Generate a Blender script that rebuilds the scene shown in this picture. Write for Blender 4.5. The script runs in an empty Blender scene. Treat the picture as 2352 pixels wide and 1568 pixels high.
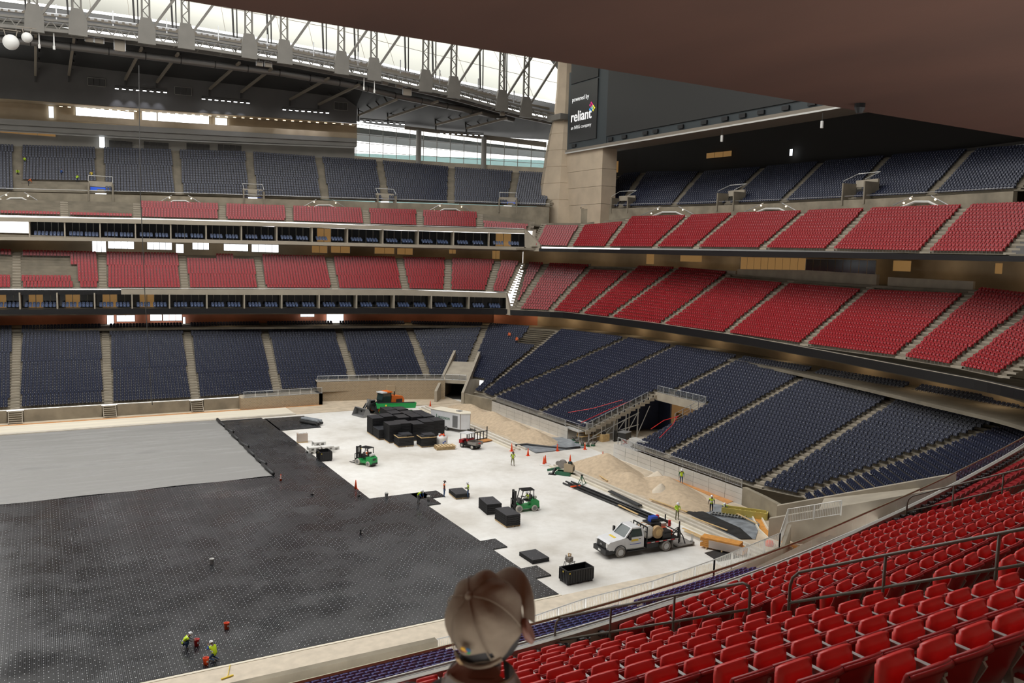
import bpy, bmesh, math, random
import numpy as np
from mathutils import Vector, Matrix

random.seed(7); np.random.seed(7)
SC = bpy.context.scene
COL = SC.collection

# ------------------------------------------------------------------ camera, sky, exposure
CX, CY = 1176.0, 784.0
VPA, VPB = np.array([4550.0, 675.0]), np.array([85.0, 555.0])
FPX = math.sqrt(-((VPA[0]-CX)*(VPB[0]-CX)+(VPA[1]-CY)*(VPB[1]-CY)))
_d1 = np.array([VPA[0]-CX, VPA[1]-CY, FPX]); _d1 /= np.linalg.norm(_d1)
_d2 = np.array([VPB[0]-CX, VPB[1]-CY, FPX]); _d2 /= np.linalg.norm(_d2)
_d3 = np.cross(_d1, _d2)
RW = np.array([_d1, _d2, _d3])          # world = RW @ (right, down, forward)
EYE = np.array([0.0, 0.0, 25.5])
cam_d = bpy.data.cameras.new('camera'); cam = bpy.data.objects.new('camera', cam_d); COL.objects.link(cam)
cam_d.sensor_width = 36.0; cam_d.lens = FPX/2352*36
cam_d.clip_start = 0.1; cam_d.clip_end = 2000
cam_d.dof.use_dof = True; cam_d.dof.focus_distance = 75; cam_d.dof.aperture_fstop = 4.5
_m = Matrix.Identity(4)
for r in range(3):
    _m[r][0] = RW[r, 0]; _m[r][1] = -RW[r, 1]; _m[r][2] = -RW[r, 2]; _m[r][3] = EYE[r]
cam.matrix_world = _m
SC.camera = cam
SC.view_settings.view_transform = 'Standard'; SC.view_settings.look = 'None'
SC.view_settings.gamma = 1.0; SC.view_settings.use_curve_mapping = False
SC.view_settings.exposure = 0.0
SC.cycles.use_denoising = True
SC.cycles.max_bounces = 8; SC.cycles.diffuse_bounces = 5; SC.cycles.transparent_max_bounces = 12
SC.cycles.caustics_reflective = False; SC.cycles.caustics_refractive = False
SC.cycles.sample_clamp_indirect = 6.0
world = bpy.data.worlds.new('World'); SC.world = world; world.use_nodes = True
_bg = world.node_tree.nodes['Background']; _bg.inputs[0].default_value = (1.0, 0.985, 0.955, 1); _bg.inputs[1].default_value = 3.1

# ------------------------------------------------------------------ pixel helpers (photo frame 2352 x 1568)
def ray(x, y): return RW @ np.array([x-CX, y-CY, FPX])
def P(x, y, z=0.0):
    r = ray(x, y); return EYE + r*((z-EYE[2])/r[2])
def PXp(x, y, X):
    r = ray(x, y); return EYE + r*(X/r[0])
def PYp(x, y, Y):
    r = ray(x, y); return EYE + r*(Y/r[1])
def catmull(pts, n=8):
    pts = [np.array(p, float) for p in pts]; out = []
    for i in range(len(pts)-1):
        p0 = pts[max(i-1, 0)]; p1 = pts[i]; p2 = pts[i+1]; p3 = pts[min(i+2, len(pts)-1)]
        for k in range(n):
            t = k/n
            out.append(0.5*((2*p1)+(-p0+p2)*t+(2*p0-5*p1+4*p2-p3)*t*t+(-p0+3*p1-3*p2+p3)*t**3))
    out.append(pts[-1]); return np.array(out)
BASE = catmull([(-60, 157.6), (-30, 157.2), (-5.5, 156.3), (13.5, 155.2), (34.9, 152.9), (58.7, 149.6), (72, 146.9), (80.5, 143.6),
                (85.6, 138.5), (88.0, 132), (88.9, 120), (88.7, 108.2), (87, 86.7), (83.9, 68.9), (80.6, 54.9), (77.3, 43.5), (69, 34)], 8)
_t = np.gradient(BASE, axis=0); _t /= np.linalg.norm(_t, axis=1)[:, None]
BNORM = np.stack([-_t[:, 1], _t[:, 0]], 1)
def offc(off): return BASE+BNORM*off
def S(x, y, off):
    """pixel ray against the bowl surface that stands `off` metres outside the ribbon line"""
    r = ray(x, y); c = offc(off); best = None
    for a, b in zip(c[:-1], c[1:]):
        d = b-a; den = r[0]*d[1]-r[1]*d[0]
        if abs(den) < 1e-9: continue
        t = (a[0]*d[1]-a[1]*d[0])/den; u = (a[0]*r[1]-a[1]*r[0])/den
        if t > 0 and -0.001 <= u <= 1.001 and (best is None or t < best): best = t
    if best is None: raise ValueError((x, y, off))
    return EYE+r*best
def bpoint(s):           # point and outward normal on the base curve by index (float)
    i = min(int(s), len(BASE)-2); f = s-i
    return BASE[i]*(1-f)+BASE[i+1]*f, BNORM[i]*(1-f)+BNORM[i+1]*f

# ------------------------------------------------------------------ materials
MATS = {}
def mat(name, col, rough=0.6, metal=0.0, var=0.0, scale=3.0, bump=0.0, spec=None, emit=None, estr=0.0, trans=0.0, alpha=None, stretch=None):
    if name in MATS: return MATS[name]
    m = bpy.data.materials.new(name); m.use_nodes = True; MATS[name] = m
    nt = m.node_tree; b = nt.nodes['Principled BSDF']
    b.inputs['Base Color'].default_value = (*col, 1); b.inputs['Roughness'].default_value = rough; b.inputs['Metallic'].default_value = metal
    if spec is not None: b.inputs['Specular IOR Level'].default_value = spec
    if emit: b.inputs['Emission Color'].default_value = (*emit, 1); b.inputs['Emission Strength'].default_value = estr
    if trans: b.inputs['Transmission Weight'].default_value = trans
    if alpha is not None: b.inputs['Alpha'].default_value = alpha
    if var > 0 or bump > 0:
        tc = nt.nodes.new('ShaderNodeTexCoord'); n = nt.nodes.new('ShaderNodeTexNoise'); n.inputs['Scale'].default_value = scale; n.inputs['Detail'].default_value = 6
        src = tc.outputs['Object']
        if stretch:
            mp = nt.nodes.new('ShaderNodeMapping'); mp.inputs['Scale'].default_value = stretch; nt.links.new(src, mp.inputs[0]); src = mp.outputs[0]
        nt.links.new(src, n.inputs['Vector'])
        if var > 0:
            cr = nt.nodes.new('ShaderNodeValToRGB'); e = cr.color_ramp.elements
            e[0].position = 0.3; e[1].position = 0.7
            e[0].color = (*[max(0, c*(1-var)) for c in col], 1); e[1].color = (*[min(1, c*(1+var)) for c in col], 1)
            nt.links.new(n.outputs['Fac'], cr.inputs[0]); nt.links.new(cr.outputs[0], b.inputs['Base Color'])
        if bump > 0:
            bp = nt.nodes.new('ShaderNodeBump'); bp.inputs['Strength'].default_value = bump; bp.inputs['Distance'].default_value = 0.05
            nt.links.new(n.outputs['Fac'], bp.inputs['Height']); nt.links.new(bp.outputs[0], b.inputs['Normal'])
    return m
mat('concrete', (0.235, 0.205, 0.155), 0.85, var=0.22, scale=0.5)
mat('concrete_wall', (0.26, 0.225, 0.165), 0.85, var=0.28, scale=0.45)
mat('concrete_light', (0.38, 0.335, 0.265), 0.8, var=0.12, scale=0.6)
mat('fascia', (0.37, 0.325, 0.255), 0.7, var=0.08, scale=0.4)
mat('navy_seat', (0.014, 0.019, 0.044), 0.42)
mat('navy_seat_lit', (0.022, 0.034, 0.17), 0.35)  # brighter copy of the navy, stronger near light put into the colour
mat('red_seat', (0.32, 0.007, 0.013), 0.34)
mat('seat_highlight', (0.62, 0.64, 0.68), 0.4)  # pale quad painting the highlight spot on each folded pad
mat('standard', (0.30, 0.31, 0.32), 0.5, metal=0.3)
mat('ribbon', (0.008, 0.008, 0.009), 0.35)
mat('steel_rail', (0.30, 0.30, 0.29), 0.45, metal=0.5)
mat('alu', (0.62, 0.61, 0.58), 0.45, metal=0.3, var=0.06, scale=0.8)
mat('galv', (0.55, 0.56, 0.57), 0.4, metal=0.6)
mat('black', (0.01, 0.01, 0.011), 0.5)
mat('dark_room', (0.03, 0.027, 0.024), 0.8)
mat('navy_wall', (0.013, 0.022, 0.06), 0.7, var=0.2, scale=1)

# ------------------------------------------------------------------ mesh builder
class MB:
    def __init__(s): s.v = []; s.f = []; s.mi = []; s.m = 0
    def add(s, vs, fs):
        o = len(s.v); s.v += [tuple(map(float, q)) for q in vs]; s.f += [tuple(o+i for i in q) for q in fs]; s.mi += [s.m]*len(fs); return s
    def quad(s, a, b, c, d): return s.add([a, b, c, d], [(0, 1, 2, 3)])
    def box(s, c, d, rz=0.0, rx=0.0, ry=0.0):
        h = [x/2 for x in d]
        vs = [(x*h[0], y*h[1], z*h[2]) for x in (-1, 1) for y in (-1, 1) for z in (-1, 1)]
        M = Matrix.Translation(Vector([float(q) for q in c]))
        if rz or rx or ry: M = M @ Matrix.Rotation(rz, 4, 'Z') @ Matrix.Rotation(ry, 4, 'Y') @ Matrix.Rotation(rx, 4, 'X')
        return s.add([M @ Vector(q) for q in vs], [(0, 1, 3, 2), (4, 6, 7, 5), (0, 4, 5, 1), (2, 3, 7, 6), (0, 2, 6, 4), (1, 5, 7, 3)])
    def b2(s, lo, hi): return s.box([(a+b)/2 for a, b in zip(lo, hi)], [b-a for a, b in zip(lo, hi)])
    def bar(s, a, b, w, h=None, up=(0, 0, 1)):
        """rectangular bar from a to b, w wide and h high"""
        h = h or w; a = Vector([float(q) for q in a]); b = Vector([float(q) for q in b]); d = b-a
        if d.length < 1e-6: return s
        d.normalize(); u = Vector(up); x = d.cross(u)
        if x.length < 1e-3: x = d.cross(Vector((1, 0, 0)))
        x.normalize(); u = x.cross(d); x *= w/2; u *= h/2
        vs = [p+sx*x+su*u for p in (a, b) for sx, su in ((-1, -1), (1, -1), (1, 1), (-1, 1))]
        return s.add(vs, [(0, 1, 2, 3), (7, 6, 5, 4), (0, 4, 5, 1), (1, 5, 6, 2), (2, 6, 7, 3), (3, 7, 4, 0)])
    def tube(s, pts, r, n=8, caps=True):
        pts = [Vector([float(q) for q in p]) for p in pts]; rs = r if isinstance(r, (list, tuple)) else [r]*len(pts)
        rings = []; x = None
        for i, p in enumerate(pts):
            d = (pts[min(i+1, len(pts)-1)]-pts[max(i-1, 0)]).normalized()
            if x is None:
                x = d.cross(Vector((0, 0, 1)))
                if x.length < 1e-3: x = d.cross(Vector((1, 0, 0)))
            x = (x-d*x.dot(d)).normalized(); y = d.cross(x)
            rings.append([p+rs[i]*(math.cos(2*math.pi*k/n)*x+math.sin(2*math.pi*k/n)*y) for k in range(n)])
        vs = [q for g in rings for q in g]; fs = []
        for i in range(len(rings)-1):
            for k in range(n): fs.append((i*n+k, i*n+(k+1) % n, (i+1)*n+(k+1) % n, (i+1)*n+k))
        if caps: fs += [tuple(range(n))[::-1], tuple((len(rings)-1)*n+k for k in range(n))]
        return s.add(vs, fs)
    def cyl(s, c, r, h, n=16, axis='z', r2=None):
        c = Vector([float(q) for q in c]); d = {'x': Vector((1, 0, 0)), 'y': Vector((0, 1, 0)), 'z': Vector((0, 0, 1))}[axis]
        return s.tube([c, c+d*h], [r, r if r2 is None else r2], n)
    def lathe(s, c, prof, n=16, sx=1.0, sy=1.0):
        vs = []; fs = []; c = [float(q) for q in c]
        for (r, z) in prof:
            for k in range(n): vs.append((c[0]+sx*r*math.cos(2*math.pi*k/n), c[1]+sy*r*math.sin(2*math.pi*k/n), c[2]+z))
        for i in range(len(prof)-1):
            for k in range(n): fs.append((i*n+k, i*n+(k+1) % n, (i+1)*n+(k+1) % n, (i+1)*n+k))
        fs += [tuple(range(n))[::-1], tuple((len(prof)-1)*n+k for k in range(n))]
        return s.add(vs, fs)
    def prism(s, poly, axis, lo, hi):
        """polygon (2D) extruded along an axis"""
        n = len(poly); mk = {'x': lambda q, t: (t, q[0], q[1]), 'y': lambda q, t: (q[0], t, q[1]), 'z': lambda q, t: (q[0], q[1], t)}[axis]
        vs = [mk(q, lo) for q in poly]+[mk(q, hi) for q in poly]
        fs = [tuple(range(n))[::-1], tuple(range(n, 2*n))]+[(i, (i+1) % n, n+(i+1) % n, n+i) for i in range(n)]
        return s.add(vs, fs)
    def wall(s, pts, th):
        """wall along a polyline: pts = [(x, y, zbottom, ztop)], thickness th to the left"""
        pts = [tuple(map(float, p)) for p in pts]
        for i, (a, b) in enumerate(zip(pts[:-1], pts[1:])):
            d = Vector((b[0]-a[0], b[1]-a[1], 0))
            if d.length < 1e-6: continue
            d.normalize(); n = Vector((-d.y, d.x, 0))*th
            A0 = Vector((a[0], a[1], a[2])); A1 = Vector((a[0], a[1], a[3])); B0 = Vector((b[0], b[1], b[2])); B1 = Vector((b[0], b[1], b[3]))
            s.add([A0, B0, B1, A1, A0+n, B0+n, B1+n, A1+n], [(0, 1, 2, 3), (7, 6, 5, 4), (3, 2, 6, 7), (0, 4, 5, 1), (0, 3, 7, 4), (1, 5, 6, 2)])
        return s
    def xf(s, M, start=0):
        s.v[start:] = [tuple(M @ Vector(q)) for q in s.v[start:]]; return s
    def mesh(s, name, mats, smooth=False):
        me = bpy.data.meshes.new(name); me.from_pydata(s.v, [], s.f)
        for m in (mats if isinstance(mats, (list, tuple)) else [mats]): me.materials.append(MATS[m] if isinstance(m, str) else m)
        if isinstance(mats, (list, tuple)) and len(mats) > 1: me.polygons.foreach_set('material_index', s.mi)
        if smooth: me.polygons.foreach_set('use_smooth', [True]*len(s.f))
        me.update(); return me
    def build(s, name, mats, parent=None, smooth=False, fix=True):
        me = s.mesh(name, mats, smooth)
        if fix:
            bm = bmesh.new(); bm.from_mesh(me); bmesh.ops.recalc_face_normals(bm, faces=bm.faces); bm.to_mesh(me); bm.free()
        return link(name, me, parent)
def link(name, data, parent=None):
    o = bpy.data.objects.new(name, data); COL.objects.link(o)
    if parent is not None: o.parent = parent
    return o
def tag(o, label=None, cat=None, group=None, kind=None):
    if label: o['label'] = label
    if cat: o['category'] = cat
    if group: o['group'] = group
    if kind: o['kind'] = kind
    return o
def struct(o, label=None): return tag(o, label, None, None, 'structure')
def thing(name, label, cat, loc=(0, 0, 0), rz=0.0, group=None):
    o = bpy.data.objects.new(name, None); COL.objects.link(o); o.empty_display_size = 0.3
    o.location = [float(q) for q in loc]; o.rotation_euler = (0, 0, rz)
    return tag(o, label, cat, group)
def copy_tree(o, parent=None):
    c = o.copy(); COL.objects.link(c); c.parent = parent
    for ch in list(o.children): copy_tree(ch, c)
    return c
def nverts(mats, V, F, MI, name, parent=None):
    """fast mesh from numpy quads"""
    me = bpy.data.meshes.new(name)
    me.vertices.add(len(V)); me.vertices.foreach_set('co', V.astype(np.float32).ravel())
    me.loops.add(F.size); me.loops.foreach_set('vertex_index', F.astype(np.int32).ravel())
    me.polygons.add(len(F)); me.polygons.foreach_set('loop_start', np.arange(0, F.size, F.shape[1], dtype=np.int32))
    for m in mats: me.materials.append(MATS[m])
    me.polygons.foreach_set('material_index', MI.astype(np.int32))
    me.polygons.foreach_set('use_smooth', np.zeros(len(F), dtype=bool)); me.update(calc_edges=True); me.validate()
    return link(name, me, parent)

# ------------------------------------------------------------------ seat blocks
def seat_template(dot=True, simple=False):
    """x along the row, +y towards the field, z up, all quads"""
    b = MB()
    b.m = 0   # back shell
    o = [(-.225, .40), (.225, .40), (.225, .74), (.15, .84), (-.15, .84), (-.225, .74)]
    def yb(z): return -0.10-0.28*(z-.4)
    fr = [(x, yb(z)+.03, z) for x, z in o]; bk = [(x, yb(z)-.03, z) for x, z in o]
    b.add(fr, [(0, 1, 2, 5), (5, 2, 3, 4)]); b.add(bk, [(5, 2, 1, 0), (4, 3, 2, 5)])
    for i in range(1, 6):
        j = (i+1) % 6; b.add([fr[i], bk[i], bk[j], fr[j]], [(0, 1, 2, 3)])
    # folded pad
    p = [(-.2, .02, .36), (.2, .02, .36), (.2, -.06, .70), (-.2, -.06, .70)]; q = [(x, y+.15, z) for x, y, z in p]
    b.add(p+q, [(4, 5, 6, 7), (7, 6, 2, 3), (0, 4, 7, 3), (1, 2, 6, 5), (0, 1, 5, 4)])
    b.m = 1
    if not simple: b.add([(.235, -.2, 0), (.265, -.2, 0), (.265, .1, .62), (.235, .1, .62), (.235, .08, 0), (.265, .08, 0)], [(4, 5, 2, 3), (0, 4, 3, 3), (1, 2, 5, 5)][:1])
    if dot: b.m = 2; b.add([(-.035, .155, .50), (.035, .155, .50), (.035, .143, .555), (-.035, .143, .555)], [(0, 1, 2, 3)])
    return np.array(b.v), np.array(b.f), np.array(b.mi)
TPL = seat_template(); TPL_S = seat_template(simple=True)
def place_seats(name, poses, matname, tpl=TPL, parent=None):
    """poses: array of (x, y, z, angle); angle turns +y (seat front)"""
    V, F, MI = tpl; A = np.array(poses); n = len(A)
    c = np.cos(A[:, 3])[:, None]; s = np.sin(A[:, 3])[:, None]
    X = V[None, :, 0]*c-V[None, :, 1]*s+A[:, 0:1]; Y = V[None, :, 0]*s+V[None, :, 1]*c+A[:, 1:2]; Z = V[None, :, 2]+A[:, 2:3]
    W = np.stack([X, Y, Z], 2).reshape(-1, 3)
    FF = (F[None]+(np.arange(n)*len(V))[:, None, None]).reshape(-1, 4)
    return nverts([matname, 'standard', 'seat_highlight'], W, FF, np.tile(MI, n), name, parent)
def section(FL, FR, BL, BR, n, k0=0, k1=None, inset=0.62, pitch=0.52, skip=None):
    """rows between two aisle lines -> list of (row, seat poses)"""
    out = []; k1 = n if k1 is None else k1
    for k in range(k0, k1):
        t = (k+.62)/n
        L = FL+(BL-FL)*t; R = FR+(BR-FR)*t; z = FL[2]+(BL[2]-FL[2])*k/n; z2 = FR[2]+(BR[2]-FR[2])*k/n
        d = (R-L)[:2]; ln = np.linalg.norm(d); d = d/ln
        m = int((ln-2*inset)/pitch)
        if m < 1: continue
        st = (ln-m*pitch)/2
        ang = math.atan2(d[1], d[0])
        # the seat front must look at the field: normal to the right of L->R
        if d[0]*0+1: ang += math.pi
        for j in range(m):
            u = st+(j+.5)*pitch
            if skip and skip(k, j, m): continue
            q = L[:2]+d*u; f = u/ln
            out.append((q[0], q[1], z*(1-f)+z2*f, ang))
    return out
def terrace(name, lines, ns, label, m='concrete', k0s=None):
    """stepped concrete: lines = [(front, back)] aisle lines; one mesh"""
    b = MB()
    for i in range(len(lines)-1):
        (FL, BL), (FR, BR) = lines[i], lines[i+1]; n = ns[i] if isinstance(ns, (list, tuple)) else ns
        for k in range((k0s or {}).get(i, 0), n):
            t0, t1 = k/n, (k+1)/n
            L0 = FL+(BL-FL)*t0; L1 = FL+(BL-FL)*t1; R0 = FR+(BR-FR)*t0; R1 = FR+(BR-FR)*t1
            zl, zr = L0[2], R0[2]
            a = (L0[0], L0[1], zl); c = (R0[0], R0[1], zr); d = (R1[0], R1[1], zr); e = (L1[0], L1[1], zl)
            b.add([a, c, d, e, (L1[0], L1[1], L1[2]), (R1[0], R1[1], R1[2])], [(0, 1, 2, 3), (3, 2, 5, 4)])
    return struct(b.build(name, m, fix=False), label)
def aisle_steps(b, F, B, n, w=1.15, k0=0, half=True):
    d = (B-F)[:2]; ln = np.linalg.norm(d); d = d/ln; x = np.array([-d[1], d[0]])*w/2; tr = ln/n; dz = (B[2]-F[2])/n
    for k in range(k0, n):
        o = F[:2]+d*tr*(k+.5); z = F[2]+dz*k
        vs = [(*(o-x), z), (*(o+x), z), (*(o+x), z+dz/2), (*(o-x), z+dz/2), (*(o+d*tr*.5-x), z+dz/2), (*(o+d*tr*.5+x), z+dz/2)]
        b.add(vs, [(0, 1, 2, 3), (3, 2, 5, 4)])
# ------------------------------------------------------------------ seating bowl
V3 = lambda *a: np.array(a, float)
STUFF_NAVY, STUFF_RED = [], []
def ordinal(i): return ['first', 'second', 'third', 'fourth', 'fifth', 'sixth', 'seventh', 'eighth', 'ninth', 'tenth', 'eleventh', 'twelfth', 'thirteenth', 'fourteenth'][i]
def block(name, poses, m, label, tpl=TPL):
    if not poses: return None
    o = place_seats(name, poses, m, tpl); return tag(o, label, 'stadium seats', kind='stuff')

# lower bowl ---------------------------------------------------------------
N1 = 31
T1 = [(V3(-29, 136.4, 1.7), V3(-30.5, 162.2, 11)), (V3(-16, 136.3, 1.7), V3(-16.8, 162, 11)), (V3(-3.4, 136.1, 1.7), V3(-3.3, 161.8, 11)), (V3(8.6, 136.0, 1.7), V3(10, 162.3, 11)), (V3(20.8, 135.7, 1.7), V3(23.4, 162, 11)),
      (V3(33.7, 136.1, 1.7), V3(37.3, 162.1, 11)), (V3(46.6, 134.9, 1.7), V3(51.2, 160.6, 11)), (V3(59.4, 132.3, 1.7), V3(65.2, 157.7, 11)), (V3(63.9, 129.8, 1.7), V3(79.7, 150.5, 11)),
      (V3(65.2, 124.3, 1.7), V3(87.6, 135.5, 11)), (V3(64.7, 119.5, 1.7), V3(90.7, 118.0, 11)), (V3(64.6, 104.8, 1.7), V3(90.7, 105.2, 11)), (V3(64.7, 90.0, 1.7), V3(90.8, 90.4, 11)), (V3(64.9, 76.0, 1.7), V3(91.0, 76.3, 11)),
      (V3(65.2, 61.7, 1.7), V3(91.2, 61.9, 11)), (V3(66.8, 57.2, 1.7), V3(90.2, 46.2, 11)), (V3(63.3, 52.0, 1.7), V3(79.5, 31.5, 11)), (V3(59.0, 48.0, 1.7), V3(65.2, 22.5, 11)), (V3(46.6, 44.6, 1.7), V3(51.2, 19.2, 11)), (V3(33.7, 43.3, 1.7), V3(37.3, 17.7, 11)),
      (V3(20.8, 42.9, 1.7), V3(23.4, 17.1, 11)), (V3(8.6, 42.8, 1.7), V3(10.0, 17.0, 11)), (V3(-4, 42.8, 1.7), V3(-3.4, 17.0, 11))]
K0_1 = {5: 1, 6: 5, 7: 5, 8: 5, 9: 0, 15: 0}   # first row above a raised wall
# the vomitory cuts into the block between the fourth and fifth end aisles
def vom_skip(side):
    def f(k, j, m):
        return (k < 14 and side == 'L' and j > m-1-int(13.5)) if False else False
    return f
terr = terrace('floor_lower_terrace', T1[:12], N1, 'stepped concrete terrace of the far lower bowl', k0s={6: 4, 7: 4, 8: 5})
terr2 = terrace('floor_end_terrace', T1[13:], N1, 'stepped concrete terrace of the end zone lower bowl', k0s={2: 8, 3: 6})
# block with the vomitory: full rows above row 15, flanks below
VL, VR = 92.6, 82.6
def atY(Y): f = (T1[11][0][1]-Y)/(T1[11][0][1]-T1[12][0][1]); return T1[11][0]+(T1[12][0]-T1[11][0])*f, T1[11][1]+(T1[12][1]-T1[11][1])*f
def atY2(Y): f = (T1[12][0][1]-Y)/(T1[12][0][1]-T1[13][0][1]); return T1[12][0]+(T1[13][0]-T1[12][0])*f, T1[12][1]+(T1[13][1]-T1[12][1])*f
KV = 15
lv, rv = atY(VL), atY2(VR)
def sub(line, k): return (line[0]+(line[1]-line[0])*k/N1, line[1])
struct(terrace('floor_end_terrace_flank', [T1[11], lv], N1, 'stepped terrace beside the end zone vehicle opening'))
struct(terrace('floor_end_terrace_flank', [rv, T1[13]], N1, 'stepped terrace on the other side of the vehicle opening'))
terrace('floor_end_terrace_upper', [sub(lv, KV), sub(T1[12], KV), sub(rv, KV)], N1-KV, 'stepped terrace above the vehicle opening')
_md = (T1[8][0]+(T1[9][0]-T1[8][0])*.62, T1[8][1]+(T1[9][1]-T1[8][1])*.62)
terrace('floor_tunnel_terrace', [_md, T1[9]], N1, 'stepped terrace just right of the corner tunnel')
block('navy_seat_block', section(_md[0], T1[9][0], _md[1], T1[9][1], N1, 0, 5, inset=.3), 'navy_seat', 'few navy seats just right of the corner tunnel mouth')
names1 = {0: 'at the far left edge', 1: 'leftmost of the full far blocks', 2: 'second far block from the left', 3: 'third far block from the left', 4: 'fourth far block, beside the low brick wall', 5: 'above the low brick wall', 6: 'above the tall brick wall', 7: 'between the tall brick wall and corner tunnel stairs',
          8: 'wrapping the corner beside the tunnel', 9: 'narrow wedge right of the corner tunnel', 10: 'first full end zone block', 14: 'right of the last long end aisle', 15: 'curving round to the near corner'}
for i in range(0, 16):
    if i in (11, 12): continue
    a, b = T1[i], T1[i+1]
    sk = None
    if i == 8: sk = lambda k, j, m: k > 21 and j > m*0.62
    ps = section(a[0], b[0], a[1], b[1], N1, K0_1.get(i, 0), skip=sk)
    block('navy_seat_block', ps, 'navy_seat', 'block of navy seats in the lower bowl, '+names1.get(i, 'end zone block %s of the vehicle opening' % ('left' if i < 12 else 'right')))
a, b = T1[11], T1[12]
LOWL = section(a[0], lv[0], a[1], lv[1], N1, 0, KV)
UPL = section(a[0], b[0], a[1], b[1], N1, KV)
block('navy_seat_block', LOWL, 'navy_seat', 'navy seats on the flank just left of the vehicle opening')
block('navy_seat_block', UPL, 'navy_seat', 'navy seats above the left half of the vehicle opening')
a, b = T1[12], T1[13]
block('navy_seat_block', section(rv[0], b[0], rv[1], b[1], N1, 0, KV), 'navy_seat', 'navy seats on the flank just right of the vehicle opening')
block('navy_seat_block', section(a[0], b[0], a[1], b[1], N1, KV), 'navy_seat', 'navy seats above the right half of the vehicle opening')
for i, l in enumerate(T1[1:21]):
    st = MB(); i += 1
    k0 = {6: 5, 7: 5, 8: 5, 9: 6, 12: KV, 16: 9, 17: 6}.get(i, 0)
    F_, B_ = l; F_ = V3(F_[0], F_[1], F_[2]-0.0)
    aisle_steps(st, F_, B_, N1, k0=k0)
    struct(st.build('floor_aisle_steps', 'concrete_light', fix=False), 'concrete aisle steps in the lower bowl')

# mezzanine and upper tiers: aisles given by pixels, heights from the bowl surfaces -----------
def lines(px, of, ob): return [(S(f[0], f[1], of), S(b[0], b[1], ob)) for f, b in px]
T2F = lines([((-60, 664), (-60, 572)), ((38, 664), (38, 578)), ((237, 664), (234, 582)), ((425, 664), (418, 585)), ((602, 664), (591, 588)), ((770, 665), (756, 591)), ((932, 666), (917, 593)), ((1027, 667.5), (1030, 595)), ((1122, 670), (1144, 599)), ((1166, 674), (1200, 603))], 1.5, 12.6)
T2E = lines([((1174, 712), (1207, 604)), ((1187, 712), (1256, 606)), ((1264, 716), (1360, 611)), ((1332, 723), (1461, 613)), ((1398, 731), (1555, 616)), ((1518, 748), (1676, 628)), ((1665, 768), (1820, 641)), ((1842, 794), (2003, 656)), ((2063, 824), (2240, 665)), ((2190, 845), (2395, 686)), ((2298, 868), (2545, 716))], 0.6, 15.9)
T3F = lines([((-60, 492), (-60, 456)), ((148, 497), (147, 461)), ((315, 501), (314, 465)), ((511, 506), (510, 471)), ((665, 510), (663, 476)), ((843, 516), (839, 481)), ((964, 520), (964, 485)), ((1102, 524), (1103, 490)), ((1218, 530), (1222, 508))], 9.5, 15.5)
T3E = lines([((1222, 566), (1250, 512)), ((1309, 568), (1341, 512)), ((1393, 569), (1445, 500)), ((1501, 570), (1582, 497)), ((1595, 571), (1687, 492)), ((1748, 573), (1849, 487)), ((1902, 576), (1994, 482)), ((2120, 582), (2218, 475)), ((2314, 585), (2425, 468))], 5.5, 15.5)
T4F = lines([((-60, 436), (-60, 332)), ((41, 440), (41, 336)), ((232, 443), (228, 341)), ((411, 447), (403, 346)), ((581, 452), (572, 350)), ((747, 458), (732, 362)), ((886, 462), (871, 370)), ((1035, 467), (1037, 386)), ((1172, 472), (1185, 396)), ((1262, 475), (1275, 400))], 17.0, 32.5)
T4E = lines([((1335, 478), (1425, 402)), ((1424, 477), (1479, 397)), ((1546, 474), (1612, 397)), ((1668, 470), (1754, 386)), ((1797, 465), (1889, 374)), ((1950, 458), (2040, 361)), ((2135, 449), (2233, 346)), ((2340, 438), (2420, 336))], 17.0, 32.5)
TIERS = [('T2F', T2F, 13, 'red_seat', 'floor_mezzanine_terrace', 'red seats in the far mezzanine', 'far mezzanine'), ('T2E', T2E, 18, 'red_seat', 'floor_mezzanine_terrace', 'red seats in the end zone mezzanine', 'end zone mezzanine'),
         ('T3F', T3F, 7, 'red_seat', 'floor_club_terrace', 'red seats in the far upper club level', 'far upper club level'), ('T3E', T3E, 12, 'red_seat', 'floor_club_terrace', 'red seats in the end zone upper club level', 'end zone upper club level'),
         ('T4F', T4F, 18, 'navy_seat', 'floor_upper_terrace', 'navy seats in the far top deck', 'far top deck'), ('T4E', T4E, 18, 'navy_seat', 'floor_upper_terrace', 'navy seats in the end zone top deck', 'end zone top deck')]
def tier_skip(key, i):
    if key == 'T2F' and i == 0: return lambda k, j, m: (3 < k < 11)
    if key == 'T2F' and i == 1: return lambda k, j, m: (j < m*0.62 and 3 < k < 11) or (m*.62 <= j < m*.72 and k < 8)
    if key == 'T2F' and i == 3: return lambda k, j, m: k > 10 and (j < m*.42 or j > m*.68)
    if key == 'T3F' and i == 0: return lambda k, j, m: k > 0
    if key == 'T3F' and i == 1: return lambda k, j, m: k > 0
    if key == 'T3F' and i == 7: return lambda k, j, m: k > 2
    if key == 'T3E' and i in (0, 1): return lambda k, j, m: k > 9
    if key == 'T2E' and i == 2: return lambda k, j, m: k > 15
    if key == 'T2E' and i == 5: return lambda k, j, m: k > 15
    if key == 'T2E' and i in (6, 7): return lambda k, j, m: k > 15
    if key == 'T4F' and i == 1: return lambda k, j, m: k < 4
    return None
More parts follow.
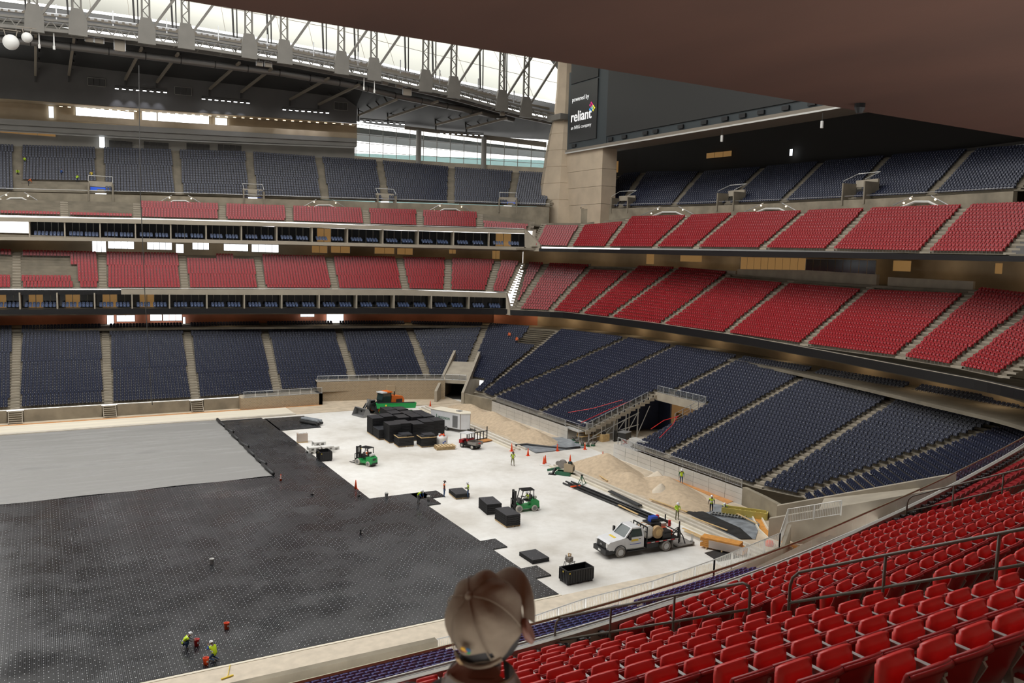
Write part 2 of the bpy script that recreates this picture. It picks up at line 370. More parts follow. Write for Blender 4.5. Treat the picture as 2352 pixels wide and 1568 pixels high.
for key, L, n, m, tn, lb, place in TIERS:
    terrace(tn, L, n, 'stepped concrete terrace of the '+place)
    st = MB()
    for i, l in enumerate(L):
        st = MB(); aisle_steps(st, l[0], l[1], n, w=1.2)
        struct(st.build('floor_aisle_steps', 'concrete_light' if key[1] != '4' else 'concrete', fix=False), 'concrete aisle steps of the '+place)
    for i in range(len(L)-1):
        a, b = L[i], L[i+1]
        block('red_seat_block' if m == 'red_seat' else 'navy_seat_block', section(a[0], b[0], a[1], b[1], n, inset=0.66, skip=tier_skip(key, i)), m, 'block of %s, %s block from the left' % (lb, ordinal(i)), TPL_S if key[1] == '4' else TPL)
# ------------------------------------------------------------------ fascias, ribbons, walls of the bowl
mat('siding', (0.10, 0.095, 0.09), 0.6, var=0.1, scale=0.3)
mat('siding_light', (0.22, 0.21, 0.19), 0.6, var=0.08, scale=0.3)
mat('terracotta', (0.50, 0.19, 0.11), 0.8, var=0.12, scale=0.5)
mat('cream', (0.42, 0.33, 0.22), 0.8, var=0.1, scale=0.4)
mat('suite_glass', (0.012, 0.016, 0.02), 0.12, spec=0.6)
mat('frame_grey', (0.27, 0.26, 0.23), 0.5)
mat('suite_seat', (0.02, 0.045, 0.12), 0.45)
mat('day_window', (0.9, 0.95, 1.0), 0.3, emit=(0.90, 0.96, 1.0), estr=2.4)
mat('warm_window', (0.30, 0.17, 0.07), 0.5, emit=(1.0, 0.55, 0.18), estr=0.16)
mat('lamp_warm', (1, 0.9, 0.7), 0.5, emit=(1.0, 0.82, 0.55), estr=2.5)
mat('lamp_white', (1, 1, 1), 0.5, emit=(0.95, 0.97, 1.0), estr=7)
mat('blue_panel', (0.03, 0.10, 0.55), 0.5, emit=(0.02, 0.09, 0.6), estr=0.5)
mat('red_panel', (0.5, 0.02, 0.03), 0.5)
mat('white_paint', (0.75, 0.75, 0.72), 0.5)
mat('truss_steel', (0.17, 0.16, 0.14), 0.55, var=0.08, scale=0.6)
mat('dark_steel', (0.05, 0.048, 0.045), 0.6)
mat('roof_deck', (0.030, 0.030, 0.030), 0.7, var=0.15, scale=0.2)
mat('strut', (0.22, 0.19, 0.15), 0.6)
mat('duct', (0.22, 0.21, 0.20), 0.35, metal=0.5)
mat('pylon', (0.55, 0.45, 0.33), 0.8, var=0.10, scale=0.35)
mat('screen', (0.020, 0.020, 0.019), 0.55)
mat('screen_frame', (0.035, 0.045, 0.05), 0.5)
mat('screen_side', (0.030, 0.030, 0.030), 0.35)
mat('text_white', (0.8, 0.8, 0.8), 0.5, emit=(0.85, 0.85, 0.85), estr=0.55)
mat('glass_thin', (0.75, 0.9, 0.88), 0.05, trans=0.0, alpha=0.18)
mat('ext_ramp', (0.22, 0.36, 0.37), 0.8)
def poly_y(pl, x):
    for (x0, y0), (x1, y1) in zip(pl[:-1], pl[1:]):
        if x0 <= x <= x1: return y0+(y1-y0)*(x-x0)/(x1-x0)
    return pl[0][1] if x < pl[0][0] else pl[-1][1]
def strip_pts(pl, off, step=30, x0=None, x1=None):
    x0 = pl[0][0] if x0 is None else x0; x1 = pl[-1][0] if x1 is None else x1
    n = max(2, int((x1-x0)/step)+1); return [S(x, poly_y(pl, x), off) for x in np.linspace(x0, x1, n)]
def outn(q):
    i = int(np.argmin(np.sum((BASE-q[:2])**2, 1))); i2 = min(i, len(BNORM)-1); return np.array([*BNORM[i2], 0.0])
def band(name, top, bot, off, depth, m, label=None, parent=None, zbot=None):
    x0, x1 = top[0][0], top[-1][0]; T_ = strip_pts(top, off, x0=x0, x1=x1); n = len(T_); xs = np.linspace(x0, x1, n)
    B_ = [S(x, poly_y(bot, x), off) for x in xs] if bot else [np.array([*t[:2], zbot]) for t in T_]
    b = MB(); vs = []; 
    for t, u in zip(T_, B_):
        o = outn(t)*depth; u = np.array([t[0], t[1], u[2]]); vs += [t, u, u+o, t+o]
    fs = []
    for i in range(n-1):
        for k in range(4): fs.append((i*4+k, i*4+(k+1) % 4, (i+1)*4+(k+1) % 4, (i+1)*4+k))
    fs += [(0, 1, 2, 3), tuple((n-1)*4+k for k in (3, 2, 1, 0))]
    b.add(vs, fs); o = b.build(name, m, parent)
    return struct(o, label) if parent is None else o
def curve_tube(name, pl, off, r, m, dz=0.0, parent=None, n=6):
    q = [p+np.array([0, 0, dz]) for p in strip_pts(pl, off, 40)]; b = MB(); b.tube(q, r, n); return b.build(name, m, parent)
RIBT = [(-60, 711), (0, 711), (300, 709), (600, 708.5), (900, 708), (1165, 710)]; RIBB = [(-60, 722), (0, 722), (300, 720.5), (600, 719.5), (900, 719.4), (1165, 721)]
band('trim_1', RIBT, RIBB, 0.0, 1.0, 'ribbon', 'black ribbon board under the far suites')
ERT = [(1172, 712), (1300, 718), (1500, 742), (1700, 772), (1900, 808), (2100, 846), (2250, 874), (2360, 899)]; ERB = [(1172, 723), (1300, 730), (1500, 757), (1700, 789), (1900, 826), (2100, 866), (2250, 897), (2360, 922)]
band('trim_2', ERT, ERB, 0.0, 1.2, 'ribbon', 'black ribbon board along the end zone mezzanine edge')
curve_tube('trim_3', [(x, y-1.5) for x, y in ERT], 0.2, 0.05, 'fascia')['kind'] = 'structure'
# far mezzanine fascia: black on the left, cream from there on
F2T = [(-60, 664), (0, 664), (600, 664.5), (930, 666), (1164, 673)]; F2B = [(-60, 677), (0, 677), (280, 676), (600, 677), (930, 678), (1164, 684)]
band('trim_4', [(-60, 666), (278, 666)], [(-60, 677), (278, 676)], 0.8, 0.6, 'ribbon', 'black ribbon board on the left of the far mezzanine fascia')
band('trim_5', [(278, 664.5), (600, 664.5), (930, 666), (1164, 673)], [(278, 676), (600, 677), (930, 678), (1164, 684)], 0.8, 0.8, 'fascia', 'cream concrete fascia of the far mezzanine')
curve_tube('trim_6', [(x, y-2) for x, y in F2T], 0.9, 0.05, 'white_paint')['kind'] = 'structure'
# cream fascias of the upper suites
F3T = [(-60, 496), (0, 498), (320, 503), (640, 511), (900, 519), (1204, 527)]; F3B = [(-60, 507), (0, 508), (320, 513.5), (640, 520), (900, 528), (1204, 536)]
band('trim_7', F3T, F3B, 8.6, 0.8, 'fascia', 'cream concrete fascia above the upper far suites')
curve_tube('trim_8', [(x, y-2) for x, y in F3T], 8.7, 0.06, 'white_paint')['kind'] = 'structure'
F4T = [(-60, 543), (0, 543.5), (320, 547), (640, 553), (900, 560), (1204, 567)]; F4B = [(-60, 550), (0, 551), (320, 555), (640, 561), (900, 567), (1204, 574)]
band('trim_9', F4T, F4B, 8.0, 5.0, 'fascia', 'cream concrete floor edge of the upper far suites')
E3T = [(1238, 570), (1400, 572), (1660, 575.5), (1900, 579), (2352, 588), (2380, 588.5)]; E3B = [(1238, 577), (1400, 581), (1660, 588), (1900, 592), (2352, 601), (2380, 601.5)]
band('trim_10', E3T, E3B, 5.0, 1.2, 'ribbon', 'black ribbon board under the end zone club seats')
# stepped-down parapets at the corner
for quad_, o_ in (((( 1162, 672.5), 0.7), ((1171, 710), 0.2), ((1172, 724), 0.0), ((1162, 722), 0.0)), 0), ((((1204.5, 526), 8.5), ((1240, 561.5), 5.2), ((1240, 577), 5.0), ((1218, 576.5), 6.6), ((1205, 566), 8.0)), 1):
    q = [S(x, y, o) for (x, y), o in quad_]; nrm = np.array([0.35, -0.35, 0]); b = MB(); n = len(q)
    b.add(q+[p+np.array([0.5, 0.15, 0]) for p in q], [tuple(range(n)), tuple(range(n, 2*n))[::-1]]+[(i, (i+1) % n, n+(i+1) % n, n+i) for i in range(n)])
    struct(b.build('wall_corner_parapet', 'concrete_light'), 'concrete corner parapet stepping down to the end zone seats, %s' % ('upper level' if o_ else 'lower level'))
# wall in front of the top deck
W4 = [(-60, 437), (0, 440), (400, 450), (800, 462), (1200, 474), (1262, 476)]
band('wall_far_upper', W4, None, 16.4, 0.6, 'concrete_wall', 'concrete wall in front of the far top deck', zbot=31.0)
W4E = [(1335, 480), (1424, 478), (1546, 475), (1668, 471), (1797, 466), (1950, 459), (2135, 450), (2328, 439)]
band('wall_end_upper', W4E, None, 16.4, 0.6, 'concrete_wall', 'concrete wall in front of the end zone top deck', zbot=31.0)
curve_tube('trim_11', [(x, y-8) for x, y in W4], 16.6, 0.05, 'white_paint')['kind'] = 'structure'
curve_tube('trim_12', [(x, y-9) for x, y in W4E], 16.6, 0.04, 'galv')['kind'] = 'structure'
# floors that close the tiers from below
def slab(name, oa, ob, z, i0, i1, m, label, th=0.4):
    a = offc(oa); c = offc(ob); b = MB()
    for i in range(i0, i1):
        A, B, C, D = a[i], a[i+1], c[i+1], c[i]
        b.add([(*A, z), (*B, z), (*C, z), (*D, z), (*A, z-th), (*B, z-th), (*C, z-th), (*D, z-th)], [(0, 1, 2, 3), (7, 6, 5, 4), (0, 4, 5, 1), (3, 2, 6, 7)])
    return struct(b.build(name, m, fix=True), label)
NB = len(BASE)-1; CRN = int(np.argmin(np.sum((BASE-np.array([81.0, 143.4]))**2, 1)))
slab('ceiling_lower_concourse', 0.6, 24, 13.9, 0, NB, 'concrete', 'concrete soffit over the lower concourse')
slab('floor_lower_concourse', 4.0, 24, 10.9, 0, CRN, 'concrete', 'lower concourse floor behind the far seats')
slab('floor_lower_concourse', 2.0, 24, 10.9, CRN, NB, 'concrete', 'lower concourse floor behind the end zone seats')
slab('floor_mezzanine_concourse', 12.4, 26, 23.6, 0, CRN, 'concrete', 'mezzanine concourse floor on the far side')
slab('floor_mezzanine_concourse', 15.6, 28, 22.6, CRN, NB, 'concrete', 'mezzanine concourse floor behind the end zone')
slab('ceiling_mezzanine_concourse', 5.8, 34, 26.9, CRN, NB, 'concrete', 'concrete soffit over the end zone mezzanine concourse')
slab('ceiling_mezzanine_concourse', 9.0, 30, 26.6, 0, CRN, 'concrete', 'concrete soffit over the far mezzanine concourse')
slab('floor_upper_concourse', 15.4, 26, 32.0, 0, NB, 'concrete', 'upper concourse floor')
def cwall(name, off, z0, z1, i0, i1, m, label):
    c = offc(off); b = MB(); b.wall([(p[0], p[1], z0, z1) for p in c[i0:i1+1]], 0.4); return struct(b.build(name, m), label)
cwall('wall_far_lower_concourse', 13.0, 10.9, 13.9, 0, CRN, 'terracotta', 'terracotta painted wall of the far lower concourse')
cwall('wall_end_lower_concourse', 10.0, 10.9, 13.9, CRN+3, NB, 'cream', 'cream wall of the end zone lower concourse')
cwall('wall_corner_lower_concourse', 10.0, 10.9, 13.9, CRN-3, CRN+3, 'terracotta', 'terracotta wall of the corner concourse')
cwall('wall_far_mezzanine_concourse', 22, 23.4, 27, 0, CRN, 'cream', 'cream back wall of the far mezzanine concourse')
cwall('wall_end_mezzanine_concourse', 23, 22.4, 27, CRN, NB, 'cream', 'cream back wall of the end zone mezzanine concourse')
cwall('wall_far_upper_concourse', 25, 31, 36, 0, NB, 'concrete', 'back wall of the upper concourse')
# windows and lit rooms seen through the concourses: (x0, x1, y0, y1, off, kind)
WN = [0]
def window(x0, x1, y0, y1, off, m, n=1, frame=True, label=None):
    WN[0] += 1; A, B = S(x0, y1, off), S(x1, y1, off); z0 = A[2]; z1 = S(x0, y0, off)[2]
    root = MB(); d = (B-A); d[2] = 0; L = np.linalg.norm(d); d = d/L; nn = np.array([-d[1], d[0], 0])*-0.04
    if frame:
        for (u0, u1, v0, v1) in [(0, L, z0-.08, z0), (0, L, z1, z1+.08), (-.08, 0, z0, z1), (L, L+.08, z0, z1)]:
            a = A+d*u0; c = A+d*u1; root.b2((0, 0, 0), (0.01, 0.01, 0.01)) if False else None
            root.add([(*(a+nn)[:2], v0), (*(c+nn)[:2], v0), (*(c+nn)[:2], v1), (*(a+nn)[:2], v1), (*(a-nn)[:2], v0), (*(c-nn)[:2], v0), (*(c-nn)[:2], v1), (*(a-nn)[:2], v1)], [(0, 1, 2, 3), (7, 6, 5, 4), (0, 4, 5, 1), (3, 2, 6, 7), (0, 3, 7, 4), (1, 5, 6, 2)])
    o = struct(root.build('window_%d' % WN[0], 'frame_grey'), label or 'window in the concourse wall') if frame else None
    for k in range(n):
        a = A+d*(L*k/n+.04); c = A+d*(L*(k+1)/n-.04); b = MB(); b.quad((*a[:2], z0), (*c[:2], z0), (*c[:2], z1), (*a[:2], z1))
        p = b.build('pane', m, o)
        if o is None: struct(p, label)
    return o
# far mezzanine concourse
for x0, x1, y0, y1, n in [(212, 244, 553, 578, 3), (248, 308, 553, 570, 4), (338, 395, 556, 572, 4), (404, 422, 560, 580, 1), (442, 480, 557, 572, 3), (514, 570, 560, 575, 4), (578, 640, 561, 578, 4)]:
    window(x0, x1, y0, y1, 13.4, 'day_window', n, label='bright daylight window behind the far mezzanine seats')
for x0, x1, y0, y1 in [(716, 752, 564, 580), (760, 804, 565, 580), (860, 906, 568, 582), (912, 948, 569, 584), (1031, 1047, 572, 582), (1130, 1148, 574, 594)]:
    window(x0, x1, y0, y1, 14.2, 'warm_window', 2, label='warmly lit room behind the far mezzanine seats')
# far lower concourse
for x0, x1, y0, y1, n in [(246, 262, 724, 748, 1), (268, 310, 724, 738, 2), (345, 372, 722, 736, 1), (374, 418, 721, 736, 3), (420, 426, 728, 744, 1), (690, 722, 719, 727, 2), (750, 789, 720, 745, 3)]:
    window(x0, x1, y0, y1, 12.0, 'day_window', n, label='daylit window behind the far lower seats')
# end mezzanine: glazed press room and lamp-lit bays
for k, (x0, x1, y0, y1) in enumerate([(1700, 1850, 590, 618), (1850, 2010, 595, 628)]):
    window(x0, x1, y0, y1, 16.2, 'warm_window' if k == 0 else 'suite_glass', 9, label='row of tall panes of the end zone press room, %s half' % ('lit' if k == 0 else 'dark'))
band('wall_end_press_room', [(1694, 618), (1850, 620), (2014, 630)], [(1694, 645), (1850, 652), (2014, 672)], 16.0, 0.5, 'concrete_light', 'concrete parapet below the end zone press room')
for pl, pb in (([(1258, 604), (1307, 604)], [(1258, 617), (1307, 617)]), ([(1310, 605), (1356, 606)], [(1310, 615), (1356, 616)]), ([(1570, 614), (1690, 622)], [(1570, 626), (1690, 634)]), ([(2040, 636), (2236, 646)], [(2040, 656), (2236, 668)])):
    band('wall_end_mezzanine_parapet', pl, pb, 16.0, 0.3, 'concrete_light', 'low concrete parapet behind the end zone mezzanine seats')
for x0, x1, y0, y1 in [(1484, 1502, 583, 606), (1562, 1612, 586, 600), (2050, 2092, 598, 622), (2284, 2302, 604, 628)]:
    window(x0, x1, y0, y1, 19, 'warm_window', 1, False, 'lamp-lit wall bay behind the end zone mezzanine')
# lamps of the concourses
def lamp(q, pw, col=(1, 0.78, 0.52), r=0.6):
    l = bpy.data.lights.new('lamp', 'POINT'); l.energy = pw; l.color = col; l.shadow_soft_size = r
    o = bpy.data.objects.new('concourse_lamp', l); COL.objects.link(o); o.location = [float(v) for v in q]; return o
for i in range(6, NB, 6):
    p, n_ = BASE[i], BNORM[i]
    lamp((*(p+n_*8.0), 13.2), 90 if i > CRN else 60)
    lamp((*(p+n_*(19.5 if i > CRN else 17.5)), 26.0), 60)
for x in (1220, 1300, 1560, 1620, 1700, 1800): pass

# ------------------------------------------------------------------ suites on the far side
def suites(tag_, yglass, ychair, off, offg, zfloor_pl, xs, gl, lit=()):
    """glass bays behind a balcony: back wall panes, fins and chair rows"""
    for i, (x0, x1) in enumerate(zip(xs[:-1], xs[1:])):
        A = S(x0, poly_y(zfloor_pl, x0), off); B = S(x1, poly_y(zfloor_pl, x1), off); n0, n1 = outn(A), outn(B)
        zf = min(A[2], B[2]); a = A+n0*(offg-off); c = B+n1*(offg-off); d = c-a; d[2] = 0; L = np.linalg.norm(d); d /= L
        b = MB(); b.add([(*A[:2], zf), (*B[:2], zf), (*c[:2], zf), (*a[:2], zf)], [(0, 1, 2, 3)])
        zt = zf+2.75
        root = b.build('floor_suite_balcony', 'concrete', fix=False); struct(root, 'balcony floor of a far %s suite' % tag_)
        WN[0] += 1
        fr = MB(); np_ = 5
        for k in range(np_+1):
            q = a+d*(L*k/np_); fr.b2((q[0]-.05, q[1]-.05, zf), (q[0]+.05, q[1]+.05, zt))
        fr.bar((*a[:2], zt), (*c[:2], zt), .1); fr.bar((*a[:2], zf+.05), (*c[:2], zf+.05), .1)
        wo = struct(fr.build('window_%d' % WN[0], 'frame_grey'), 'glazed front of a far %s suite' % tag_)
        for k in range(np_):
            q0 = a+d*(L*k/np_+.05); q1 = a+d*(L*(k+1)/np_-.05); p = MB(); p.quad((*q0[:2], zf+.1), (*q1[:2], zf+.1), (*q1[:2], zt-.05), (*q0[:2], zt-.05))
            p.build('pane', 'warm_window' if (i in lit and k in (1, 2)) else 'suite_glass', wo, fix=False)
        f = MB(); f.bar((*A[:2], (zf+zt)/2), (*a[:2], (zf+zt)/2), .22, 2.75); struct(f.build('wall_suite_fin', 'fascia'), 'partition fin between two far %s suites' % tag_)
        # chairs: two raised rows in two clumps
        ps = []; ang = math.atan2(d[1], d[0])+math.pi
        for r_, (o_, dz) in enumerate(((0.55, 0.0), (1.45, 0.28))):
            for cl in (0.16, 0.60):
                for j in range(4):
                    q = A+(B-A)*cl+d*(j*.56)+n0*o_; ps.append((q[0], q[1], zf+dz+.02, ang))
        o = place_seats('suite_chair_block', ps, 'suite_seat', TPL_S); tag(o, 'blue chairs on the balcony of a far %s suite, %s from the left' % (tag_, ordinal(i)), 'stadium seats', kind='stuff')
suites('lower', None, None, 0.5, 3.6, [(-60, 711), (0, 711), (300, 709.5), (600, 709), (900, 708.5), (1165, 710.5)], list(np.linspace(-40, 1163, 15)), None, lit=(0, 1, 2, 3, 4))
suites('upper', None, None, 8.8, 11.9, [(-60, 543), (0, 543.5), (320, 547), (640, 553), (900, 560), (1204, 567)], list(np.linspace(68, 1204, 15)), None, lit=(8, 13))

# ------------------------------------------------------------------ press level and back wall of the far side
SB = [(-60, 221), (0, 225), (400, 254), (820, 283)]; ST = [(-60, 20), (0, 30), (400, 120), (820, 205)]
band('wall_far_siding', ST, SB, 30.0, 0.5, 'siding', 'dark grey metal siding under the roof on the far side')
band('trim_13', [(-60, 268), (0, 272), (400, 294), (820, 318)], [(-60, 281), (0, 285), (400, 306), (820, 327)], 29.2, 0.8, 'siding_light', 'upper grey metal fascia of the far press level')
band('trim_14', [(-60, 281), (0, 285), (400, 306), (820, 327)], [(-60, 293), (0, 297), (400, 319), (820, 336)], 29.6, 6.0, 'siding_light', 'lower grey metal fascia of the far press level')
band('wall_far_press', [(-60, 220), (0, 226), (400, 254), (820, 284)], [(-60, 280), (0, 284), (400, 305), (820, 326)], 34.0, 0.4, 'cream', 'cream back wall of the far press level')
band('wall_far_press_counter', [(135, 262), (400, 280), (820, 306)], [(135, 274), (400, 296), (820, 320)], 29.9, 0.3, 'cream', 'cream counter wall along the far press level')
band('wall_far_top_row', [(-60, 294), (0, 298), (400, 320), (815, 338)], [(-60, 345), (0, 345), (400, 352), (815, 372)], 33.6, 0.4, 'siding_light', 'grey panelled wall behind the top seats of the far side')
for x0, x1, y0, y1 in [(174, 308, 246, 268), (326, 360, 250, 280), (362, 480, 254, 278), (494, 522, 270, 296), (112, 124, 244, 270)]:
    window(x0, x1, y0, y1, 33.6, 'day_window', max(1, int((x1-x0)/30)), label='bright window strip of the far press level')
for x0, x1 in [(250, 305), (330, 388), (428, 482), (500, 555)]:
    y = poly_y([(0, 312), (600, 334)], x0); window(x0, x1, y, y+18, 33.4, 'dark_steel', 4, label='dark louvre panel behind the top far seats')
for x0, x1, y0 in [(202, 242, 178), (402, 440, 199), (768, 798, 234)]:
    window(x0, x1, y0, y0+17, 29.8, 'dark_steel', 3, label='dark louvre in the siding under the roof')
window(228, 241, 314, 338, 32.4, 'day_window', 1, label='bright doorway at the top of a far aisle')
window(0, 128, 292, 304, 33, 'warm_window', 3, label='amber lit room at the left of the press level')
b = MB()
for x in np.arange(140, 820, 19): q = S(x, poly_y([(0, 236), (820, 287)], x), 31.0); b.box(q, (0.55, 0.25, 0.1))
tag(b.build('press_level_lamps', 'lamp_warm'), 'row of small warm ceiling lamps along the far press level', 'lamps', kind='stuff')
band('ceiling_far_press', [(-60, 221), (0, 226), (400, 255), (820, 284)], [(-60, 222), (0, 227), (400, 256), (820, 285)], 30.0, 4.2, 'cream', 'ceiling of the far press level')

# glass wall with the sky behind, columns
GT = [(818, 285), (1255, 332)]; GB = [(818, 362), (1040, 376), (1258, 388)]
WN[0] += 1
gw = MB()
for x in np.linspace(818, 1252, 15): a = S(x, poly_y(GT, x), 36); c = S(x, poly_y(GB, x), 36); gw.bar((*a[:2], c[2]), a, .12)
for f_ in (0.0, .3, .55, .8, 1.0):
    pl = [(x, poly_y(GT, x)*(1-f_)+poly_y(GB, x)*f_) for x in (818, 1040, 1255)]; gw.tube(strip_pts(pl, 36, 40), .06, 4)
wg = struct(gw.build('window_60', 'siding_light'), 'tall glazed wall behind the far corner with the bright sky outside')
for i in range(14):
    x0, x1 = 818+i*31, 818+(i+1)*31; a, c = S(x0, poly_y(GB, x0), 36), S(x1, poly_y(GB, x1), 36); a2, c2 = S(x0, poly_y(GT, x0), 36), S(x1, poly_y(GT, x1), 36)
    p = MB(); p.quad(a, c, (*c[:2], c2[2]), (*a[:2], a2[2])); p.build('pane', 'glass_thin', wg, fix=False)
band('ceiling_far_canopy', [(700, 286), (818, 292), (1255, 345), (1262, 346)], [(700, 299), (818, 305), (1255, 349), (1262, 350)], 40, 14, 'roof_deck', 'dark roof overhang outside the glazed wall')
band('wall_outside_ramp', [(700, 345), (818, 352), (1300, 370)], None, 75, 2, 'ext_ramp', 'pale blue-green ramp building outside the glazed wall', zbot=35)
band('wall_far_upstand', [(815, 358), (1040, 374), (1262, 386)], None, 35, 0.5, 'concrete_light', 'concrete upstand below the glazed wall', zbot=40)
band('trim_15', [(930, 289), (1255, 326)], [(930, 296), (1255, 338)], 35.2, 0.6, 'strut', 'tan beam across the top of the glazed wall')
for x in (962, 1112):
    t, u = S(x, poly_y(GT, x)-2, 34.6), S(x, poly_y(GB, x)+14, 33); b = MB(); b.cyl((t[0], t[1], u[2]), .62, t[2]-u[2], 12); struct(b.build('column', 'siding_light'), 'round grey column in front of the glazed wall, %s' % ('left one' if x < 1000 else 'right one'))
# portals into the top deck
def portal(x, y, w, h, off, bright, label):
    q = S(x, y, off); n_ = outn(q); d = np.array([n_[1], -n_[0], 0]); r = thing('deck_portal', label, 'stair portal', q, math.atan2(d[1], d[0]))
    [MB().box((sx*w/2, .9, h/2), (.25, 2.6, h)).build('side_wall', 'concrete', r) for sx in (-1, 1)]
    M = MB(); M.box((0, 2.2, h), (w, .3, 1.0)); M.build('lintel', 'concrete_light', r)
    M = MB(); M.tube([(-w/2, -.3, h+.3), (-w/2, 2.4, h+1.5), (w/2, 2.4, h+1.5), (w/2, -.3, h+.3)], .06, 6); M.build('handrail', 'white_paint', r)
    if bright:
        M = MB(); M.box((0, 2.0, h*.28), (w*.46, .05, h*.9)); M.build('daylight_opening', 'day_window', r)
        M = MB(); M.box((0, 1.9, h*.72), (w*.86, .06, h*.2)); M.build('blue_banner', 'blue_panel', r)
    else:
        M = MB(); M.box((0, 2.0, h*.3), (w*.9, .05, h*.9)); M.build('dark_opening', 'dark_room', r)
portal(232, 463, 4.0, 3.3, 16.6, True, 'stair portal with bright opening at the left of the far top deck')
portal(583, 474, 3.8, 3.0, 16.6, True, 'stair portal with bright opening in the middle of the far top deck')
portal(888, 482, 3.8, 3.0, 16.6, True, 'stair portal with bright opening right of the middle of the far top deck')
portal(1166, 489, 3.8, 3.0, 16.6, True, 'stair portal of the far top deck beside the concrete pylon')
for x, y, nm in [(1424, 490, 'first'), (1668, 484, 'second'), (1962, 470, 'third')]:
    portal(x, y, 4.2, 3.2, 16.6, False, 'dark stair portal of the end zone top deck, %s from the pylon' % nm)
# zigzag stair rails on the wall below the top deck
for j, (x, y) in enumerate([(38, 446), (413, 452), (745, 462), (1034, 471), (1538, 478), (1775, 470), (2118, 454)]):
    o_ = 16.0; b = MB(); k = 26 if x < 1300 else 30
    pts = [(x-k*1.9, y+26), (x-k*.55, y+9), (x+k*.5, y+9), (x+k*1.7, y+26)]; b.tube([S(px, py, o_) for px, py in pts], .16, 5)
    r = thing('wall_stair', 'angled stair flanks on the wall below the top deck, %s from the left' % ordinal(j), 'stairs', (0, 0, 0)); b.build('stringer', 'white_paint', r)
    MB().tube([S(x-k*2.2, y+17, o_-.2), S(x-k*.7, y-4, o_-.2)], .07, 5).build('handrail', 'galv', r); MB().tube([S(x+k*.7, y-4, o_-.2), S(x+k*2.2, y+20, o_-.2)], .07, 5).build('handrail', 'galv', r)
    for dx, dy in ((-1.4, 12), (-.9, 2), (1.0, 4), (1.8, 20), (.1, 22)): MB().lathe(S(x+k*dx, y+dy, o_-.35), [(.02, -.14), (.14, -.05), (.14, .05), (.02, .14)], 8).build('wall_lamp', 'lamp_warm', r)
# back of the end top deck
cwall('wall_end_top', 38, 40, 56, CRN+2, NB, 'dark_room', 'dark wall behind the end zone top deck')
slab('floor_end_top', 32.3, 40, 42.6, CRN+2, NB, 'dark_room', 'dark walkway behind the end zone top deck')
# ------------------------------------------------------------------ roof, super truss, pylon, scoreboard
def zch(X): return float(np.interp(X, [-40, -20, -4.2, 7.7, 24.6, 42.3, 59.7, 76.9, 92.4, 104], [57.2, 58.5, 59.3, 59.9, 60.1, 59.8, 58.9, 57.5, 55.5, 54.7]))
TY = 160.0
tr = thing('roof_truss', 'long grey steel roof truss with laced posts spanning the far side under the roof', 'roof truss')
xs_ = np.arange(-30, 104.1, 2.0)
for dy, nm in ((0, 'lower_chord'), (3.0, 'rear_lower_chord')):
    b = MB()
    for a, c in zip(xs_[:-1], xs_[1:]): b.bar((a, TY+dy, zch(a)+.25), (c, TY+dy, zch(c)+.25), .5, .5)
    b.build(nm, 'truss_steel', tr)
    b = MB()
    for a, c in zip(xs_[:-1], xs_[1:]): b.bar((a, TY+dy, zch(a)+1.85), (c, TY+dy, zch(c)+1.85), .4, .35)
    b.build('upper_rail', 'truss_steel', tr)
b = MB()
for i, a in enumerate(xs_[:-1]):
    c = a+1.0; b.bar((a, TY, zch(a)+.4), (c, TY, zch(c)+1.8), .16); b.bar((c, TY, zch(c)+1.8), (a+2, TY, zch(a+2)+.4), .16)
    if i % 2 == 0: b.bar((a, TY, zch(a)+.3), (a, TY+3, zch(a)+.3), .25)
b.build('lacing', 'truss_steel', tr)
b = MB()
for a, c in zip(xs_[:-1], xs_[1:]): b.add([(a, TY+.3, zch(a)+.55), (c, TY+.3, zch(c)+.55), (c, TY+2.8, zch(c)+.55), (a, TY+2.8, zch(a)+.55)], [(0, 1, 2, 3)])
b.build('catwalk', 'dark_steel', tr)
VX = [-16.8, -10.4, 0.5, 6.8, 17.3, 23.7, 34.5, 40.9, 51.8, 58.4, 69.4, 75.7, 87.1, 93.1]
for i, x in enumerate(VX):
    z = zch(x); b = MB()
    for s in (-1, 1): b.bar((x+s*.62, TY, z+2), (x+s*.55, TY, z+19), .28, .35, up=(0, 1, 0))
    for k in range(13):
        za = z+4.2+k*1.1; s = 1 if k % 2 else -1; b.bar((x-s*.5, TY, za), (x+s*.5, TY, za+1.1), .14, up=(0, 1, 0))
    b.build('post', 'truss_steel', tr)
    b = MB(); b.prism([(x-1.35, z-.25), (x+1.5, z-.25), (x+1.5, z+2.2), (x+.85, z+4.1), (x-.85, z+4.1), (x-1.25, z+2.2)], 'y', TY-.35, TY+.35); b.build('gusset_plate', 'truss_steel', tr)
    b = MB(); b.bar((x+.8, TY, z+2.2), (x+.8+7.2, TY, z+2.2+10.9), .42, .42); b.build('diagonal', 'truss_steel', tr)
    b = MB(); b.bar((x-1.0, TY+8, z+4), (x-1.6, TY+8, z+19), .3, .3, up=(0, 1, 0)); b.bar((x-.4, TY+8, z+4), (x-.6, TY+8, z+19), .2, .2, up=(0, 1, 0)); b.build('rear_post', 'dark_steel', tr)
b = MB(); b.bar((-30, TY, 77), (104, TY, 74.5), .8, .8); b.build('upper_chord', 'truss_steel', tr)
# rear beam below the membrane
b = MB()
for a, c in zip(xs_[:-1], xs_[1:]):
    b.bar((a, TY+8, zch(a)+4.3), (c, TY+8, zch(c)+4.3), .5, 1.0); b.bar((a, TY+9, zch(a)+2.2), (c, TY+9, zch(c)+2.2), .4, .5)
b.build('rear_beam', 'strut', tr)
